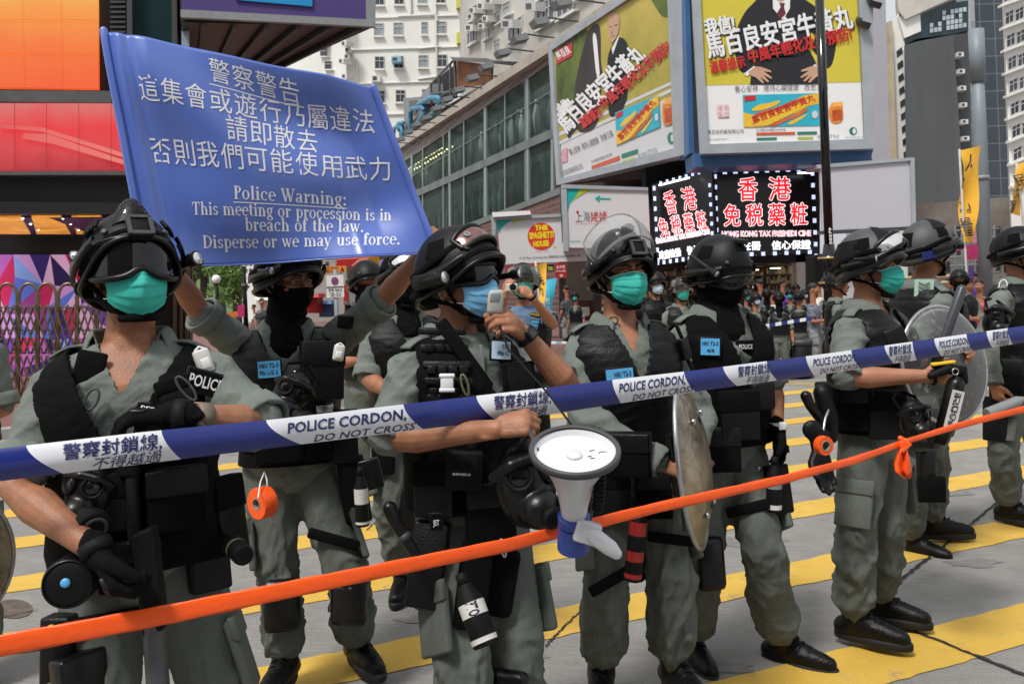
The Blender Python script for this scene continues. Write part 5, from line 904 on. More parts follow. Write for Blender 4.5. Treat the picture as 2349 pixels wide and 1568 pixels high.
        crease(me, seed, amp*1.35, 30, zs=.40, weight=lambda co: .35 + .75*np.exp(-((co[:,2]-zk)/.16)**2) + .9*np.exp(-((co[:,2]-.26*s)/.13)**2)); crease(me, seed+20, amp*.45, 26, lambda co: np.exp(-((co[:,2]-zk)/.13)**2) + .6*np.exp(-((co[:,2]-.24*s)/.10)**2)); crease(me, seed+21, amp*.12, 75)
        o = P.add('trousers', me, M[m]); P.trousers_o = o
        for sd, (hp, kn, an) in P.legs.items():
            out = P.LB*(1 if sd == 'L' else -1); c = hp.lerp(kn, .62) + out*.088*s*baggy + P.FB*.02*s; ax = (kn-hp).normalized(); fw = out.cross(ax).normalized()
            pk = P.add('cargo_pocket', Geo().box(c, fw*.078*s, ax*.095*s, out*.014*s), M[m], o, bevel=.010); P.add('pocket_flap', Geo().box(c - ax*.075*s + out*.009*s, fw*.082*s, ax*.030*s, out*.011*s), M[m], pk, bevel=.006)
        return o
    def boots(P, toes, m='boot'):
        for sd, ty in toes.items():
            s = P.s; hp, kn, an = P.legs[sd]; f = yawdir(ty); l = U3.cross(f); b = V((an.x, an.y, 0)); z0 = an.z - .095*s; b.z = z0; g = Geo(); q = lambda a, u_, ll=0: b + f*a*s + U3*u_*s + l*ll*s
            g.tube([an + (kn-an).normalized()*.16*s, an + (kn-an).normalized()*.06*s, q(.0,.075)], [.056*s,.053*s,.054*s], 16); g.tube([q(-.045,.055), q(.03,.062), q(.10,.056), q(.165,.045), q(.195,.042)], [x*s for x in (.043,.050,.048,.043,.036)], 16); g.tube([q(.02,.095), q(.09,.070)], [.046*s,.040*s], 12)
            me = remesh(g, .007, 4, .5); co = verts(me); co[:,2] = np.maximum(co[:,2], z0 + .012); setv(me, co); crease(me, 3+len(sd), .0018, 40)
            o = P.add('boot', me, M[m]); rows = []
            for z, gr in ((.0,.0),(.006,.004),(.026,.005),(.034,-.002)):
                row = []
                for i in range(28):
                    a = 2*math.pi*i/28; cx = math.cos(a); x = .075 + (.158+gr)*cx; w = (.047+gr + .006*math.cos(a-.3))*math.sin(a)*(1.0 if cx > -.2 else .88)*(1 - .10*math.exp(-((x-.05)/.04)**2)); row.append(q(x, z - 0, w))
                rows.append(row)
            make('sole', Geo().rings(rows), M['sole'], o, ang=40); g = Geo()
            for i in range(6): x, z = .020+.024*i, .150-.0155*i; g.tube([q(x,z-.004,-.026), q(x+.004,z+.012,0), q(x,z-.004,.026)], .0045*s, 6)
            make('lace', g, M['black'], o)
    def vest(P, m='leather', z0=.98, z1=1.474, e=.030, ef=.018, vneck=1.24, vw=.36, arm=.080, seed=2, amp=.003, open_=True, th=.010):
        n, k = 150, 90; s = P.s; g = Geo(); rows = []
        for i in range(k+1):
            z = z0+(z1-z0)*i/k; rows.append([P.tp(z, 2*math.pi*j/n, e*(1 if z < 1.40 else .75), ef*min(1, (1.47-z)/.12)) for j in range(n)])
        g.rings(rows, cap=False); me = g.mesh(); bm = bmesh.new(); bm.from_mesh(me); kill = []; shl = [(P.shoulder('L'), 1), (P.shoulder('R'), -1)]
        for f in bm.faces:
            c = f.calc_center_median(); d = c - P.axis(c.z/s); fr_ = d.dot(P.FB)/s; ll = d.dot(P.LB)/s; z = c.z/s; bad = False
            for a, sg in shl:
                v = c - (a + P.LB*sg*.03*s - U3*.035*s); v = v - P.LB*v.dot(P.LB)*.55; v.z *= .72 if v.z < 0 else 1
                if ll*sg > .10 and v.length < arm*s: bad = True
            if open_ and fr_ > .0 and z > vneck and abs(ll) < (z-vneck)*vw + .004: bad = True
            if fr_ <= 0 and z > 1.44 and abs(ll) < .07: bad = True
            if z > 1.45 and abs(ll) > .155: bad = True
            if bad: kill.append(f)
        bmesh.ops.delete(bm, geom=kill, context='FACES')
        for _ in range(4): bmesh.ops.smooth_vert(bm, verts=[v for v in bm.verts if v.is_boundary], factor=.5, use_axis_x=True, use_axis_y=True, use_axis_z=True)
        bmesh.ops.recalc_face_normals(bm, faces=bm.faces); bm.to_mesh(me); bm.free(); crease(me, seed, amp, 30); crease(me, seed+7, amp*.4, 90)
        o = P.add('vest', me, M[m]); q = o.modifiers.new('t', 'SOLIDIFY'); q.thickness = th; q.offset = 1; P.vest_o = o; return o
    def belt(P, z=.955, w=.028, e=.03, m='nylon'):
        g = Geo().rings([[P.tp(z+dz, 2*math.pi*j/48, e+de, .006) for j in range(48)] for dz, de in ((-w,.0),(-w,.007),(w,.007),(w,.0))], cap=False); return P.add('belt', g, M[m], ang=40)
    # ---- headgear
    def helmet(P, m='shell', top=.182, al=.125, af=.150, front=.048, side=-.012, back=-.050, brim=.0, style=0, hair=True):
        s = P.s; n, k = 72, 26; c0 = .035; au = top - c0; rows = []
        def zr(a):
            c = math.cos(a); sd_ = abs(math.sin(a)); v = front if c > 0 else back; v = front + (back-front)*(.5-.5*c); return v + (side-v)*sd_**6*.9 - .012*math.exp(-((abs(a if a < math.pi else a-2*math.pi)-1.9)/.3)**2)
        P.zr = zr
        def surf(a, t, gr=0.):
            z = zr(a); e0 = math.asin(max(-.6, min(.9, (z-c0)/au))); e = e0 + (math.pi/2 - e0)*t; ce = math.cos(e) if e > 0 else 1 - .18*(1-math.cos(e)); b = brim*max(0, math.cos(a))**3*max(0, 1-t*7)
            bump = .010*math.exp(-((t-.62)/.16)**2)*max(0, math.cos(a))**2 if style == 1 else 0
            return P.h((al+gr)*ce*math.sin(a), (af+gr+b)*ce*math.cos(a) - .008, c0 + (au+gr+bump)*math.sin(e))
        P.hs = surf
        for i in range(k+1): rows.append([surf(2*math.pi*j/n, min(i/k, .985)) for j in range(n)])
        g = Geo().rings(rows, cap=False); g.f.append([k*n+j for j in range(n)]); g.m.append(0); o = P.add('helmet', g, M[m]); q = o.modifiers.new('t', 'SOLIDIFY'); q.thickness = .009*s; q.offset = -1; P.hel = o
        e = [surf(2*math.pi*j/n, 0, .003) for j in range(n)]; make('rim', Geo().tube(e+[e[0]], .0065*s, 8), M['rubber'], o)
        g = Geo()
        for sg in (1,-1):
            for a0, a1, t in ((.9,2.1,.16),): g.rings([[surf(sg*(a0+(a1-a0)*i/12), t+dt, gr) for i in range(13)] for dt, gr in ((-.045,.010),(-.045,.022),(.045,.022),(.045,.010))], closed=False)
            o2 = make('side_rail', g, M['rubber'], o); g = Geo()
        for sg in (1,-1):
            g = Geo(); ch = P.h(0,.060,-.118); a = surf(sg*1.35, .0); b = surf(sg*2.1, .0); e1 = P.h(.079*sg,.020,-.045); e2 = P.h(.078*sg,.004,-.055)
            g.tube([a, e1, P.h(.062*sg,.042,-.088), ch], .0075*s, 8, flat=(P.F, .5)); g.tube([b, e2, P.h(.060*sg,.040,-.09)], .0075*s, 8, flat=(P.F, .6)); make('chin_strap', g, M['nylon'], o)
        make('chin_cup', Geo().tube([P.h(-.040,.050,-.112), P.h(-.02,.078,-.118), P.h(.02,.078,-.118), P.h(.040,.050,-.112)], .011*s, 10, flat=(P.F, .6)), M['nylon'], o)
        g = Geo()          # band strap, screws and hook-and-loop patches that break up the shell
        for t0, t1, gr in ((.10,.155,.0035),): g.rings([[surf(2*math.pi*j/n, t, gr) for j in range(n+1)] for t in (t0, t1)], closed=False)
        make('band', g, M['nylon'], o)
        for k2, a in enumerate((.75, -.75, 2.35, -2.35)): p = surf(a, .24, .002); d = (p - P.h(0,-.01,.03)).normalized(); make('screw', Geo().lathe(p, d, [(0,.009*s),(.005,.008*s),(.006,.003*s)], 12), M['dgrey'], o)
        if P.Y < 6:
            for a0, a1, t0, t1 in ((-.35,.35,.42,.60),(1.3,1.8,.36,.56),(-1.8,-1.3,.36,.56),(2.8,3.5,.3,.55)): make('velcro_patch', Geo().rings([[surf(a0+(a1-a0)*i/8, t0+(t1-t0)*j/5, .0025) for i in range(9)] for j in range(6)], closed=False), M['nylon'], o)
        if hair: g = Geo(); g.ell(P.h(0,-.022,.012), .082*s, .092*s, .07*s, P.L, P.F, P.U); P.add('hair', g, M['hair'])
        return o
    def shroud(P, t=.22):
        P.sht = t
        s = P.s; p = P.hs(0, P.sht, .012); n = (p - P.h(0,-.02,.03)).normalized(); l = P.L; u = n.cross(l).normalized(); u = u if u.dot(P.U) > 0 else -u
        o = make('mount_plate', Geo().box(p, l*.030*s, u*.030*s, n*.010*s), M['black'], P.hel, bevel=.005); g = Geo()
        for a, b in ((-.026,0),(.026,0)): g.box(p + l*a*s + n*.010*s, l*.005*s, u*.028*s, n*.004*s)
        g.box(p + u*.027*s + n*.010*s, l*.028*s, u*.004*s, n*.004*s); g.box(p - u*.024*s + n*.010*s, l*.022*s, u*.005*s, n*.004*s); make('mount_frame', g, M['dgrey'], o, False)
    def goggles(P, raised=0., rl=.096, rf=.122, f0=.0, hgt=.036, w=72, lens='gloss', nose=True, strap=True, u0=.010):
        s = P.s; q = Matrix.Rotation(-math.radians(raised), 3, P.L); F, U, L = q @ P.F, q @ P.U, P.L; c = P.h(0,-.006,.035) if raised else P.H.copy(); n = 40; up, dn = [], []
        for i in range(n+1):
            a = math.radians(-w + 2*w*i/n); b = a/math.radians(w); p = c + (L*rl*math.sin(a) + F*(rf*math.cos(a)+f0))*s; hh = hgt*(1 - .35*abs(b)**4); ntc = .020*math.exp(-(b/.20)**2) if nose else 0
            up.append(p + U*(u0+hh)*s); dn.append(p + U*(u0-hh+ntc)*s)
        mid = [a.lerp(b, .5) + (F*.006)*s for a, b in zip(up, dn)]
        fr_ = make('goggles', Geo().tube(up + dn[::-1] + [up[0]], .0085*s, 8), M['rubber'], P.hel); le = make('lens', Geo().rings([up, mid, dn], closed=False), M[lens], fr_); 
        if strap and not raised:
            g = Geo()
            for sg in (1,-1): a, b = (up[-1].lerp(dn[-1], .5), 1) if sg == 1 else (up[0].lerp(dn[0], .5), -1); g.tube([a, P.h(.098*sg,.02,.015), P.hs(sg*1.9, .06, .012), P.hs(sg*2.6, .1, .012)], .014*s, 8, flat=(P.L, .35))
            make('goggle_strap', g, M['nylon'], fr_)
        elif raised:
            g = Geo(); 
            for sg in (1,-1): e = up[-1].lerp(dn[-1], .5) if sg == 1 else up[0].lerp(dn[0], .5); g.tube([e, P.hs(sg*1.5, .30, .010), P.hs(sg*2.2, .22, .010), P.hs(sg*3.0, .2, .010)], .013*s, 8, flat=(P.L, .4))
            make('goggle_strap', g, M['nylon'], fr_)
        return fr_
    def visor(P, raised=55, r=(.150,.185,.10), w=80, hgt=(-.02,.15), cl='visor'):
        s = P.s; q = Matrix.Rotation(-math.radians(raised), 3, P.L); F, U, L = q @ P.F, q @ P.U, P.L; c = P.h(0,.01,.04); rows = []
        for j in range(9):
            t = j/8; u_ = hgt[0] + (hgt[1]-hgt[0])*t; k = 1 - .10*(2*t-1)**2; rows.append([c + (L*r[0]*k*math.sin(math.radians(a)) + F*r[1]*k*math.cos(math.radians(a)) + U*u_)*s for a in np.linspace(-w, w, 33)])
        o = make('visor', Geo().rings(rows, closed=False), M[cl], P.hel); q2 = o.modifiers.new('t', 'SOLIDIFY'); q2.thickness = .002
        e = rows[0] + [r_[-1] for r_ in rows[1:]] + rows[-1][::-1] + [r_[0] for r_ in rows[::-1][1:]]; make('visor_edge', Geo().tube(e, .0028*s, 6), M['shieldclear'], o)
        for k in (1,-1): make('hinge', Geo().lathe(P.h(.128*k,.012,.035), P.L*k, [(-.004,.026*s),(.010,.026*s),(.014,.012*s)], 16), M['rubber'], o)
        return o
    def mask(P, m='mask_teal', puff=1.):
        s = P.s; n, k = 48, 40; rows = []
        for j in range(k+1):
            v = j/k; row = []
            for i in range(n+1):
                u_ = -1 + 2*i/n; a = u_*math.radians(72); au = abs(u_); top = .012 - .018*au**1.5; bot = -.118 + .050*au**1.3; z = top + (bot-top)*v
                hw = .078 - .006*v; fd = .100 + .018*puff*math.sin(math.pi*min(1, v*1.02))**.8 - .020*v**2; ridge = .016*math.exp(-(u_/.16)**2)*(1-v)**.6 + .010*puff*math.exp(-(u_/.42)**2)*math.sin(math.pi*v)
                pl = .0032*((v*4.2) % 1)*(1 if .12 < v < .9 else 0)*(1-au**3)
                row.append(P.h((hw+pl)*math.sin(a)*1.02, (fd+ridge+pl)*math.cos(a)**.9 - .004 + .022*au**2, z))
            rows.append(row)
        g = Geo().rings(rows, closed=False); me = g.mesh(); crease(me, 8, .0016, 60); o = P.add('face_mask', me, M[m]); q = o.modifiers.new('t', 'SOLIDIFY'); q.thickness = .0015
        make('mask_edge', Geo().tube([P.h(0,0,0) + (r_ - P.h(0,0,0))*1.003 for r_ in rows[1]], .0014*s, 6), M['white'], o)
        g = Geo()
        for i in (0, n):
            sg = -1 if i == 0 else 1; a, b = rows[3][i], rows[k-4][i]; g.tube([a, P.h(.082*sg,.02,.012), P.h(.088*sg,-.022,.014), P.h(.088*sg,-.032,-.010), P.h(.083*sg,-.012,-.045), b], .0016*s, 6)
        make('ear_loop', g, M['white'], o); return o
    def balaclava(P, top=.004, drop=1.40):
        g = Geo(); s = P.s; L, F, U = P.L, P.F, P.U; h = P.h
        g.ell(h(0,.026,-.030), .079*s, .090*s, .092*s, L, F, U); g.ell(h(0,-.012,.03), .086*s, .104*s, .09*s, L, F, U); g.tube([h(0,.098,.0), h(0,.116,-.03), h(0,.10,-.06)], [.012*s,.016*s,.02*s], 8)
        g.tube([h(0,-.01,-.06), P.axis(1.52), P.axis(1.47), P.axis(drop)+P.FB*.05*s], [.076*s,.082*s,.098*s,.09*s], 20)
        me = remesh(g, .007, 3, .5); crease(me, 31, .006, 40); bm = bmesh.new(); bm.from_mesh(me); kill = []
        for f in bm.faces:
            d = f.calc_center_median() - P.H; u_, f_, l_ = d.dot(U)/s, d.dot(F)/s, d.dot(L)/s
            if u_ > top and f_ > .02: kill.append(f)
        bmesh.ops.delete(bm, geom=kill, context='FACES')
        for _ in range(3): bmesh.ops.smooth_vert(bm, verts=[v for v in bm.verts if v.is_boundary], factor=.5, use_axis_x=True, use_axis_y=True, use_axis_z=True)
        bm.to_mesh(me); bm.free(); return P.add('face_covering', me, M['nylon'])
    def torch(P, p, d, r=.013, ln=.06, parent=None):
        d = V(d).normalized(); o = make('torch', Geo().lathe(p, d, [(-ln,r*.75),(-ln*.2,r*.78),(0,r*.85),(.006,r*1.25),(.030,r*1.3),(.032,r*1.05)], 18), M['rubber'], parent or P.hel, ang=40); make('lamp_glass', Geo().lathe(p, d, [(.029,r*1.02),(.0325,r*.98)], 16), M['glasslens'], o); return o
    # ---- things fixed on the front, placed where the photo shows them
    def frame_at(P, px, py, roll=0., face=.5, out=0.):
        loc, no = P.at(px, py); n = (no*(1-face) - ray(px, py).normalized()*face); n.z *= .5; n.normalize(); u = (U3 - n*n.z).normalized(); q = Matrix.Rotation(math.radians(-roll), 3, n); u = q @ u; l = u.cross(n).normalized()
        return loc + n*out, n, l, u, loc.y/FPX
    def pouch(P, name, px, py, w, h, dep, m, roll=0, parent=None, bev=.008, face=.5, hitme=True, out=0., flap=None):
        c, n, l, u, k = P.frame_at(px, py, roll, face, out); o = P.add(name, Geo().box(c + n*dep*.35, l*(w*k/2), u*(h*k/2), n*dep/2), M[m], parent or getattr(P, 'vest_o', None) or P.root, hitme=hitme, bevel=bev)
        if flap: make('flap', Geo().box(c + n*(dep*.5), l*(w*k/2+.002), u*(h*k*.16), n*(dep/2)).box(c + n*(dep*.5), l*.004, u*.004, n*.001) if False else Geo().box(c + u*(h*k*.30) + n*(dep*.42), l*(w*k/2+.003), u*(h*k*.22), n*(dep/2)), M[flap], o, bevel=.006)
        return o
    def card(P, px, py, w, h, lines, roll=0, m='card', ink='ink', face=.5, out=.012, name='name_card', holder=True):
        c, n, l, u, k = P.frame_at(px, py, roll, face, out); o = make(name, Geo().box(c, l*(w*k/2), u*(h*k/2), n*.002), M[m], P.vest_o, False)
        if holder: make('holder', Geo().box(c - n*.004, l*(w*k/2+.006), u*(h*k/2+.006), n*.003), M['leather'], o, bevel=.002)
        g = Geo()
        for t, a0, a1, b, hh in lines:
            co, fs = glyphs(t, .015); x0, x1 = co[:,0].min(), co[:,0].max(); g.add([c + n*.004 + l*((a0 + (a1-a0)*(x-x0)/(x1-x0))*w*k) + u*((b + y*hh/.72)*h*k) for x, y in co[:,:2]], fs)
        if lines: make('lettering', g, M[ink], o, False)
        return o
# ================================================================ THE OFFICERS
def gas_mask(label, px, py, Y, yaw, s=1., roll=0., filt=1, group='gas masks hanging from the officers'):
    c = W(px, py, Y); F = yawdir(yaw); L = U3.cross(F); q = Matrix.Rotation(math.radians(roll), 3, FWD); F = q @ F; L = q @ L; U = F.cross(L); t = thing('gas_mask', label, 'gas mask', c - U*.1*s, group); h = lambda l, f, u: c + (L*l + F*f + U*u)*s
    g = Geo(); g.ell(h(0,0,.0), .068*s, .055*s, .092*s, L, F, U); g.ell(h(0,.045,-.045), .046*s, .045*s, .042*s, L, F, U); g.tube([h(-.07,.0,.03), h(-.05,.04,.055), h(0,.052,.062), h(.05,.04,.055), h(.07,0,.03)], .014*s, 8); me = remesh(g, .006, 3, .5); make('facepiece', me, M['rubber'], t)
    for k in (1,-1):
        d = (F*.8 + L*.45*k + U*.15).normalized(); o = make('eye_rim', Geo().lathe(h(.034*k,.040,.028), d, [(-.004,.030*s),(.008,.031*s),(.010,.026*s),(.006,.024*s)], 20), M['black'], t); make('eye_lens', Geo().lathe(h(.034*k,.040,.028), d, [(.0045,.0255*s),(.008,.016*s),(.0095,.002)], 18), M['gloss'], o)
    d = (F*.5 + L*.8*filt - U*.25).normalized(); o = make('filter', Geo().lathe(h(.045*filt,.060,-.050), d, [(-.01,.030*s),(.012,.032*s),(.014,.043*s),(.020,.046*s),(.052*s,.046*s),(.056*s,.040*s),(.057*s,.012*s)], 24), M['black'], t, ang=40); make('filter_ring', Geo().lathe(h(.045*filt,.060,-.050), d, [(.054*s,.036*s),(.060*s,.034*s),(.060*s,.026*s),(.054*s,.024*s)], 24), M['dgrey'], o)
    make('valve', Geo().lathe(h(0,.085,-.055), (F*.9-U*.3).normalized(), [(0,.024*s),(.016,.022*s),(.018,.012*s)], 18), M['black'], t)
    g = Geo(); 
    for k in (1,-1): g.tube([h(.062*k,-.01,.05), h(.06*k,-.05,.09), h(.02*k,-.07,.11)], .008*s, 6, flat=(L, .4))
    make('strap', g, M['nylon'], t); return t
def canister(label, top, bot, r, m, band=None, cat='spray can', txt=None, group=None):
    top, bot = V(top), V(bot); d = (bot - top).normalized(); ln = (bot-top).length; t = thing('spray_canister', label, cat, bot, group)
    make('body', Geo().lathe(top, d, [(.0,r*.55),(.02,r*.7),(.04,r),(ln-.01,r),(ln,r*.9)], 22), M[m], t, ang=50); make('nozzle', Geo().lathe(top, -d, [(0,r*.5),(.03,r*.45),(.032,r*.2)], 14), M['black'], t)
    if band: 
        for (a, b, mm) in band: make('label_band', Geo().lathe(top, d, [(ln*a,r*1.02),(ln*b,r*1.02)], 22, False), M[mm], t)
    if txt:      # writing runs along the can, wrapped on its front
        s_, a, b, hh, mm = txt; co, fs = glyphs(s_, .03); x0, x1 = co[:,0].min(), co[:,0].max(); side = d.cross(CAM - top).normalized(); fr_ = side.cross(d).normalized(); fr_ = fr_ if fr_.dot(CAM-top) > 0 else -fr_
        vs = []
        for x, y in co[:,:2]:
            t_ = (a + (b-a)*(x-x0)/(x1-x0))*ln; an = (y/.72-.5)*hh/r; vs.append(top + d*t_ + (fr_*math.cos(an) + side*math.sin(an)*-1)*(r*1.035))
        make('lettering', Geo().add(vs, fs), M[mm], t, False)
    return t
def hang_roll(label, px, py, Y, yaw, r, w, hole=.38):
    c = W(px, py, Y); d = yawdir(yaw); t = thing('tape_roll', label, 'tape roll', c - U3*r, 'orange tape rolls'); o = make('tape', Geo().lathe(c - d*w/2, d, [(0,r*hole),(0,r*.96),(.004,r),(w-.004,r),(w,r*.96),(w,r*hole),(0,r*hole)], 32, False), M['orange'], t, ang=40)
    make('core', Geo().lathe(c - d*w/2, d, [(-.002,r*hole*.85),(-.002,r*hole*1.03),(w+.002,r*hole*1.03),(w+.002,r*hole*.85),(-.002,r*hole*.85)], 24, False), M['beige'] if False else mat('cardboard', (.30,.24,.17), .8, .1, 10) if 'cardboard' not in bpy.data.materials else bpy.data.materials['cardboard'], t, ang=40); return t
def zip_tie(par, pts, r=.0028): return make('zip_tie', Geo().tube(pts, r, 6), M['white'], par)
# ---------------------------------------------------------------- 1: left, teal mask, big goggles, arms on weapon
P = Person('helmeted officer in teal mask and big dark goggles, gloved hands crossed over a black weapon', (300,640,2.30), 36, 12, 12, bulk=.95, s=1.02, drop=.055)
P.head(chest=True); P.arm('R', (38,1122,2.10), (226,1268,1.96)); P.arm('L', (606,976,2.20), (404,952,2.02))
P.hand(P.sk, 'L', P.wr['L'][2], (-1,-.10,.06), (-.1,.15,-1), (34,36,26), size=1.08, spread=1.5); P.hand(P.sk, 'R', P.wr['R'][2], (.5,-.25,-.8), (.85,.5,.35), (45,55,40), size=1.05)
P.finish_skin(.0042); P.shirt({'R': .80, 'L': .93}, seed=1, vox=.009, open_=62, tail=.74, vopen=(1.365,.50)); P.trousers({'R': ((235,1640,2.20),(255,1990,2.2)), 'L': ((520,1640,2.30),(545,2000,2.3))}, seed=3, baggy=1.03)
P.boots({'R': 0, 'L': 25}); P.vest('nylon', vneck=1.17, vw=.52, e=.034, ef=.03, seed=5, z0=.88); P.belt(.93); P.glove('L', (-1,-.10,.06), (-.1,.15,-1), (34,36,26), size=1.08, spread=1.5, cut=.5, vox=.0036); P.card(338, 934, 44, 16, [('pro', -.3, .4, -.3, .6)], 16, 'nylon', 'wordwhite', name='glove_mark', out=.001, holder=False); P.glove('R', (.5,-.25,-.8), (.85,.5,.35), (45,55,40), size=1.05, cut=.9, vox=.004)
P.helmet(top=.174, al=.116, af=.146, style=1, front=.076); P.shroud(.10); P.goggles(w=74, rl=.106, rf=.126, hgt=.050, u0=.026); P.mask(puff=1.1)
P.torch(P.h(.136,.055,.030), P.F*.9 + P.L*.5 + P.U*.1, .017, .075); P.torch(P.h(-.122,-.02,.06), P.F - P.L*.2, .012, .04)
g = Geo(); q = [P.hs(a, t, .012) for a, t in ((0,.62),(0,.74),(0,.86),(0,.95))]       # vented crest
rows = []
for i in range(9):
    t = .30 + .075*i; hh = .030*math.sin(math.pi*min(1, (i+.6)/9)); rows.append([P.hs(a, t, .002 + hh*math.cos(a/.62*math.pi/2)) for a in np.linspace(-.62,.62,13)])
make('vent_crest', g.rings(rows, closed=False), M['shell'], P.hel); g = Geo()
for i in range(1,8):
    for j in range(2, 11):
        if j == 6: continue
        a, b, c_2, d = rows[i][j], rows[i][j+1], rows[i+1][j+1], rows[i+1][j]; m_ = (a+b+c_2+d)/4; n_ = (b-a).cross(d-a).normalized(); n_ = n_ if n_.dot(m_ - P.H) > 0 else -n_; g.add([m_ + (p-m_)*.55 + n_*.0012 for p in (a,b,c_2,d)], [[0,1,2,3]])
make('vent_hole', g, M['gloss'], P.hel, False)
for sg in (1,-1):
    g = Geo()
    for i in range(4): c0 = P.hs(sg*(1.0+.10*i), .42, .010); c1 = P.hs(sg*(1.05+.10*i), .52, .010); g.tube([c0, c1], .006, 6)
    make('vent_slot', g, M['black'], P.hel)
# chest details
P.pouch('radio_pouch', 400, 905, 70, 75, .04, 'black', -15, flap='nylon'); P.pouch('shoulder_pad', 205, 850, 66, 90, .012, 'nylon', 14); P.pouch('utility_pouch', 250, 1150, 120, 130, .05, 'leather', flap='nylon'); P.pouch('utility_pouch', 400, 1140, 130, 140, .05, 'nylon', flap='leather'); P.pouch('utility_pouch', 510, 1180, 80, 170, .05, 'leather', flap='nylon'); P.pouch('belt_pouch', 300, 1290, 130, 110, .06, 'nylon', flap='leather'); P.pouch('belt_pouch', 470, 1290, 90, 120, .06, 'leather', flap='nylon')
P.card(462, 878, 84, 46, [('POLICE', -.46, .46, -.28, .58)], 20, 'nylon', 'wordwhite', name='name_tape', out=.03)
def clip_lamp(P, px, py, w, h, roll, out=.03):
    c, n, l, u, k = P.frame_at(px, py, roll, .5, out); o = make('clip_lamp', Geo().box(c, l*w*k/2, u*h*k/2, n*.012), M['offwhite'], P.vest_o, bevel=.007); make('lamp_lens', Geo().box(c - u*h*k*.12 + n*.011, l*w*k*.3, u*h*k*.22, n*.004), M['white'], o, bevel=.003); make('clip', Geo().tube([c + u*h*k*.5 - l*.012, c + u*h*k*.62, c + u*h*k*.5 + l*.012], .003, 6), M['white'], o)
clip_lamp(P, 458, 832, 36, 56, -14)
def carabiner(P, px, py, w, h, roll, m='dmetal', out=.035):
    c, n, l, u, k = P.frame_at(px, py, roll, .5, out); pts = [c + l*(w*k/2*math.cos(a)) + u*(h*k/2*math.sin(a)) for a in np.linspace(0, 2*math.pi, 15)]; make('carabiner', Geo().tube(pts, .0035, 8), M[m], P.vest_o)
carabiner(P, 425, 890, 22, 66, -34, 'dgrey'); carabiner(P, 218, 915, 26, 50, 24, 'dgrey'); 
g = Geo(); w_ = P.wr['L'][2]; d = (P.wr['L'][1]-w_).normalized(); wa = w_ + d*.062
o = make('wrist_watch', Geo().lathe(wa, d, [(-.018,.033),(-.017,.037),(.017,.039),(.018,.035)], 24, False), M['beige'], P.root); vn = V((0,-.75,-.45)).normalized(); make('dial', Geo().lathe(wa + vn*.034, vn, [(0,.024),(.008,.023),(.010,.019),(.009,.002)], 24), M['beige'], o); make('glass', Geo().lathe(wa + vn*.034, vn, [(.0105,.018),(.011,.001)], 20), M['gloss'], o)
# the black launcher he leans on
wp = thing('launcher_gun', 'black drum fed launcher held muzzle down beneath the crossed gloved hands', 'launcher', W(345,1560,2.05)); a = W(300,985,2.06); b = W(318,1330,2.02)
make('stock', Geo().box(W(296,1045,2.10), V((.024,0,0)), V((0,.018,0)), V((0,0,.05))).box(W(306,1170,2.10), V((.014,0,0)), V((0,.014,0)), V((0,0,.10))), M['black'], wp, bevel=.008); make('receiver', Geo().box(W(345,1330,2.05), V((.026,0,.01)), V((0,.022,0)), V((-.01,0,.12))), M['black'], wp, bevel=.008)
make('barrel', Geo().lathe(W(352,1420,2.05), V((.03,0,-1)), [(0,.026),(.20,.026),(.20,.018),(0,.018)], 18), M['dmetal'], wp, ang=40); make('grip', Geo().tube([W(315,1330,2.0), W(275,1340,1.98)], .018, 10), M['black'], wp)
dr = make('drum', Geo().lathe(W(165,1330,2.0), V((.25,-.9,.12)), [(-.07,.050),(-.06,.056),(.035,.056),(.045,.050),(.05,.036)], 32), M['shell'], wp, ang=35); make('disc', Geo().lathe(W(150,1336,1.95), V((.25,-.9,.12)), [(0,.011),(.004,.010),(.005,.004)], 20), M['card'], dr); make('rim', Geo().lathe(W(165,1330,2.0), V((.25,-.9,.12)), [(.040,.053),(.049,.053),(.049,.049)], 32, False), M['rubber'], dr)
P.pouch('leg_pouch', 150, 1480, 70, 150, .06, 'leather', parent=P.trousers_o); P.pouch('leg_strap', 230, 1420, 190, 30, .02, 'nylon', parent=P.trousers_o); tg = P.pouch('leg_tag', 118, 1440, 40, 22, .02, 'yellow', -28, parent=P.trousers_o, out=.03); P.pouch('knee_pad', 170, 1540, 110, 90, .06, 'rubber', parent=P.trousers_o)
canister('black torch canister on the belt of the goggled officer', W(520,1235,2.22), W(560,1275,2.12), .026, 'black', [(.55,.62,'olive')], 'torch')
gas_mask('gas mask tucked at the right side of the goggled officer, just under the striped tape', 205, 1130, 2.10, -10, .85, 10)
# ---------------------------------------------------------------- 2: holds the banner up
P = Person('officer in black face covering holding the blue banner overhead with both raised arms', (662,650,3.50), 52, -2, 14, s=.995); P2 = P
P.head(eyes=True); P.arm('R', (458,716,3.32), (378,592,3.16)); P.arm('L', (882,684,3.42), (966,582,3.36))
P.hand(P.sk, 'R', P.wr['R'][2], (-.35,-.2,.9), (.3,-.5,.2), (60,70,50)); P.hand(P.sk, 'L', P.wr['L'][2], (.25,-.15,.9), (.35,.7,.1), (60,70,50))
P.finish_skin(.0055); P.shirt({'R': .90, 'L': .90}, seed=11, amp=.009); P.trousers({'R': ((640,1335,3.42),(655,1512,3.46)), 'L': ((800,1325,3.42),(818,1470,3.66))}, seed=13, amp=.012); P.boots({'R': -10, 'L': 35})
P.vest('leather', vneck=1.20, vw=.40, seed=14); P.belt(.95); P.balaclava(top=-.012); P.helmet(front=.052); P.goggles(raised=38, rl=.118, rf=.158, hgt=.03, w=60, lens='glasslens', nose=False, u0=.0); P.torch(P.h(-.135,.045,.05), P.F - P.L*.1, .014, .06)
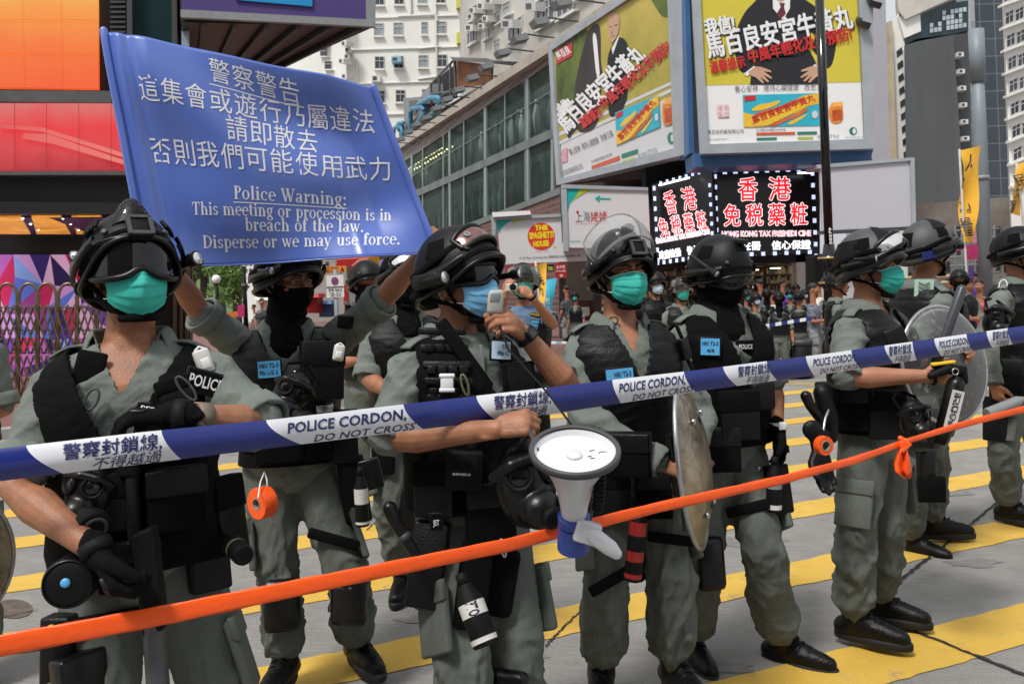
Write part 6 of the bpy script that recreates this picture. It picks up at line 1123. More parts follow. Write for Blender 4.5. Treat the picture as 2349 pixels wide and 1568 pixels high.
P.card(618, 846, 50, 38, [('HKI T2-3', -.42, .42, .10, .26), ('Pln LG 2', -.42, .38, -.32, .26)], -2)
P.pouch('chest_pouch', 735, 850, 95, 130, .07, 'leather', 4, flap='leather'); P.pouch('radio', 795, 738, 34, 30, .04, 'black', 8); clip_lamp(P, 771, 808, 24, 36, 12, .075); carabiner(P, 689, 870, 12, 40, 0, 'metal')
gas_mask('gas mask slung on the chest below the blue name card of the banner holder', 668, 905, 3.22, 15, 1.0, 30); P.pouch('chest_buckle', 742, 935, 40, 22, .03, 'metal'); P.pouch('belt_pouch', 640, 1010, 110, 100, .05, 'nylon', flap='leather'); P.pouch('belt_pouch', 790, 1000, 60, 120, .06, 'leather', flap='leather'); P.pouch('belt_pouch', 725, 1010, 60, 90, .05, 'nylon')
rl = hang_roll('bright orange tape roll hanging on a white tie from the belt of the banner holder', 602, 1152, 3.22, -38, .058, .055); zip_tie(rl, [W(592,1140,3.14), W(597,1105,3.2), W(606,1082,3.28), W(612,1100,3.26), W(613,1130,3.24)]) 
P.pouch('leg_holster', 812, 1120, 62, 150, .05, 'black', -6, parent=P.trousers_o); P.pouch('leg_holster', 850, 1085, 50, 70, .05, 'rubber', -10, parent=P.trousers_o); P.pouch('leg_strap', 765, 1235, 120, 24, .02, 'nylon', 20, parent=P.trousers_o); canister('small canister with white label in the thigh holster beside the orange tape roll', W(826,1090,3.28), W(832,1205,3.28), .026, 'black', [(.25,.55,'offwhite'),(.9,.95,'offwhite')], group='thigh canisters')
for x, y in ((645,1385),(803,1370)): P.pouch('knee_pad', x, y, 84, 120, .05, 'rubber', parent=P.trousers_o, bev=.025)
# ---------------------------------------------------------------- 3: speaks into the megaphone's microphone
P = Person('officer in blue mask and dark visor glasses speaking into a hand microphone', (1058,655,2.66), 57, 7, 38, s=.985, lean=(.02,.03)); P3 = P
P.head(); P.arm('R', (888,1008,2.46), (1140,984,2.30)); P.arm('L', (1318,905,2.62), (1200,764,2.55))
P.hand(P.sk, 'R', P.wr['R'][2], (.93,-.12,.22), (.1,.75,-.6), (55,60,45), thumb=(.3,.6)); P.hand(P.sk, 'L', P.wr['L'][2], (-.45,-.75,.45), (-.85,.27,-.4), (40,60,45), size=1.08, thumb=(.35,.7))
P.finish_skin(.0038); P.shirt({'R': .95, 'L': .78}, seed=21, vox=.009, amp=.008); P.trousers({'R': ((1060,1530,2.48),(1075,1790,2.55)), 'L': ((1190,1525,2.60),(1180,1770,2.7))}, seed=23, baggy=1.03, amp=.012); P.boots({'R': 20, 'L': 60})
P.vest('nylon', vneck=1.26, vw=.34, seed=24, ef=.024, z0=.93); P.belt(.96); P.helmet(m='shell', top=.188, al=.120, af=.150, front=.068, brim=.012, style=1); P.mask('mask_blue', 1.05); P.goggles(w=72, rl=.092, rf=.118, hgt=.030, u0=.020, nose=True)
P.goggles(raised=48, rl=.110, rf=.158, hgt=.033, w=48, lens='rosy' if M.setdefault('rosy', mat('rosy', (.20,.10,.09), .12, .5, 25, metal=.5)) else 0, nose=False, strap=False, u0=.0)
P.torch(P.h(-.136,.015,.02), P.F - P.L*.1, .017, .05); P.torch(P.h(.125,.105,.015), P.F + P.L*.1, .013, .045); make('torch_mount', Geo().box(P.h(-.131,-.03,.02), P.F*.045, P.L*.012, P.U*.022), M['rubber'], P.hel, bevel=.006)
g = Geo()
for i in range(9): g.rings([[P.hs(1.05+.07*i, t, dg) for t in (.36,.45,.55,.64)] for dg in (.006,.012)], closed=False); 
make('vent_grille', g, M['gloss'], P.hel); g = Geo(); p = P.hs(.15, .42, .004); n_ = (p - P.H).normalized(); make('rivet', Geo().lathe(P.hs(-.62,.42,.004), (P.hs(-.62,.42,.05)-P.hs(-.62,.42,0)).normalized(), [(0,.012),(.006,.011),(.006,.006),(.003,.005)], 16), M['grey'], P.hel)
for j in range(5):
    y = 760 + j*38; o = P.pouch('webbing_strip', 1014+j*5, y, 110, 17, .008, 'leather', 3)
for j in range(3):
    for i in range(4): P.pouch('webbing_loop', 985+i*24+j*5, 798+j*50, 20, 19, .014, 'leather', 3, bev=.003, hitme=False)
P.card(1144, 806, 44, 40, [('Pln C', -.2, .40, -.30, .26), ('T2', .02, .30, .12, .2)], 6, 'cardshine' if M.setdefault('cardshine', mat('cardshine', (.28,.50,.72), .2, .5, 60, col2=(.62,.70,.78))) else 0, out=.03); P.pouch('sling_strap', 1062, 815, 32, 190, .010, 'nylon', -32, out=.012); P.pouch('zip', 1108, 845, 6, 110, .006, 'grey', -4, bev=.001)
c, n, l, u, k = P.frame_at(1025, 877, 2, .5, .02); o = make('clip_lamp', Geo().box(c, l*.018, u*.026, n*.010).box(c + u*.02, l*.022, u*.006, n*.012).box(c - u*.02, l*.022, u*.006, n*.012), M['white'], P.vest_o, bevel=.004); carabiner(P, 1066, 880, 14, 50, -12, 'olive', .02); carabiner(P, 1200, 868, 26, 30, 0, 'metal', .03)
P.pouch('chest_pouch', 1185, 870, 70, 80, .05, 'leather'); P.pouch('radio', 1062, 1075, 84, 90, .05, 'black', 6); c, n, l, u, k = P.frame_at(1060, 1035, 6, .5, .05)
for q in (-.5, .55): make('radio_knob', Geo().lathe(c + l*.04*q, u, [(0,.010),(.022,.009)], 12), M['rubber'], P.vest_o)
P.card(1057, 1080, 50, 14, [('SANSUI', -.4, .4, -.2, .4)], 6, 'black', 'wordwhite', out=.055, name='radio_label', holder=False)
P.pouch('belt_pouch', 1000, 1120, 90, 120, .05, 'leather', flap='nylon'); P.pouch('belt_pouch', 1120, 1170, 110, 130, .06, 'nylon', flap='leather'); P.card(1006, 1183, 21, 32, [('JET', -.32, .34, -.2, .4)], 0, 'nylon', 'wordwhite', out=.06, name='patch'); P.pouch('leg_holster', 985, 1290, 80, 190, .06, 'leather', 8, parent=P.trousers_o); P.pouch('glove_bundle', 1145, 1330, 80, 150, .06, 'nylon', 12, parent=P.trousers_o, bev=.02); P.pouch('leg_holster', 1080, 1340, 70, 190, .05, 'nylon', 14, parent=P.trousers_o); P.pouch('knee_pad', 1165, 1560, 110, 60, .05, 'rubber', parent=P.trousers_o, bev=.02); carabiner(P, 1150, 1240, 10, 46, -10, 'metal', .04)
w_ = P.wr['L'][2]; d = (P.wr['L'][1]-w_).normalized(); wa = w_ + d*.012; o = make('wrist_watch', Geo().lathe(wa, d, [(-.013,.031),(-.012,.035),(.012,.036),(.013,.033)], 24, False), M['rubber'], P.root); vn = V((.45,-.85,.25)).normalized(); l = d; u = vn.cross(l).normalized(); make('dial', Geo().box(wa + vn*.036, l*.019, u*.019, vn*.007), M['rubber'], o, bevel=.005); make('display', Geo().box(wa + vn*.0435, l*.012, u*.010, vn*.001), M['dgrey'], o, False)
mc = thing('microphone', 'pale grey hand microphone held in front of the blue mask', 'microphone', W(1140,720,2.48)); c = W(1136,692,2.475); make('case', Geo().box(c, V((.022,.006,0)), V((-.003,.014,0)), V((.004,0,.034))), M['micgrey'] if M.setdefault('micgrey', mat('micgrey', (.42,.41,.38), .45, .1, 12)) else 0, mc, bevel=.010); make('grille', Geo().box(c + V((.0,-.015,.012)), V((.014,.003,0)), V((0,.002,0)), V((.002,0,.012))), M['grey'], mc, bevel=.002); make('cord', Geo().tube([c - U3*.04, W(1165,800,2.42), W(1255,900,2.3), W(1330,1000,2.2), W(1365,1080,2.16), W(1372,1150,2.14)], .003, 8), M['black'], mc)
# the megaphone
mg = thing('megaphone', 'white megaphone with blue collar hanging bell upwards from a fist', 'megaphone', W(1330,1250,2.15)); A = W(1318,1030,2.06); Bt = W(1325,1235,2.20); ax = V((.02,-.38,.92)).normalized(); c0 = W(1318,1034,2.10)
make('bell', Geo().lathe(c0, ax, [(-.190,.030),(-.15,.036),(-.11,.044),(-.075,.056),(-.04,.074),(-.015,.094),(.0,.102),(.0,.098),(-.012,.090),(-.014,.012),(-.010,.001)], 48), M['megawhite'] if M.setdefault('megawhite', mat('megawhite', (.66,.66,.69), .3, .06, 8, coat=.3)) else 0, mg, ang=50); make('rim', Geo().lathe(c0, ax, [(-.012,.100),(-.008,.110),(.006,.111),(.010,.106),(.006,.098)], 48, False), M['dgrey'], mg)
make('boss', Geo().lathe(c0, ax, [(-.014,.020),(-.008,.018),(-.006,.004)], 20), M['megawhite'], mg); g = Geo(); u = ax.orthogonal().normalized(); w_ = ax.cross(u); r = random.Random(4)
for i in range(7): a = r.uniform(-.2,1.1); q = c0 - ax*.0125 + V((1,0,0))*(.035+.04*r.random()) + V((0,.35,.9)).normalized()*r.uniform(-.03,.03); q -= ax*((q-c0).dot(ax)+.0125); e = q + V((r.uniform(-1,1),.3,r.uniform(-1,1))).normalized()*.012; e -= ax*((e-c0).dot(ax)+.0125); g.tube([q, e], .0012, 5)
make('scratches', g, M['black'], mg); make('collar', Geo().lathe(c0, ax, [(-.215,.034),(-.210,.040),(-.188,.041),(-.184,.034)], 32), mat('megablue', (.03,.06,.30), .35, .1, 8), mg, ang=40); make('housing', Geo().lathe(c0, ax, [(-.290,.030),(-.285,.041),(-.215,.040)], 28), bpy.data.materials['megablue'], mg, ang=40)
hb = c0 - ax*.215; make('handle', Geo().tube([hb + V((.02,-.03,.0)), hb + V((.05,-.05,-.02)), hb + V((.085,-.05,-.048)), hb + V((.098,-.045,-.062))], [.018,.021,.020,.015], 12), M['megawhite'], mg); make('bracket', Geo().box(hb + V((.03,-.035,-.01)), V((.03,0,-.01)), V((0,.02,0)), V((.008,0,.025))), M['megawhite'], mg, bevel=.006)
pts = []; 
for i in range(90): t = i/89; a = t*2*math.pi*9; p = W(1372,1090,2.12).lerp(W(1318,1240,2.10), t) if t < .5 else W(1372,1090,2.12).lerp(W(1318,1240,2.10), t); q = V((1378 - 8*t, 1085 + 85*t, 0)); pts.append(W(q.x, q.y, 2.10) + V((math.cos(a)*.012, math.sin(a)*.012, .004*math.sin(a))))
make('coiled_cord', Geo().tube(pts, .0035, 6), M['black'], mg); make('carry_strap', Geo().tube([c0 - ax*.02 + V((-.09,.02,.02)), W(1215,985,2.28), W(1195,1010,2.3)], .006, 8), M['dgrey'], mg); g = Geo(); write(g, '767', (1300,1102), (1345,1100), 12, lambda x, y, o=0: W(x, y, 2.105), 0, -.02); make('lettering', g, M['dgrey'], mg, False)
gas_mask('large black gas mask hanging beside the white megaphone', 1205, 1110, 2.36, 30, 1.30, -6)
canister('long black canister with white letters slung low on the megaphone officer', W(1065,1340,2.36), W(1115,1480,2.30), .036, 'black', [(.86,.94,'offwhite'),(.30,.52,'offwhite')], txt=('PTO', .30, .52, .030, 'ink'), group='thigh canisters')
bt = thing('baton', 'holstered black baton handle at the hip of the megaphone officer', 'baton', W(925,1250,2.4)); make('handle', Geo().tube([W(893,1165,2.36), W(905,1195,2.36), W(940,1250,2.37), W(952,1270,2.38)], [.020,.017,.015,.013], 12), M['rubber'], bt); make('ferrule', Geo().lathe(W(925,1228,2.365), V((.5,0,-.8)), [(-.005,.018),(.012,.018)], 14), M['dgrey'], bt)
# ---------------------------------------------------------------- 4: raised clear visor, teal mask, shield
P = Person('officer in teal mask with clear visor raised on helmet, gripping a scuffed metal shield', (1424,634,3.20), 22, 3, 16, s=.985); P4 = P
P.skin = 'skin_pale'; P.head(eyes=True, chest=True); P.arm('R', (1338,960,3.04), (1520,1062,2.90)); P.arm('L', (1608,955,3.25), (1585,1060,3.0)); P.hand(P.sk, 'R', P.wr['R'][2], (.9,-.05,-.25), (.15,.8,-.5), (60,65,45), thumb=(.5,.3)); P.hand(P.sk, 'L', P.wr['L'][2], (-.2,-.4,-.9), (-.5,0,0), (50,60,45))
P.finish_skin(.005); P.shirt({'R': 'long', 'L': 'long'}, seed=31, amp=.008, vopen=(1.38,.36)); P.trousers({'R': ((1392,1320,3.08),(1378,1530,3.18)), 'L': ((1538,1315,3.12),(1545,1525,3.2))}, seed=33, baggy=1.03, amp=.012); P.boots({'R': -8, 'L': 20})
P.vest('leather', vneck=1.25, vw=.36, seed=34); P.belt(.95); P.helmet(top=.180, al=.114, af=.140, front=.052, brim=.012); P.shroud(.16); P.visor(raised=48, r=(.136,.172,.1), hgt=(-.03,.11)); P.mask(puff=1.15)
g = Geo()
for sg in (1,-1): make('bolt_plate', Geo().tube([P.hs(sg*.45, .18, .003), P.hs(sg*.30, .30, .008)], .010, 8), M['black'], P.hel)
make('lower_mount', Geo().box(P.hs(0,.5,.006), P.L*.012, P.F*.02, P.U*.004), M['black'], P.hel); make('top_mount', Geo().box(P.hs(0,.62,.012), P.L*.020, P.F*.014, P.U*.012).box(P.hs(0,.62,.026), P.L*.010, P.F*.010, P.U*.006), M['rubber'], P.hel, bevel=.003)
P.card(1420, 860, 62, 30, [('HKI T2-3', -.2, .42, -.1, .4)], -4); g = Geo()
c, n, l, u, k = P.frame_at(1562, 800, -12, .5, .02); make('radio_mic', Geo().box(c, l*.018, u*.040, n*.014), M['rubber'], P.vest_o, bevel=.006); make('antenna', Geo().tube([c + u*.04, c + u*.09 - l*.01], .007, 8), M['black'], P.vest_o); make('cable', Geo().tube([c - u*.03, c - u*.11 + l*.02], .008, 8), M['black'], P.vest_o); make('chest_seam', Geo().tube([P.tp(1.38-.06*i, .28, .058) for i in range(6)], .0025, 6), M['black'], P.vest_o, hitme=False) if False else None
carabiner(P, 1408, 736, 20, 16, 0, 'dgrey', .02)
P.pouch('belt_pouch', 1440, 1040, 110, 100, .06, 'nylon', flap='leather'); P.pouch('belt_pouch', 1400, 1130, 90, 110, .06, 'leather', flap='nylon'); P.pouch('belt_pouch', 1500, 1130, 80, 110, .06, 'nylon', flap='leather'); P.pouch('leg_strap', 1400, 1330, 110, 26, .02, 'nylon', -28, parent=P.trousers_o); P.pouch('leg_strap', 1540, 1235, 110, 24, .02, 'nylon', 8, parent=P.trousers_o); P.pouch('leg_holster', 1462, 1240, 50, 170, .05, 'nylon', 4, parent=P.trousers_o)
canister('black and red canister in the thigh holster behind the orange tape', W(1466,1175,2.95), W(1450,1330,2.95), .030, 'black', [(.12,.32,'red'),(.55,.70,'red'),(.88,.95,'red')], group='thigh canisters')
def shield(label, c, nrm, up, rx, rz, m, thick=.004, dome=.05, group='round riot shields', bolts=True):
    c = V(c); n = V(nrm).normalized(); u = V(up); u = (u - n*u.dot(n)).normalized(); l = u.cross(n); t = thing('riot_shield', label, 'shield', c - u*rz, group); rows = []
    for i in range(15): r_ = max(.01, i/14); rows.append([c + l*(rx*r_*math.cos(2*math.pi*j/48)) + u*(rz*r_*math.sin(2*math.pi*j/48)) + n*(dome*(1-r_**2)) for j in range(48)])
    o = make('plate', Geo().rings(rows, cap=False), M[m], t); q = o.modifiers.new('t', 'SOLIDIFY'); q.thickness = thick; e = rows[-1]; make('rim', Geo().tube(e+[e[0]], .0075, 8), M['shieldrim'], t)
    if bolts:
        for a, b in ((.35,.55),(.35,-.55),(-.35,.55),(-.35,-.55)): make('bolt', Geo().lathe(c + l*rx*a + u*rz*b + n*dome*.6, n, [(0,.012),(.008,.011),(.012,.005)], 12), M['metal'], t)
    make('handle', Geo().tube([c + u*.12*s_ - n*.06 if abs(s_) < 1 else c + u*.14*s_ + n*dome*.6 for s_ in (-1,-.8,.8,1)], .016, 10), M['rubber'], t); make('arm_pad', Geo().box(c - n*.03, l*.05, u*.11, n*.012), M['nylon'], t, bevel=.01); return t
M['shieldrim'] = mat('shieldrim', (.45,.45,.46), .3, .2, 30, metal=.8); M['shieldmetal'] = mat('shieldmetal', (.13,.105,.075), .32, 0, 7, .5, 26, metal=.8, col2=(.58,.52,.40))
shield('scuffed metallic round shield seen nearly edge on beside the visored officer', W(1586,1062,2.88), (.93,-.34,.10), (-.13,0,1), .24, .275, 'shieldmetal', .004, .06)
# ---------------------------------------------------------------- 5: all black head, behind the shield
P = Person('officer with fully black covered head looking down, gloved hand resting at hip', (1650,640,3.55), 36, -10, 22, s=.99); P5 = P
P.head(); P.arm('L', (1770,885,3.66), (1783,985,3.50)); P.arm('R', (1565,890,3.5), (1580,1010,3.36)); P.hand(P.sk, 'R', P.wr['R'][2], (.2,-.3,-.9), (.8,0,0), (40,50,40)); P.finish_skin(.006)
P.shirt({'L': .9, 'R': .9}, seed=41); P.trousers({'L': ((1748,1255,3.42),(1790,1470,3.60)), 'R': ((1610,1290,3.5),(1585,1465,3.66))}, seed=43, baggy=1.06, amp=.011); P.boots({'L': 52, 'R': 10}); P.vest('nylon', vneck=1.22, vw=.38, seed=44); P.belt(.95); P.balaclava(top=.0); P.helmet(top=.184, al=.114, af=.142, front=.035, style=1); P.goggles(w=74, rl=.098, rf=.122, hgt=.040, u0=.016)
P.torch(P.h(-.118,.055,.045), (P.F*.9 - P.U*.35), .013, .12); make('top_mount', Geo().box(P.hs(0,.55,.012), P.L*.020, P.F*.02, P.U*.010), M['rubber'], P.hel, bevel=.003); g = Geo()
for i in range(6):
    for j in range(4): c = P.hs(.35+.14*i, .42+.09*j, .0015); n_ = (c - P.h(0,0,.04)).normalized(); a = n_.orthogonal().normalized(); b = n_.cross(a); g.add([c + a*.007*x + b*.007*y for x, y in ((-1,-1),(1,-1),(1,1),(-1,1))], [[0,1,2,3]])
make('vent_hole', g, M['gloss'], P.hel, False)
P.glove('L', (.05,-.15,-1), (-.9,-.2,.1), (18,22,16)); P.card(1628, 795, 42, 38, [('HKI T2-3', -.42, .42, .08, .24), ('4/4', -.18, .22, -.34, .24)], 3); P.card(1706, 794, 40, 22, [('POLICE', -.42, .42, -.24, .48)], 3, 'nylon', 'wordwhite', name='name_tape')
w_ = P.wr['L'][2]; o = make('wrist_watch', Geo().lathe(w_ + U3*.02, U3, [(-.012,.034),(.012,.036)], 20, False), M['white'], P.root); make('dial', Geo().box(w_ + V((0.01,-.035,.02)), V((.016,0,0)), V((0,.006,0)), V((0,0,.016))), M['white'], o, bevel=.004)
P.pouch('belt_pouch', 1690, 950, 90, 110, .06, 'leather', flap='nylon'); P.pouch('belt_pouch', 1650, 1030, 90, 100, .05, 'nylon', flap='leather'); P.pouch('radio', 1742, 905, 60, 70, .05, 'leather', bev=.02); P.pouch('belt_buckle', 1740, 1075, 10, 10, .01, 'metal'); P.pouch('leg_strap', 1715, 1165, 100, 24, .02, 'nylon', -16, parent=P.trousers_o); P.pouch('leg_holster', 1776, 1120, 50, 110, .06, 'black', parent=P.trousers_o); canister('black canister with pale label in the thigh holster under the gloved hand', W(1776,1065,3.40), W(1774,1172,3.40), .030, 'black', [(.30,.50,'grey'),(.84,.94,'offwhite')], group='thigh canisters'); P.pouch('knee_pad', 1625, 1290, 70, 120, .05, 'rubber', parent=P.trousers_o, bev=.025)
# ---------------------------------------------------------------- 6: right, teal mask, sprayer
P = Person('teal masked officer with goggles on helmet, pushing a spray bottle forward', (1999,619,3.76), 52, 2, 44, s=.985); P6_ = P
P.skin = 'skin_pale'; P.head(eyes=True, chest=True); P.arm('R', (1938,866,3.50), (2118,862,3.42)); P.arm('L', (2105,850,3.86), (2165,815,3.64)); P.hand(P.sk, 'R', P.wr['R'][2], (.97,-.1,.0), (-.05,.55,.25), (62,68,45), thumb=(.5,.4)); P.hand(P.sk, 'L', P.wr['L'][2], (.8,-.2,.1), (.1,-.8,-.3), (60,65,45))
P.finish_skin(.0055); P.shirt({'R': .95, 'L': .95}, seed=51, amp=.008, vopen=(1.36,.34)); P.trousers({'R': ((1962,1225,3.64),(1958,1415,3.70)), 'L': ((2035,1215,3.78),(2010,1372,3.92))}, seed=53, baggy=1.02, amp=.012); P.boots({'R': 52, 'L': 52}); P.vest('leather', vneck=1.26, vw=.30, seed=54); P.belt(.95); P.helmet(top=.184, al=.120, af=.148, front=.05, m='helmetgrey' if M.setdefault('helmetgrey', mat('helmetgrey', (.05,.052,.055), .5, .3, 5, .2, 300)) else 0); P.mask()
P.goggles(raised=36, rl=.112, rf=.168, hgt=.032, w=62, lens='glasslens', nose=True, u0=-.005); P.torch(P.h(-.137,.03,.045), P.F - P.L*.1, .014, .06)
g = Geo(); rows = [[P.hs(a, t, .006) for a in np.linspace(-1.0,1.0,13)] for t in (.42,.6,.8,.95)]; g.rings([[P.hs(a, t, .006) for a in np.linspace(1.5,3.0,9)] for t in (.1,.3,.5)], closed=False); g.rings([[P.hs(a, t, .006) for a in np.linspace(-3.0,-1.7,9)] for t in (.12,.3,.55)], closed=False); make('cover_panel', g.rings(rows, closed=False), M['black'], P.hel)
P.pouch('chest_flap', 2062, 800, 50, 100, .02, 'leather', -18); P.pouch('belt_pouch', 1960, 930, 90, 110, .06, 'nylon', flap='leather'); P.pouch('belt_pouch', 2030, 950, 80, 110, .06, 'leather', flap='nylon'); P.pouch('belt_pouch', 1905, 930, 50, 110, .06, 'leather')
o = make('wrist_strap', Geo().lathe(P.wr['R'][2] + V((.03,0,0)), V((.95,-.1,.25)), [(-.007,.036),(-.006,.039),(.006,.039),(.007,.036)], 24, False), M['black'], P.root)
sp = thing('spray_bottle', 'black pump sprayer with white POLICE label gripped beside the round shield', 'sprayer', W(2170,985,3.34)); a = W(2195,868,3.34); b = W(2166,985,3.34); d = (b-a).normalized(); make('tank', Geo().lathe(a, d, [(-.01,.016),(.01,.030),(.02,.034),((b-a).length,.034),((b-a).length+.008,.028)], 24), M['rubber'], sp, ang=45); make('head', Geo().tube([a + V((-.10,0,.015)), a + V((-.04,0,.04)), a + V((.02,0,.03)), a + V((.025,0,-.01))], [.014,.022,.024,.016], 12), M['black'], sp); make('trigger_guard', Geo().box(a + V((-.055,-.005,.062)), V((.045,0,.004)), V((0,.012,0)), V((0,0,.006))), M['yellow'], sp, bevel=.004); make('ring', Geo().lathe(a + V((-.02,-.025,.03)), V((0,-1,0)), [(0,.014),(.004,.014),(.004,.010),(0,.010)], 16, False), M['metal'], sp)
g = Geo(); side = d.cross(V((0,-1,0))).normalized(); ln = (b-a).length; make('label', Geo().box(a + d*ln*.58 + V((0,-.032,0)), side*.022, d*ln*.36, V((0,.004,0))), M['offwhite'], sp, False)
for tx, off, sz in (('POLICE', .004, .016), ('SABRE', -.012, .008)):
    co, fs = glyphs(tx, .03); x0, x1 = co[:,0].min(), co[:,0].max(); g.add([a + V((0,-.037,0)) + d*(ln*(.90 - .64*(x-x0)/(x1-x0))) + (side if side.x > 0 else -side)*(off*1.0 - y/.72*sz + .006) for x, y in co[:,:2]], fs)
make('lettering', g, M['ink'], sp, False)
shield('large clear round shield with bright worn rim at the right', W(2166,836,3.62), (.34,-.90,.16), (.14,0,1), .225, .245, 'shieldclear', .004, .05, bolts=False)
bt = thing('baton', 'straight dark baton slanting up across the clear round shield', 'baton', W(2165,770,3.3)); make('shaft', Geo().tube([W(2205,664,3.36), W(2162,790,3.34)], .0185, 16), mat('batongrey', (.05,.055,.062), .28, .1, 6), bt); make('grip', Geo().tube([W(2160,796,3.34), W(2146,835,3.36)], .020, 14), M['rubber'], bt)
gas_mask('gas mask filter side out, tucked under the arm of the sprayer officer', 2094, 962, 3.40, 20, .9, 0); gb = thing('glove_pair', 'pair of empty black gloves hanging from the back of a belt', 'gloves', W(1885,1110,3.42)); g = Geo(); wv = W(1885,1000,3.42); P6_.hand(g, 'R', W(1880,1030,3.42), (.08,-.1,-1), (.2,-.9,0), (14,16,12), grow=.003, size=1.05); g.tube([W(1862,985,3.42), W(1880,1000,3.42), W(1882,1035,3.42)], [.040,.045,.036], 14, flat=(FWD, .5)); me = remesh(g, .005, 3, .5); make('glove', me, M['leather'], gb); make('clip', Geo().tube([W(1888,985,3.40), W(1892,960,3.42), W(1900,940,3.45)], .006, 8), M['metal'], gb)
rl = hang_roll('orange tape roll threaded over the hanging gloves at the right officer\'s belt', 1888, 1021, 3.34, 20, .037, .03, .55); hl = thing('pistol', 'black pistol grip in a holster at the back of the sprayer officer\'s belt', 'pistol', W(1870,960,3.5)); make('grip', Geo().tube([W(1848,908,3.46), W(1858,930,3.46), W(1880,960,3.47)], [.022,.020,.020], 12), M['rubber'], hl); make('holster', Geo().tube([W(1885,900,3.5), W(1900,960,3.5), W(1905,1000,3.5)], [.035,.04,.03], 12), M['leather'], hl)
# ---------------------------------------------------------------- 7: sergeant turned away
P = Person('sergeant with chevrons on a pale green sleeve patch, standing turned away', (2130,582,4.92), 108, 3, 98, s=1.035, neck=(-.02,0)); P7 = P
P.head(); P.arm('R', (2098,790,4.72), (2170,850,4.6)); P.arm('L', (2170,760,5.05), (2200,830,4.9)); P.hand(P.sk, 'R', P.wr['R'][2], (.9,-.1,.1), (0,.6,-.5), (40,50,40)); P.finish_skin(.007); P.shirt({'R': .92, 'L': .92}, seed=61, vox=.012); P.trousers({'R': ((2090,1060,4.8),(2085,1235,4.98)), 'L': ((2140,1040,4.95),(2135,1195,5.12))}, seed=63, vox=.013); P.boots({'R': 40, 'L': 82}); P.vest('leather', open_=False, seed=64); P.belt(.95); P.helmet(top=.186, al=.13, af=.155, m='helmetgrey'); P.goggles(raised=14, rl=.114, rf=.162, hgt=.03, w=60, lens='gloss', nose=False)
P.torch(P.h(-.142,.055,.03), P.F - P.L*.6, .016, .05); rows = [[P.hs(a, t, .005) for a in np.linspace(-1.9,1.2,13)] for t in (.55,.7,.85,.95)]; make('cover_panel', Geo().rings(rows, closed=False), M['black'], P.hel); c, n, l, u, k = P.frame_at(2078, 560, 0, .6, .01); o = make('number_patch', Geo().box(P.hs(-2.2,.10,.012), (P.hs(-2.0,.10,.012)-P.hs(-2.4,.10,.012))*.6, P.U*.022, (P.hs(-2.2,.10,.02)-P.hs(-2.2,.10,.0))*.1), M['navy'], P.hel, False)
pt = P.card(2119, 661, 40, 40, [], 4, 'patchgreen' if M.setdefault('patchgreen', mat('patchgreen', (.28,.42,.32), .8, .08, 20)) else 0, out=.006, holder=False, name='rank_patch'); c, n, l, u, k = P.frame_at(2119, 661, 4, .5, .006); g = Geo(); 
for i in range(3): y = .30 - .26*i; g.add([c + n*.010 + l*(x*40*k) + u*((y+dy)*34*k) for x, dy in ((-.30,.10),(0,-.06),(.30,.10),(.30,-.0),(0,-.16),(-.30,0))], [[0,1,4,5],[1,2,3,4]])
make('chevrons', g, M['dgrey'], pt, False); P.pouch('leg_holster', 2120, 980, 70, 90, .07, 'leather', parent=P.trousers_o); P.pouch('knee_pad', 2120, 1075, 44, 90, .05, 'rubber', parent=P.trousers_o, bev=.02); P.pouch('leg_strap', 2135, 1120, 60, 60, .03, 'nylon', parent=P.trousers_o); P.pouch('thigh_pouch', 2170, 945, 34, 70, .05, 'nylon', parent=P.trousers_o); P.card(2047, 745, 8, 40, [], 8, 'offwhite', holder=False, name='flexi_cuffs')
# ---------------------------------------------------------------- 8: right edge
P = Person('officer cut by the right edge with a white carabiner on the shoulder strap', (2340,588,5.45), 48, 2, 34, s=1.03); P8 = P
P.head(); P.arm('R', (2262,770,5.3), (2278,880,5.2)); P.arm('L', (2440,770,5.5), (2400,880,5.3)); P.hand(P.sk, 'R', P.wr['R'][2], (.2,-.2,-.9), (.8,.2,0), (40,50,40)); P.finish_skin(.007); P.shirt({'R': 'long', 'L': 'long'}, seed=71, vox=.012); P.trousers({'R': ((2300,1030,5.3),(2312,1160,5.42)), 'L': ((2390,1030,5.5),(2400,1160,5.6))}, seed=73, vox=.013); P.boots({'R': 35, 'L': 40}); P.vest('leather', vneck=1.24, vw=.34, seed=74); P.belt(.95); P.helmet(top=.186, al=.13, af=.155); P.goggles(raised=30, rl=.114, rf=.160, hgt=.03, w=60, lens='glasslens', nose=False); P.mask('mask_blue'); carabiner(P, 2301, 656, 16, 26, 8, 'white', .02); gas_mask('gas mask hanging on the chest of the officer at the right edge', 2284, 735, 5.02, 5, 1.1, 20); P.pouch('leg_holster', 2285, 960, 50, 100, .06, 'leather', parent=P.trousers_o); P.pouch('belt_pouch', 2310, 870, 70, 90, .06, 'nylon', flap='leather')
canister('pale grey torch pointing left at the right edge above the orange tape', W(2345,915,5.0), W(2262,948,4.9), .030, 'grey', None, 'torch')
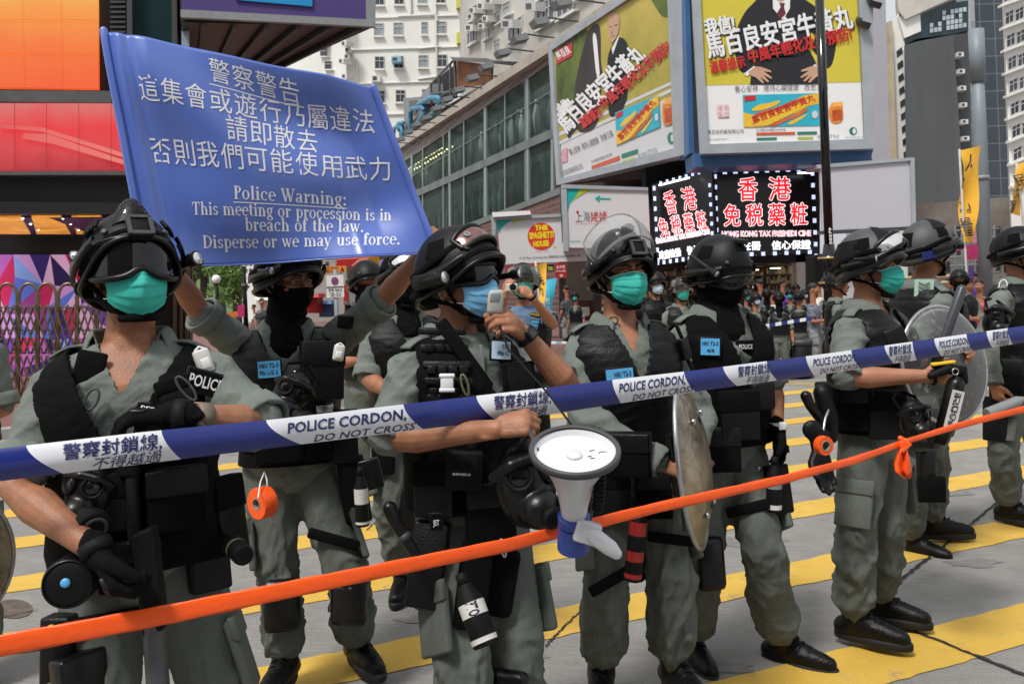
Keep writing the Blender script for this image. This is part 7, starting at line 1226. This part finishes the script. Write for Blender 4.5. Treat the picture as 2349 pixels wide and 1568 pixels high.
# ---------------------------------------------------------------- 9: between banner holder and megaphone officer
P = Person('officer in black face covering half hidden between the banner holder and the megaphone officer', (928,650,4.55), 30, 0, 22, s=1.0); P9 = P
P.head(eyes=True); P.arm('R', (842,868,4.40), (905,905,4.2)); P.arm('L', (1015,860,4.5), (960,900,4.3)); P.hand(P.sk, 'R', P.wr['R'][2], (.8,-.2,0), (0,.4,-.6), (40,50,40)); P.finish_skin(.007); P.shirt({'R': .9, 'L': .9}, seed=81, vox=.012); P.trousers({'R': ((890,1150,4.42),(925,1320,4.55)), 'L': ((960,1150,4.5),(985,1320,4.6))}, seed=83, vox=.013); P.boots({'R': -5, 'L': 20}); P.vest('leather', vneck=1.24, vw=.36, seed=84); P.belt(.95); P.balaclava(top=-.01); P.helmet(top=.184); P.goggles(raised=36, rl=.114, rf=.160, hgt=.03, w=60, lens='glasslens', nose=False); P.pouch('belt_pouch', 905, 960, 70, 80, .06, 'nylon', flap='leather'); P.pouch('leg_holster', 880, 1030, 50, 110, .06, 'nylon', parent=P.trousers_o); P.pouch('knee_pad', 930, 1170, 50, 90, .05, 'rubber', parent=P.trousers_o, bev=.02)
# ---------------------------------------------------------------- 10: photographing officer
P = Person('officer in blue shirt and teal mask photographing with a small camera', (1200,652,7.05), 0, 4, 5, group='officers further back'); P10 = P
P.skin = 'skin_pale'; P.head(eyes=True); P.arm('L', (1268,742,6.85), (1218,680,6.62)); P.arm('R', (1140,745,6.9), (1160,670,6.62)); P.hand(P.sk, 'L', P.wr['L'][2], (-.75,.0,.55), (-.5,.6,0), (40,50,40)); P.hand(P.sk, 'R', P.wr['R'][2], (.3,0,.9), (.6,.6,0), (40,50,40)); P.finish_skin(.007); P.shirt({'R': .6, 'L': .6}, 'tshirt', seed=91, vox=.012, collar=False); P.trousers({'R': ((1180,880,7.0),(1178,1010,7.05)), 'L': ((1235,880,7.0),(1240,1010,7.1))}, m='black', seed=93, vox=.014); P.boots({'R': -5, 'L': 10}); P.vest('leather', vneck=1.08, vw=.36, seed=94); P.helmet(top=.18); P.visor(raised=8, r=(.14,.17,.1), hgt=(-.07,.08), w=75); P.mask(); P.card(1230, 746, 26, 20, [('CATPNS', -.42, .42, .06, .24), ('0231', -.2, .25, -.36, .24)], 10); P.card(1212, 737, 10, 14, [], 0, 'tshirt', holder=False, name='badge'); g = Geo(); o = P.card(1226, 722, 22, 7, [('POLICE', -.45, .45, -.3, .6)], 12, 'black', 'yellow', name='name_tape', holder=False); P.card(1192, 758, 20, 16, [('WERE', -.5, .5, -.3, .6)], 0, 'tshirt', 'navy', holder=False, name='shirt_print', out=.002)
make('wrist_band', Geo().lathe(P.wr['L'][2], (P.wr['L'][1]-P.wr['L'][2]).normalized(), [(-.01,.034),(.012,.036)], 18, False), M['black'], P.root); cm_ = thing('camera', 'small silver and black camera held up before the photographing officer', 'camera', W(1172,660,6.58)); make('body', Geo().aab(tuple(W(1160,668,6.56)), tuple(W(1186,650,6.64))), M['offwhite'], cm_, False, .006); make('lens', Geo().lathe(W(1176,658,6.56), V((0,-1,0)), [(0,.026),(.03,.025),(.03,.015)], 18), M['black'], cm_)
# ================================================================ BANNER AND TAPES
BQ = [(243,78,3.02),(858,206,3.30),(1002,580,3.28),(336,612,2.98)]       # corners of the sheet with their distance
bc = [V((a, b)) for a, b, _ in BQ]; by = [1/q[2] for q in BQ]
def buv(px, py):
    u, v = .5, .5; p = V((px, py))
    for _ in range(12):
        q = (bc[0]*(1-u)+bc[1]*u)*(1-v) + (bc[3]*(1-u)+bc[2]*u)*v - p; du = (bc[1]-bc[0])*(1-v) + (bc[2]-bc[3])*v; dv = (bc[3]-bc[0])*(1-u) + (bc[2]-bc[1])*u; det = du.x*dv.y - du.y*dv.x
        if abs(det) < 1e-6: break
        u -= (q.x*dv.y - q.y*dv.x)/det; v -= (du.x*q.y - du.y*q.x)/det
    return u, v
def banner(u, v, off=0.):
    p = (bc[0]*(1-u)+bc[1]*u)*(1-v) + (bc[3]*(1-u)+bc[2]*u)*v; Y = 1/((by[0]*(1-u)+by[1]*u)*(1-v) + (by[3]*(1-u)+by[2]*u)*v)
    w =   .050*math.sin(2.2*u + 3.4*v + .4) + .022*math.sin(7*u - 4.5*v + 1) + .016*math.sin(5*v + 9*u*v + 2) + .007*math.sin(17*u + 3*v) * (1-v) + .006*math.sin(13*v-8*u)
    e = min(1, min(u, 1-u)*6) ; w = w*(.3+.7*e) + .008*math.exp(-((u-.055)/.018)**2) - .008*math.exp(-((u-.095)/.02)**2) + .006*math.exp(-((u-.75)/.015)**2)*v; dip = .010*math.sin(u*9+1)*(1 if v > .98 else 0)
    n = V((.12,-1,.05)).normalized(); return W(p.x, p.y, Y) - FWD*0 + n*(w + off)
M['banner'] = mat('banner', (.085,.155,.52), .40, .05, 2, .03, 30, spec=.6, coat=.2)
M['banner'].node_tree.nodes['Principled BSDF'].inputs['Coat IOR'].default_value = 1.9; M['banner'].node_tree.nodes['Principled BSDF'].inputs['Coat Roughness'].default_value = .16
bn = thing('warning_banner', 'blue police warning banner in Chinese and English stretched between two poles overhead', 'banner', W(620,600,3.1)); nu, nv = 140, 70
sh_ = make('sheet', Geo().rings([[banner(i/nu, j/nv) for i in range(nu+1)] for j in range(nv+1)], closed=False), M['banner'], bn); q = sh_.modifiers.new('t', 'SOLIDIFY'); q.thickness = .0015; q.offset = -1
for u_, e in ((.0, .0), (1., .0)): make('pole', Geo().tube([banner(u_, -.005+.05*i, .006) for i in range(22)], .013, 12), M['banner'], bn)
make('hem', Geo().tube([banner(i/60, 1.0, .001) for i in range(61)], .003, 6), M['banner'], bn)
bs = lambda x, y, off=0.: banner(*buv(x, y), off); g = Geo()
for s_, a, b, hpx, bo in (('警察警告', (487,190), (693,237), 47, .0), ('這集會或遊行乃屬違法', (328,232), (862,301), 50, -.004), ('請即散去', (525,322), (731,345), 52, -.004), ('否則我們可能使用武力', (344,367), (900,406), 52, -.006)): 
    n_ = len(s_); mid = 0
    for i, ch in enumerate(s_):          # one character at a time along a gently bent line
        t0, t1 = (i+.06)/n_, (i+.94)/n_; f = lambda t: (a[0]+(b[0]-a[0])*t, a[1]+(b[1]-a[1])*t + (6 if '警察' not in s_ and n_ > 5 else 0)*math.sin(math.pi*t)); write(g, ch, f(t0), f(t1), hpx*(1 - .10*t0), bs, .0035, .0, vert=(-.10,-1))
make('lettering', g, M['bannerwhite'] if M.setdefault('bannerwhite', mat('bannerwhite', (.74,.74,.80), .4, .02, 4)) else 0, bn, False)
# serif capitals and small letters drawn from strokes: (x0,y0,x1,y1,width) in units of x-height 1
def serif(ch):
    T, N, R = .26, .10, [] ; st = lambda x, y0, y1, b=1, t=1: R.extend([('l',x,y0,x,y1,T)] + ([('l',x-.24,y0+.04,x+.24,y0+.04,.09)] if b else []) + ([('l',x-.24,y1-.04,x+.13,y1-.04,.09)] if t else [])); A = 1.45
    arc = lambda cx, cy, rx, ry, a0, a1: R.append(('a',cx,cy,rx,ry,a0,a1))
    if ch == 'P': st(.35,0,A); arc(.45,1.08,.42,.36,-90,90); R.extend([('l',.35,A-.04,.5,A-.04,.1),('l',.35,.72,.5,.72,.1)]); w = 1.0
    elif ch == 'W': R.extend([('l',.12,A,.5,.02,.24),('l',.5,.02,.86,A,.1),('l',.70,A,1.08,.02,.24),('l',1.08,.02,1.45,A,.1),('l',-.05,A-.04,.35,A-.04,.09),('l',.55,A-.04,.95,A-.04,.09),('l',1.28,A-.04,1.62,A-.04,.09)]); w = 1.6
    elif ch == 'T': st(.55,0,A,1,0); R.extend([('l',.05,A-.05,1.05,A-.05,.1),('l',.07,A,.07,A-.4,.08),('l',1.03,A,1.03,A-.4,.08)]); w = 1.12
    elif ch == 'D': st(.32,0,A); arc(.42,.725,.70,.68,-90,90); R.extend([('l',.3,A-.05,.45,A-.05,.1),('l',.3,.05,.45,.05,.1)]); w = 1.25
    elif ch == 'o': arc(.45,.5,.36,.47,0,360); w = .92
    elif ch == 'l': st(.27,0,1.5); w = .54
    elif ch == 'i': st(.27,0,1.0); R.append(('d',.26,1.32,.15)); w = .54
    elif ch == 'c': arc(.46,.5,.36,.47,40,320); R.append(('d',.70,.80,.12)); w = .84
    elif ch == 'e': arc(.46,.5,.36,.47,0,310); R.append(('l',.2,.55,.80,.55,.09)); w = .86
    elif ch == 'a': R.extend([('l',.62,.1,.62,.75,T),('l',.62,.04,.88,.04,.09)]); arc(.42,.72,.26,.25,0,170); arc(.36,.27,.26,.24,0,360); w = .90
    elif ch == 'r': st(.27,0,1.0); R.append(('l',.3,.7,.52,.92,.1)); R.append(('d',.62,.86,.14)); w = .76
    elif ch == 'n': st(.25,0,1.0); arc(.50,.62,.28,.34,0,130); R.extend([('l',.80,0,.80,.66,T),('l',.56,.04,1.02,.04,.09)]); w = 1.06
    elif ch == 'm': st(.25,0,1.0); arc(.50,.62,.28,.34,0,130); R.extend([('l',.80,0,.80,.66,T),('l',.58,.04,1.02,.04,.09)]); arc(1.05,.62,.28,.34,0,130); R.extend([('l',1.35,0,1.35,.66,T),('l',1.12,.04,1.58,.04,.09)]); w = 1.62
    elif ch == 'h': st(.25,0,1.5); arc(.50,.62,.28,.34,0,130); R.extend([('l',.80,0,.80,.66,T),('l',.56,.04,1.02,.04,.09)]); w = 1.06
    elif ch == 'g': arc(.42,.64,.28,.31,0,360); R.extend([('l',.6,.9,.88,.96,.14),('l',.25,.32,.25,.14,.1),('l',.22,.12,.68,.06,.2)]); arc(.44,-.2,.34,.20,0,360); w = .88
    elif ch == 's': arc(.38,.74,.24,.22,20,270); arc(.38,.26,.25,.22,-160,90); R.extend([('l',.58,.72,.58,.95,.08),('l',.15,.05,.15,.3,.08)]); w = .74
    elif ch == 't': R.extend([('l',.28,.12,.28,1.3,T),('l',.05,.94,.56,.94,.10),('l',.28,.07,.55,.08,.12)]); w = .62
    elif ch == 'p': st(.27,-.42,1.0); arc(.55,.5,.33,.46,-150,150); w = .98
    elif ch == 'b': R.extend([('l',.27,0,.27,1.5,T),('l',.05,1.46,.3,1.46,.09)]); arc(.55,.5,.33,.46,-150,150); w = .98
    elif ch == 'f': st(.27,0,1.25,1,0); R.extend([('l',.05,.94,.55,.94,.10),('d',.6,1.34,.13)]); arc(.46,1.25,.20,.22,60,180); w = .62
    elif ch == 'u': R.extend([('l',.25,.3,.25,1.,T),('l',.8,0,.8,1.,T),('l',.05,.96,.3,.96,.09),('l',.6,.96,.8,.96,.09),('l',.8,.04,1.02,.04,.09)]); arc(.52,.36,.27,.34,180,340); w = 1.06
    elif ch == 'w': R.extend([('l',.12,1,.42,.02,.22),('l',.42,.02,.68,.95,.09),('l',.58,1,.9,.02,.22),('l',.9,.02,1.15,1,.09),('l',-.04,.96,.3,.96,.08),('l',1.02,.96,1.28,.96,.08)]); w = 1.28
    elif ch == 'y': R.extend([('l',.12,1,.46,.02,.22),('l',.46,.02,.78,1,.09),('l',.46,.02,.30,-.34,.1),('d',.22,-.36,.12),('l',-.04,.96,.32,.96,.08),('l',.62,.96,.92,.96,.08)]); w = .92
    elif ch in '.': R.append(('d',.2,.12,.15)); w = .45
    elif ch == ':': R.extend([('d',.25,.12,.15),('d',.25,.82,.15)]); w = .55
    else: w = .55
    return R, w
def swrite(g, s, a, b, xh, surf, off):
    L_ = []; x = 0
    for ch in s: R, w = serif(ch); L_.append((R, x)); x += w + .06
    k = (b[0]-a[0])/x; d = V((b[0]-a[0], b[1]-a[1]))/(b[0]-a[0]); pt = lambda X, Y_: surf(a[0] + X*k*d.x, a[1] + X*k*d.y - Y_*xh, off)
    for R, x0 in L_:
        for q in R:
            if q[0] == 'l':
                _, xa, ya, xb, yb, w = q
                if abs(xb-xa) < abs(yb-ya): P4_ = [(xa-w/2,ya),(xa+w/2,ya),(xb+w/2,yb),(xb-w/2,yb)]
                else: P4_ = [(xa,ya-w/2),(xb,yb-w/2),(xb,yb+w/2),(xa,ya+w/2)]
                g.add([pt(x0+X, Y_) for X, Y_ in P4_], [[0,1,2,3]])
            elif q[0] == 'd': g.add([pt(x0+q[1]+q[3]*math.cos(t), q[2]+q[3]*math.sin(t)) for t in np.linspace(0, 6.283, 13)[:-1]], [list(range(12))])
            else:
                _, cx, cy, rx, ry, a0, a1 = q; ii, oo = [], []; m_ = max(5, int((a1-a0)/18))
                for i in range(m_+1): t = math.radians(a0+(a1-a0)*i/m_); wx = .045 + .095*abs(math.cos(t)); ii.append(pt(x0+cx+(rx-wx)*math.cos(t), cy+(ry-.05)*math.sin(t))); oo.append(pt(x0+cx+(rx+wx*.6)*math.cos(t), cy+(ry+.05)*math.sin(t)))
                g.rings([ii, oo], closed=False)
g = Geo()
for s_, a, b, xh in (('Police Warning:', (536,457), (795,467), 20), ('This meeting or procession is in', (439,491), (898,502), 19.5), ('breach of the law.', (559,527), (834,529), 20), ('Disperse or we may use force.', (458,566), (919,560), 20)): swrite(g, s_, a, b, xh, bs, .0035)
make('english_lettering', g, M['bannerwhite'], bn, False)
for a, b, w in (((536,463),(793,472),2.2),((487,201),(697,245),2.4)): g = Geo(); g.rings([[bs(a[0]+(b[0]-a[0])*i/30, a[1]+(b[1]-a[1])*i/30 + dy, .0024) for i in range(31)] for dy in (0, w)], closed=False); make('underline', g, M['bannerwhite'], bn, False)
# ---------------------------------------------------------------- striped cordon tape
M['tapewhite'] = mat('tapewhite', (.74,.75,.80), .26, .03, 3, .04, 14, spec=.5); M['tapeblue'] = mat('tapeblue', (.016,.028,.19), .24, .05, 3, .04, 14, spec=.55)
TP = [(-120,1043,1116,1.86),(0,1028,1103,1.88),(330,990,1063,1.94),(630,961,1026,2.06),(1000,918,980,2.30),(1250,889,951,2.38),(1600,848,897,2.58),(1900,810,856,2.85),(2100,782,826,3.02),(2348,747,785,3.20),(2480,729,765,3.30)]
def tq(px):
    for a, b in zip(TP, TP[1:]):
        if px <= b[0] or b is TP[-1]: t = (px-a[0])/(b[0]-a[0]); return a[1]+(b[1]-a[1])*t, a[2]+(b[2]-a[2])*t, 1/((1-t)/a[3] + t/b[3])
def tape(px, py, off=0.):        # a slack fold: the band bows towards the viewer
    t_, b_, Y = tq(px); v = (py - t_)/(b_ - t_); return W(px, py, Y + .018*(2*v-1)**2*(1 if v > .5 else .5) - off)
def tape_v(px, v, off=0.): t_, b_, Y = tq(px); return tape(px, t_ + (b_-t_)*v, off)
ct = thing('cordon_tape', 'blue and white striped police cordon tape stretched across the officers', 'tape', W(1174,950,2.35)); segs = [-120, 70, 383, 570, 950, 1085, 1255, 1410, 1590, 1682, 1780, 1865, 1992, 2042, 2115, 2155, 2223, 2270, 2318, 2500]; wb = [0,1]*12
SL = [(-120,-120),(60,145),(370,415),(610,690),(925,970),(1092,1138),(1252,1292),(1404,1424),(1568,1594),(1658,1690),(1758,1782),(1848,1866),(1952,1973),(2028,2050),(2092,2102),(2142,2158),(2216,2230),(2262,2275),(2310,2322),(2480,2480)]
for i in range(len(SL)-1):
    (a0, a1), (b0, b1) = SL[i], SL[i+1]; rows = []; m_ = max(6, int((b0-a0)/14))
    for j in range(11):
        v = j/10; cv = v**1.6 if i > 0 else v; xa = a0+(a1-a0)*cv; xb = b0+(b1-b0)*(v**1.6); rows.append([tape_v(xa+(xb-xa)*k/m_, v) for k in range(m_+1)])
    make('blue_band' if i % 2 == 0 else 'white_band', Geo().rings(rows, closed=False), M['tapeblue'] if i % 2 == 0 else M['tapewhite'], ct)
M['tapeink'] = mat('tapeink', (.012,.018,.10), .4, 0); g = Geo(); ln = lambda x, f: tq(x)[0] + (tq(x)[1]-tq(x)[0])*f
for s1_, x0, x1, s2_, y0, y1 in (('警察封鎖線,', 143, 372, '不得越過', 210, 368), ('POLICE CORDON,', 660, 932, 'DO NOT CROSS', 720, 950), ('警察封鎖線,', 1132, 1264, '不得越過', 1164, 1252), ('POLICE CORDON,', 1420, 1572, 'DO NOT CROSS', 1450, 1588), ('警察封鎖線,', 1692, 1769, '不得越過', 1709, 1762), ('POLICE CORDON,', 1865, 1964, 'DO NOT CROSS', 1880, 1970), ('警察封鎖線,', 2038, 2091, '不得越過', 2049, 2086), ('POLICE CORDON,', 2154, 2221, 'DO NOT CROSS', 2164, 2226), ('警察封鎖線,', 2276, 2314, '不得越過', 2282, 2312)):
    zh = s1_[0] == '警'; hh = (tq(x0)[1]-tq(x0)[0])
    sx = 2 if zh else 0
    write(g, s1_, (x0, ln(x0,.56)), (x1, ln(x1,.56)), hh*(.46 if zh else .38), tape, .002, .012 if zh else .022, vert=(.03,-1)); make('lettering', g, M['tapeink'], ct, False); g = Geo(); write(g, s2_, (y0, ln(y0,.97)), (y1, ln(y1,.97)), hh*(.32 if zh else .24), tape, .002, .0 if zh else .008, .35, vert=(0,-1)); make('lettering', g, M['tapeink'], ct, False); g = Geo()
# ---------------------------------------------------------------- orange tape with its knot
OPt = [(-120,1506,26,1.86),(0,1480,25,1.90),(400,1405,22,2.00),(800,1323,18,2.10),(1160,1250,15.5,2.22),(1500,1165,12,2.40),(1800,1098,10,2.62),(1960,1055,8.5,2.80),(2074,1014,6.5,2.95)]
def otape(Pn, kind):
    g = Geo(); rows = []
    for a, b in zip(Pn, Pn[1:]):
        for i in range(14):
            t = i/14; x = a[0]+(b[0]-a[0])*t; y = a[1]+(b[1]-a[1])*t; r = (a[2]+(b[2]-a[2])*t); Y = 1/((1-t)/a[3] + t/b[3]); c = W(x, y, Y); rr = r*Y/FPX; d = V((1,.12,.12)).normalized(); up = (UPV - d*UPV.dot(d)).normalized(); nn = d.cross(up); tw = x*.004
            rows.append([c + up*(rr*math.sin(2*math.pi*j/14) + .0014*math.sin(3*j+x*.03)) + nn*(rr*.16*math.cos(2*math.pi*j/14 + .3*math.sin(tw))) for j in range(14)])
    return g.rings(rows)
ot = thing('barrier_tape', 'taut orange barrier tape knotted to a second length at the right', 'tape', W(1160,1250,2.22)); make('band', otape(OPt, 0), M['orange'], ot); make('band', otape([(2078,1012,6,2.95),(2200,975,7,3.08),(2348,938,7.5,3.2),(2480,905,8,3.3)], 1), M['orange'], ot)
g = Geo(); kc = W(2072,1018,2.93); g.ell(kc, .018, .014, .022); g.tube([kc + V((-.01,0,.02)), kc + V((.014,-.012,.0)), kc + V((-.008,-.008,-.02))], .009, 8); make('knot', g, M['orange'], ot)
rows = []
for (x0, x1, y) in ((2066,2078,1020),(2056,2082,1040),(2049,2088,1062),(2052,2091,1080),(2072,2091,1096)): rows.append([W(x0+(x1-x0)*i/8, y+2*math.sin(i*1.5), 2.93 + .014*math.sin(i*1.3+y*.05)) for i in range(9)])
o = make('loose_end', Geo().rings(rows, closed=False), M['orange'], ot); q = o.modifiers.new('t', 'SOLIDIFY'); q.thickness = .001
ft = thing('cordon_tape', 'distant thin blue and white cordon tape in front of the officers by the shop', 'tape', W(1790,742,12))
for i in range(10):
    x = 1722+i*14; make('blue_band' if i % 2 else 'white_band', Geo().rings([[W(x, 749-(x-1722)*.165+dy, 12), W(x+14, 749-(x-1708)*.165+dy, 12)] for dy in (0, 8)], closed=False), M['tapeblue'] if i % 2 else M['tapewhite'], ft, False)
ft = thing('cordon_tape', 'distant pale cordon tape right of the photographing officer', 'tape', W(1285,784,11))
for i in range(4): x = 1262+i*13; make('blue_band' if i == 1 else 'white_band', Geo().rings([[W(x, 782+dy, 11), W(x+13, 782.5+dy, 11)] for dy in (0, 6)], closed=False), M['cardpale'] if M.setdefault('cardpale', mat('cardpale', (.25,.40,.62), .4, .1, 4)) and i == 1 else M['tapewhite'], ft, False)
# ================================================================ PEOPLE FURTHER BACK
def bystander(label, px, Y, hy, byaw, kind, arms='down', m=None, height=None, pose=None):
    """small whole figures standing on the pavement by the shop"""
    c = W(px, hy, Y); P = Person(label, c, byaw, 0, byaw, group='officers further back' if kind != 'man' else 'bystanders', s=(c.z-.12)/1.6 if Y > 13 else None); zg = .12 if Y > 13 else 0; s = P.s
    P.head(); L, F = P.LB, P.FB; 
    for sd in 'LR':
        k = 1 if sd == 'L' else -1; a = P.shoulder(sd)
        if arms == 'front': e = a + (L*.06*k - U3*.27 + F*.02)*s; w = e + (-L*.12*k + F*.20 + U3*.02)*s
        elif arms == 'up': e = a + (L*.08*k - U3*.16 + F*.2)*s; w = e + (-L*.05*k + F*.1 + U3*.22)*s
        else: e = a + (L*.07*k - U3*.28)*s; w = e + (L*.02*k - U3*.23 + F*.09)*s
        P.arm(sd, e, w); P.hand(P.sk, sd, w, (w-e), F*.3 - L*k, (30,35,30))
    P.finish_skin(.012); sm = m or ('uniform' if kind != 'man' else 'tshirt_grey'); P.shirt({'L': .85 if kind != 'man' else .6, 'R': .85 if kind != 'man' else .6}, sm, vox=.016, seed=abs(int(px)), collar=kind != 'man'); b = V((P.H.x, P.H.y, 0)) - P.FB*.02; z = V((0,0,zg))
    P.trousers({sd: (b + z + (L*.10*k + F*.04 + U3*.50)*s, b + z + (L*.12*k + U3*.095)*s) for sd, k in (('L',1),('R',-1))}, 'trouser' if kind != 'man' else 'grey', vox=.018, seed=abs(int(px))+1); P.boots({'L': byaw+12, 'R': byaw-12})
    if kind != 'man': P.vest('leather', vneck=1.25, vw=.34, seed=3); P.helmet(hair=False)
    else: P.add('hair', Geo().ell(P.h(0,-.02,.06), .084*s, .104*s, .085*s, P.L, P.F, P.U), M['hair'])
    if kind == 'visor': P.visor(raised=12, r=(.14,.17,.1), hgt=(-.06,.09)); P.mask()
    elif kind == 'teal': P.mask()
    elif kind == 'pale': P.mask('mask_pale' if M.setdefault('mask_pale', mat('mask_pale', (.45,.58,.70), .6, .05, 10)) else 0)
    elif kind == 'black': P.balaclava()
    return P
bystander('helmeted officer with visor half hidden between teal mask and black covered heads', 1503, 10.5, 655, 20, 'pale', 'front', 'black'); bystander('officer in teal mask and bright visor peeking beside the black covered head', 1562, 9.8, 668, 12, 'visor')
for a in (('officer in pale mask with folded arms nearest the shop pillar', 1733, 14.6, 688, 25, 'pale', 'front'), ('black masked officer standing between the folded arms officer and the vested back', 1786, 14.0, 686, -15, 'black', 'down'), ('officer seen from behind in black vest beside the grey shirted man', 1832, 15.0, 684, 160, 'officer', 'down'), ('bare headed man in grey shirt and shorts looking up to the right', 1866, 14.4, 664, 60, 'man', 'front'), ('helmeted officer looking left just behind the shoulder of the sprayer officer', 1924, 9.5, 654, 70, 'officer', 'front'), ('small officer behind the folded arms group under the glowing sign', 1758, 17.5, 676, 0, 'black', 'down'), ('small officer in teal mask far behind the vested back', 1812, 18.5, 676, -30, 'teal', 'down'), ('small figure in white shirt by the shop shelves', 1770, 19.5, 676, 200, 'man', 'down', 'offwhite'), ('small helmeted officer deep behind the grey shirted man', 1845, 20., 676, 20, 'pale', 'down'), ('small officer near the shop pillar, leftmost of the far group', 1712, 18.0, 680, 30, 'teal', 'down'), ('masked officer in the distance between sergeant and right edge officer', 2200, 11.0, 646, -20, 'black', 'front'), ('bare headed onlooker with raised arms far right', 2245, 13.5, 655, -40, 'man', 'up', 'red'), ('bare headed onlooker in dark shirt behind the clear shield', 2222, 15.0, 655, 10, 'man', 'front', 'black'), ('onlooker in purple shirt near the grey street pole', 2178, 16.0, 652, 30, 'man', 'down', 'purplebd'), ('onlooker in dark clothes behind the bamboo rail', 2060, 15.5, 650, 20, 'man', 'down', 'dgrey'), ('officer whose sleeve shows left of the half hidden masked officer', 842, 6.2, 655, 25, 'black', 'front'), ('officer mostly outside the left edge behind the goggled officer', -150, 3.6, 650, 10, 'black', 'front')): bystander(*a)
shield('worn brown edged shield leaning in at the left edge of the picture', W(-128,1300,2.6), (.75,-.65,.0), (.10,0,1), .19, .22, 'shieldmetal')

# more of the far crowd, copied whole from the figures above
fig = {o['label'].split(',')[0]: o for o in bpy.data.objects if o.type == 'EMPTY' and o.get('category') == 'person'}
def src(k): return next(o for l, o in fig.items() if k in l)
for key, px, Y, rot, label in (('vested back', 1900, 17.0, 20, 'officer seen from behind just left of the sprayer officer'), ('pale mask with folded', 1690, 16.5, 15, 'officer with folded arms behind the shoulder of the black covered head'), ('purple shirt', 1795, 21., 80, 'purple shirted onlooker deep behind the far officers'), ('grey shirted man', 1826, 21.5, 200, 'officer deep behind the vested back'), ('white shirt', 1880, 20., 30, 'white shirted figure behind the bare headed man in grey'), ('raised arms', 1700, 22., 60, 'red shirted figure with raised arms far by the shop'), ('dark clothes', 2095, 18., 20, 'dark clothed onlooker between sprayer officer and sergeant'), ('dark shirt', 2188, 19., -60, 'second dark shirted onlooker below the yellow flag'), ('purple shirt', 2240, 20., 150, 'purple shirted onlooker by the grey pole foot'), ('white shirt', 2212, 17., 90, 'white shirted onlooker beneath the yellow flag'), ('dark clothes', 600, 26., 10, 'dark clothed passer-by left of the banner holder'), ('white shirt', 582, 30., 60, 'white shirted passer-by near the street trees'), ('purple shirt', 818, 24., 0, 'purple shirted passer-by under the purple tent'), ('raised arms', 838, 28., 180, 'red shirted passer-by right of the purple tent'), ('teal mask far', 1320, 20., 10, 'officer in teal mask far off between photographer and visored officer'), ('dark clothes', 1300, 22., 200, 'dark clothed passer-by beside the red-brown shutter'), ('bare headed man in grey', 1745, 19., 140, 'second grey shirted man behind the folded arms officer')):
    o = copy_tree(src(key)); q = W(px, 690, Y); o.location = (q.x, Y, .12); o.rotation_euler = (0, 0, math.radians(rot)); o['label'] = label; o['group'] = 'bystanders' if 'officer' not in label.split()[:2] else 'officers further back'
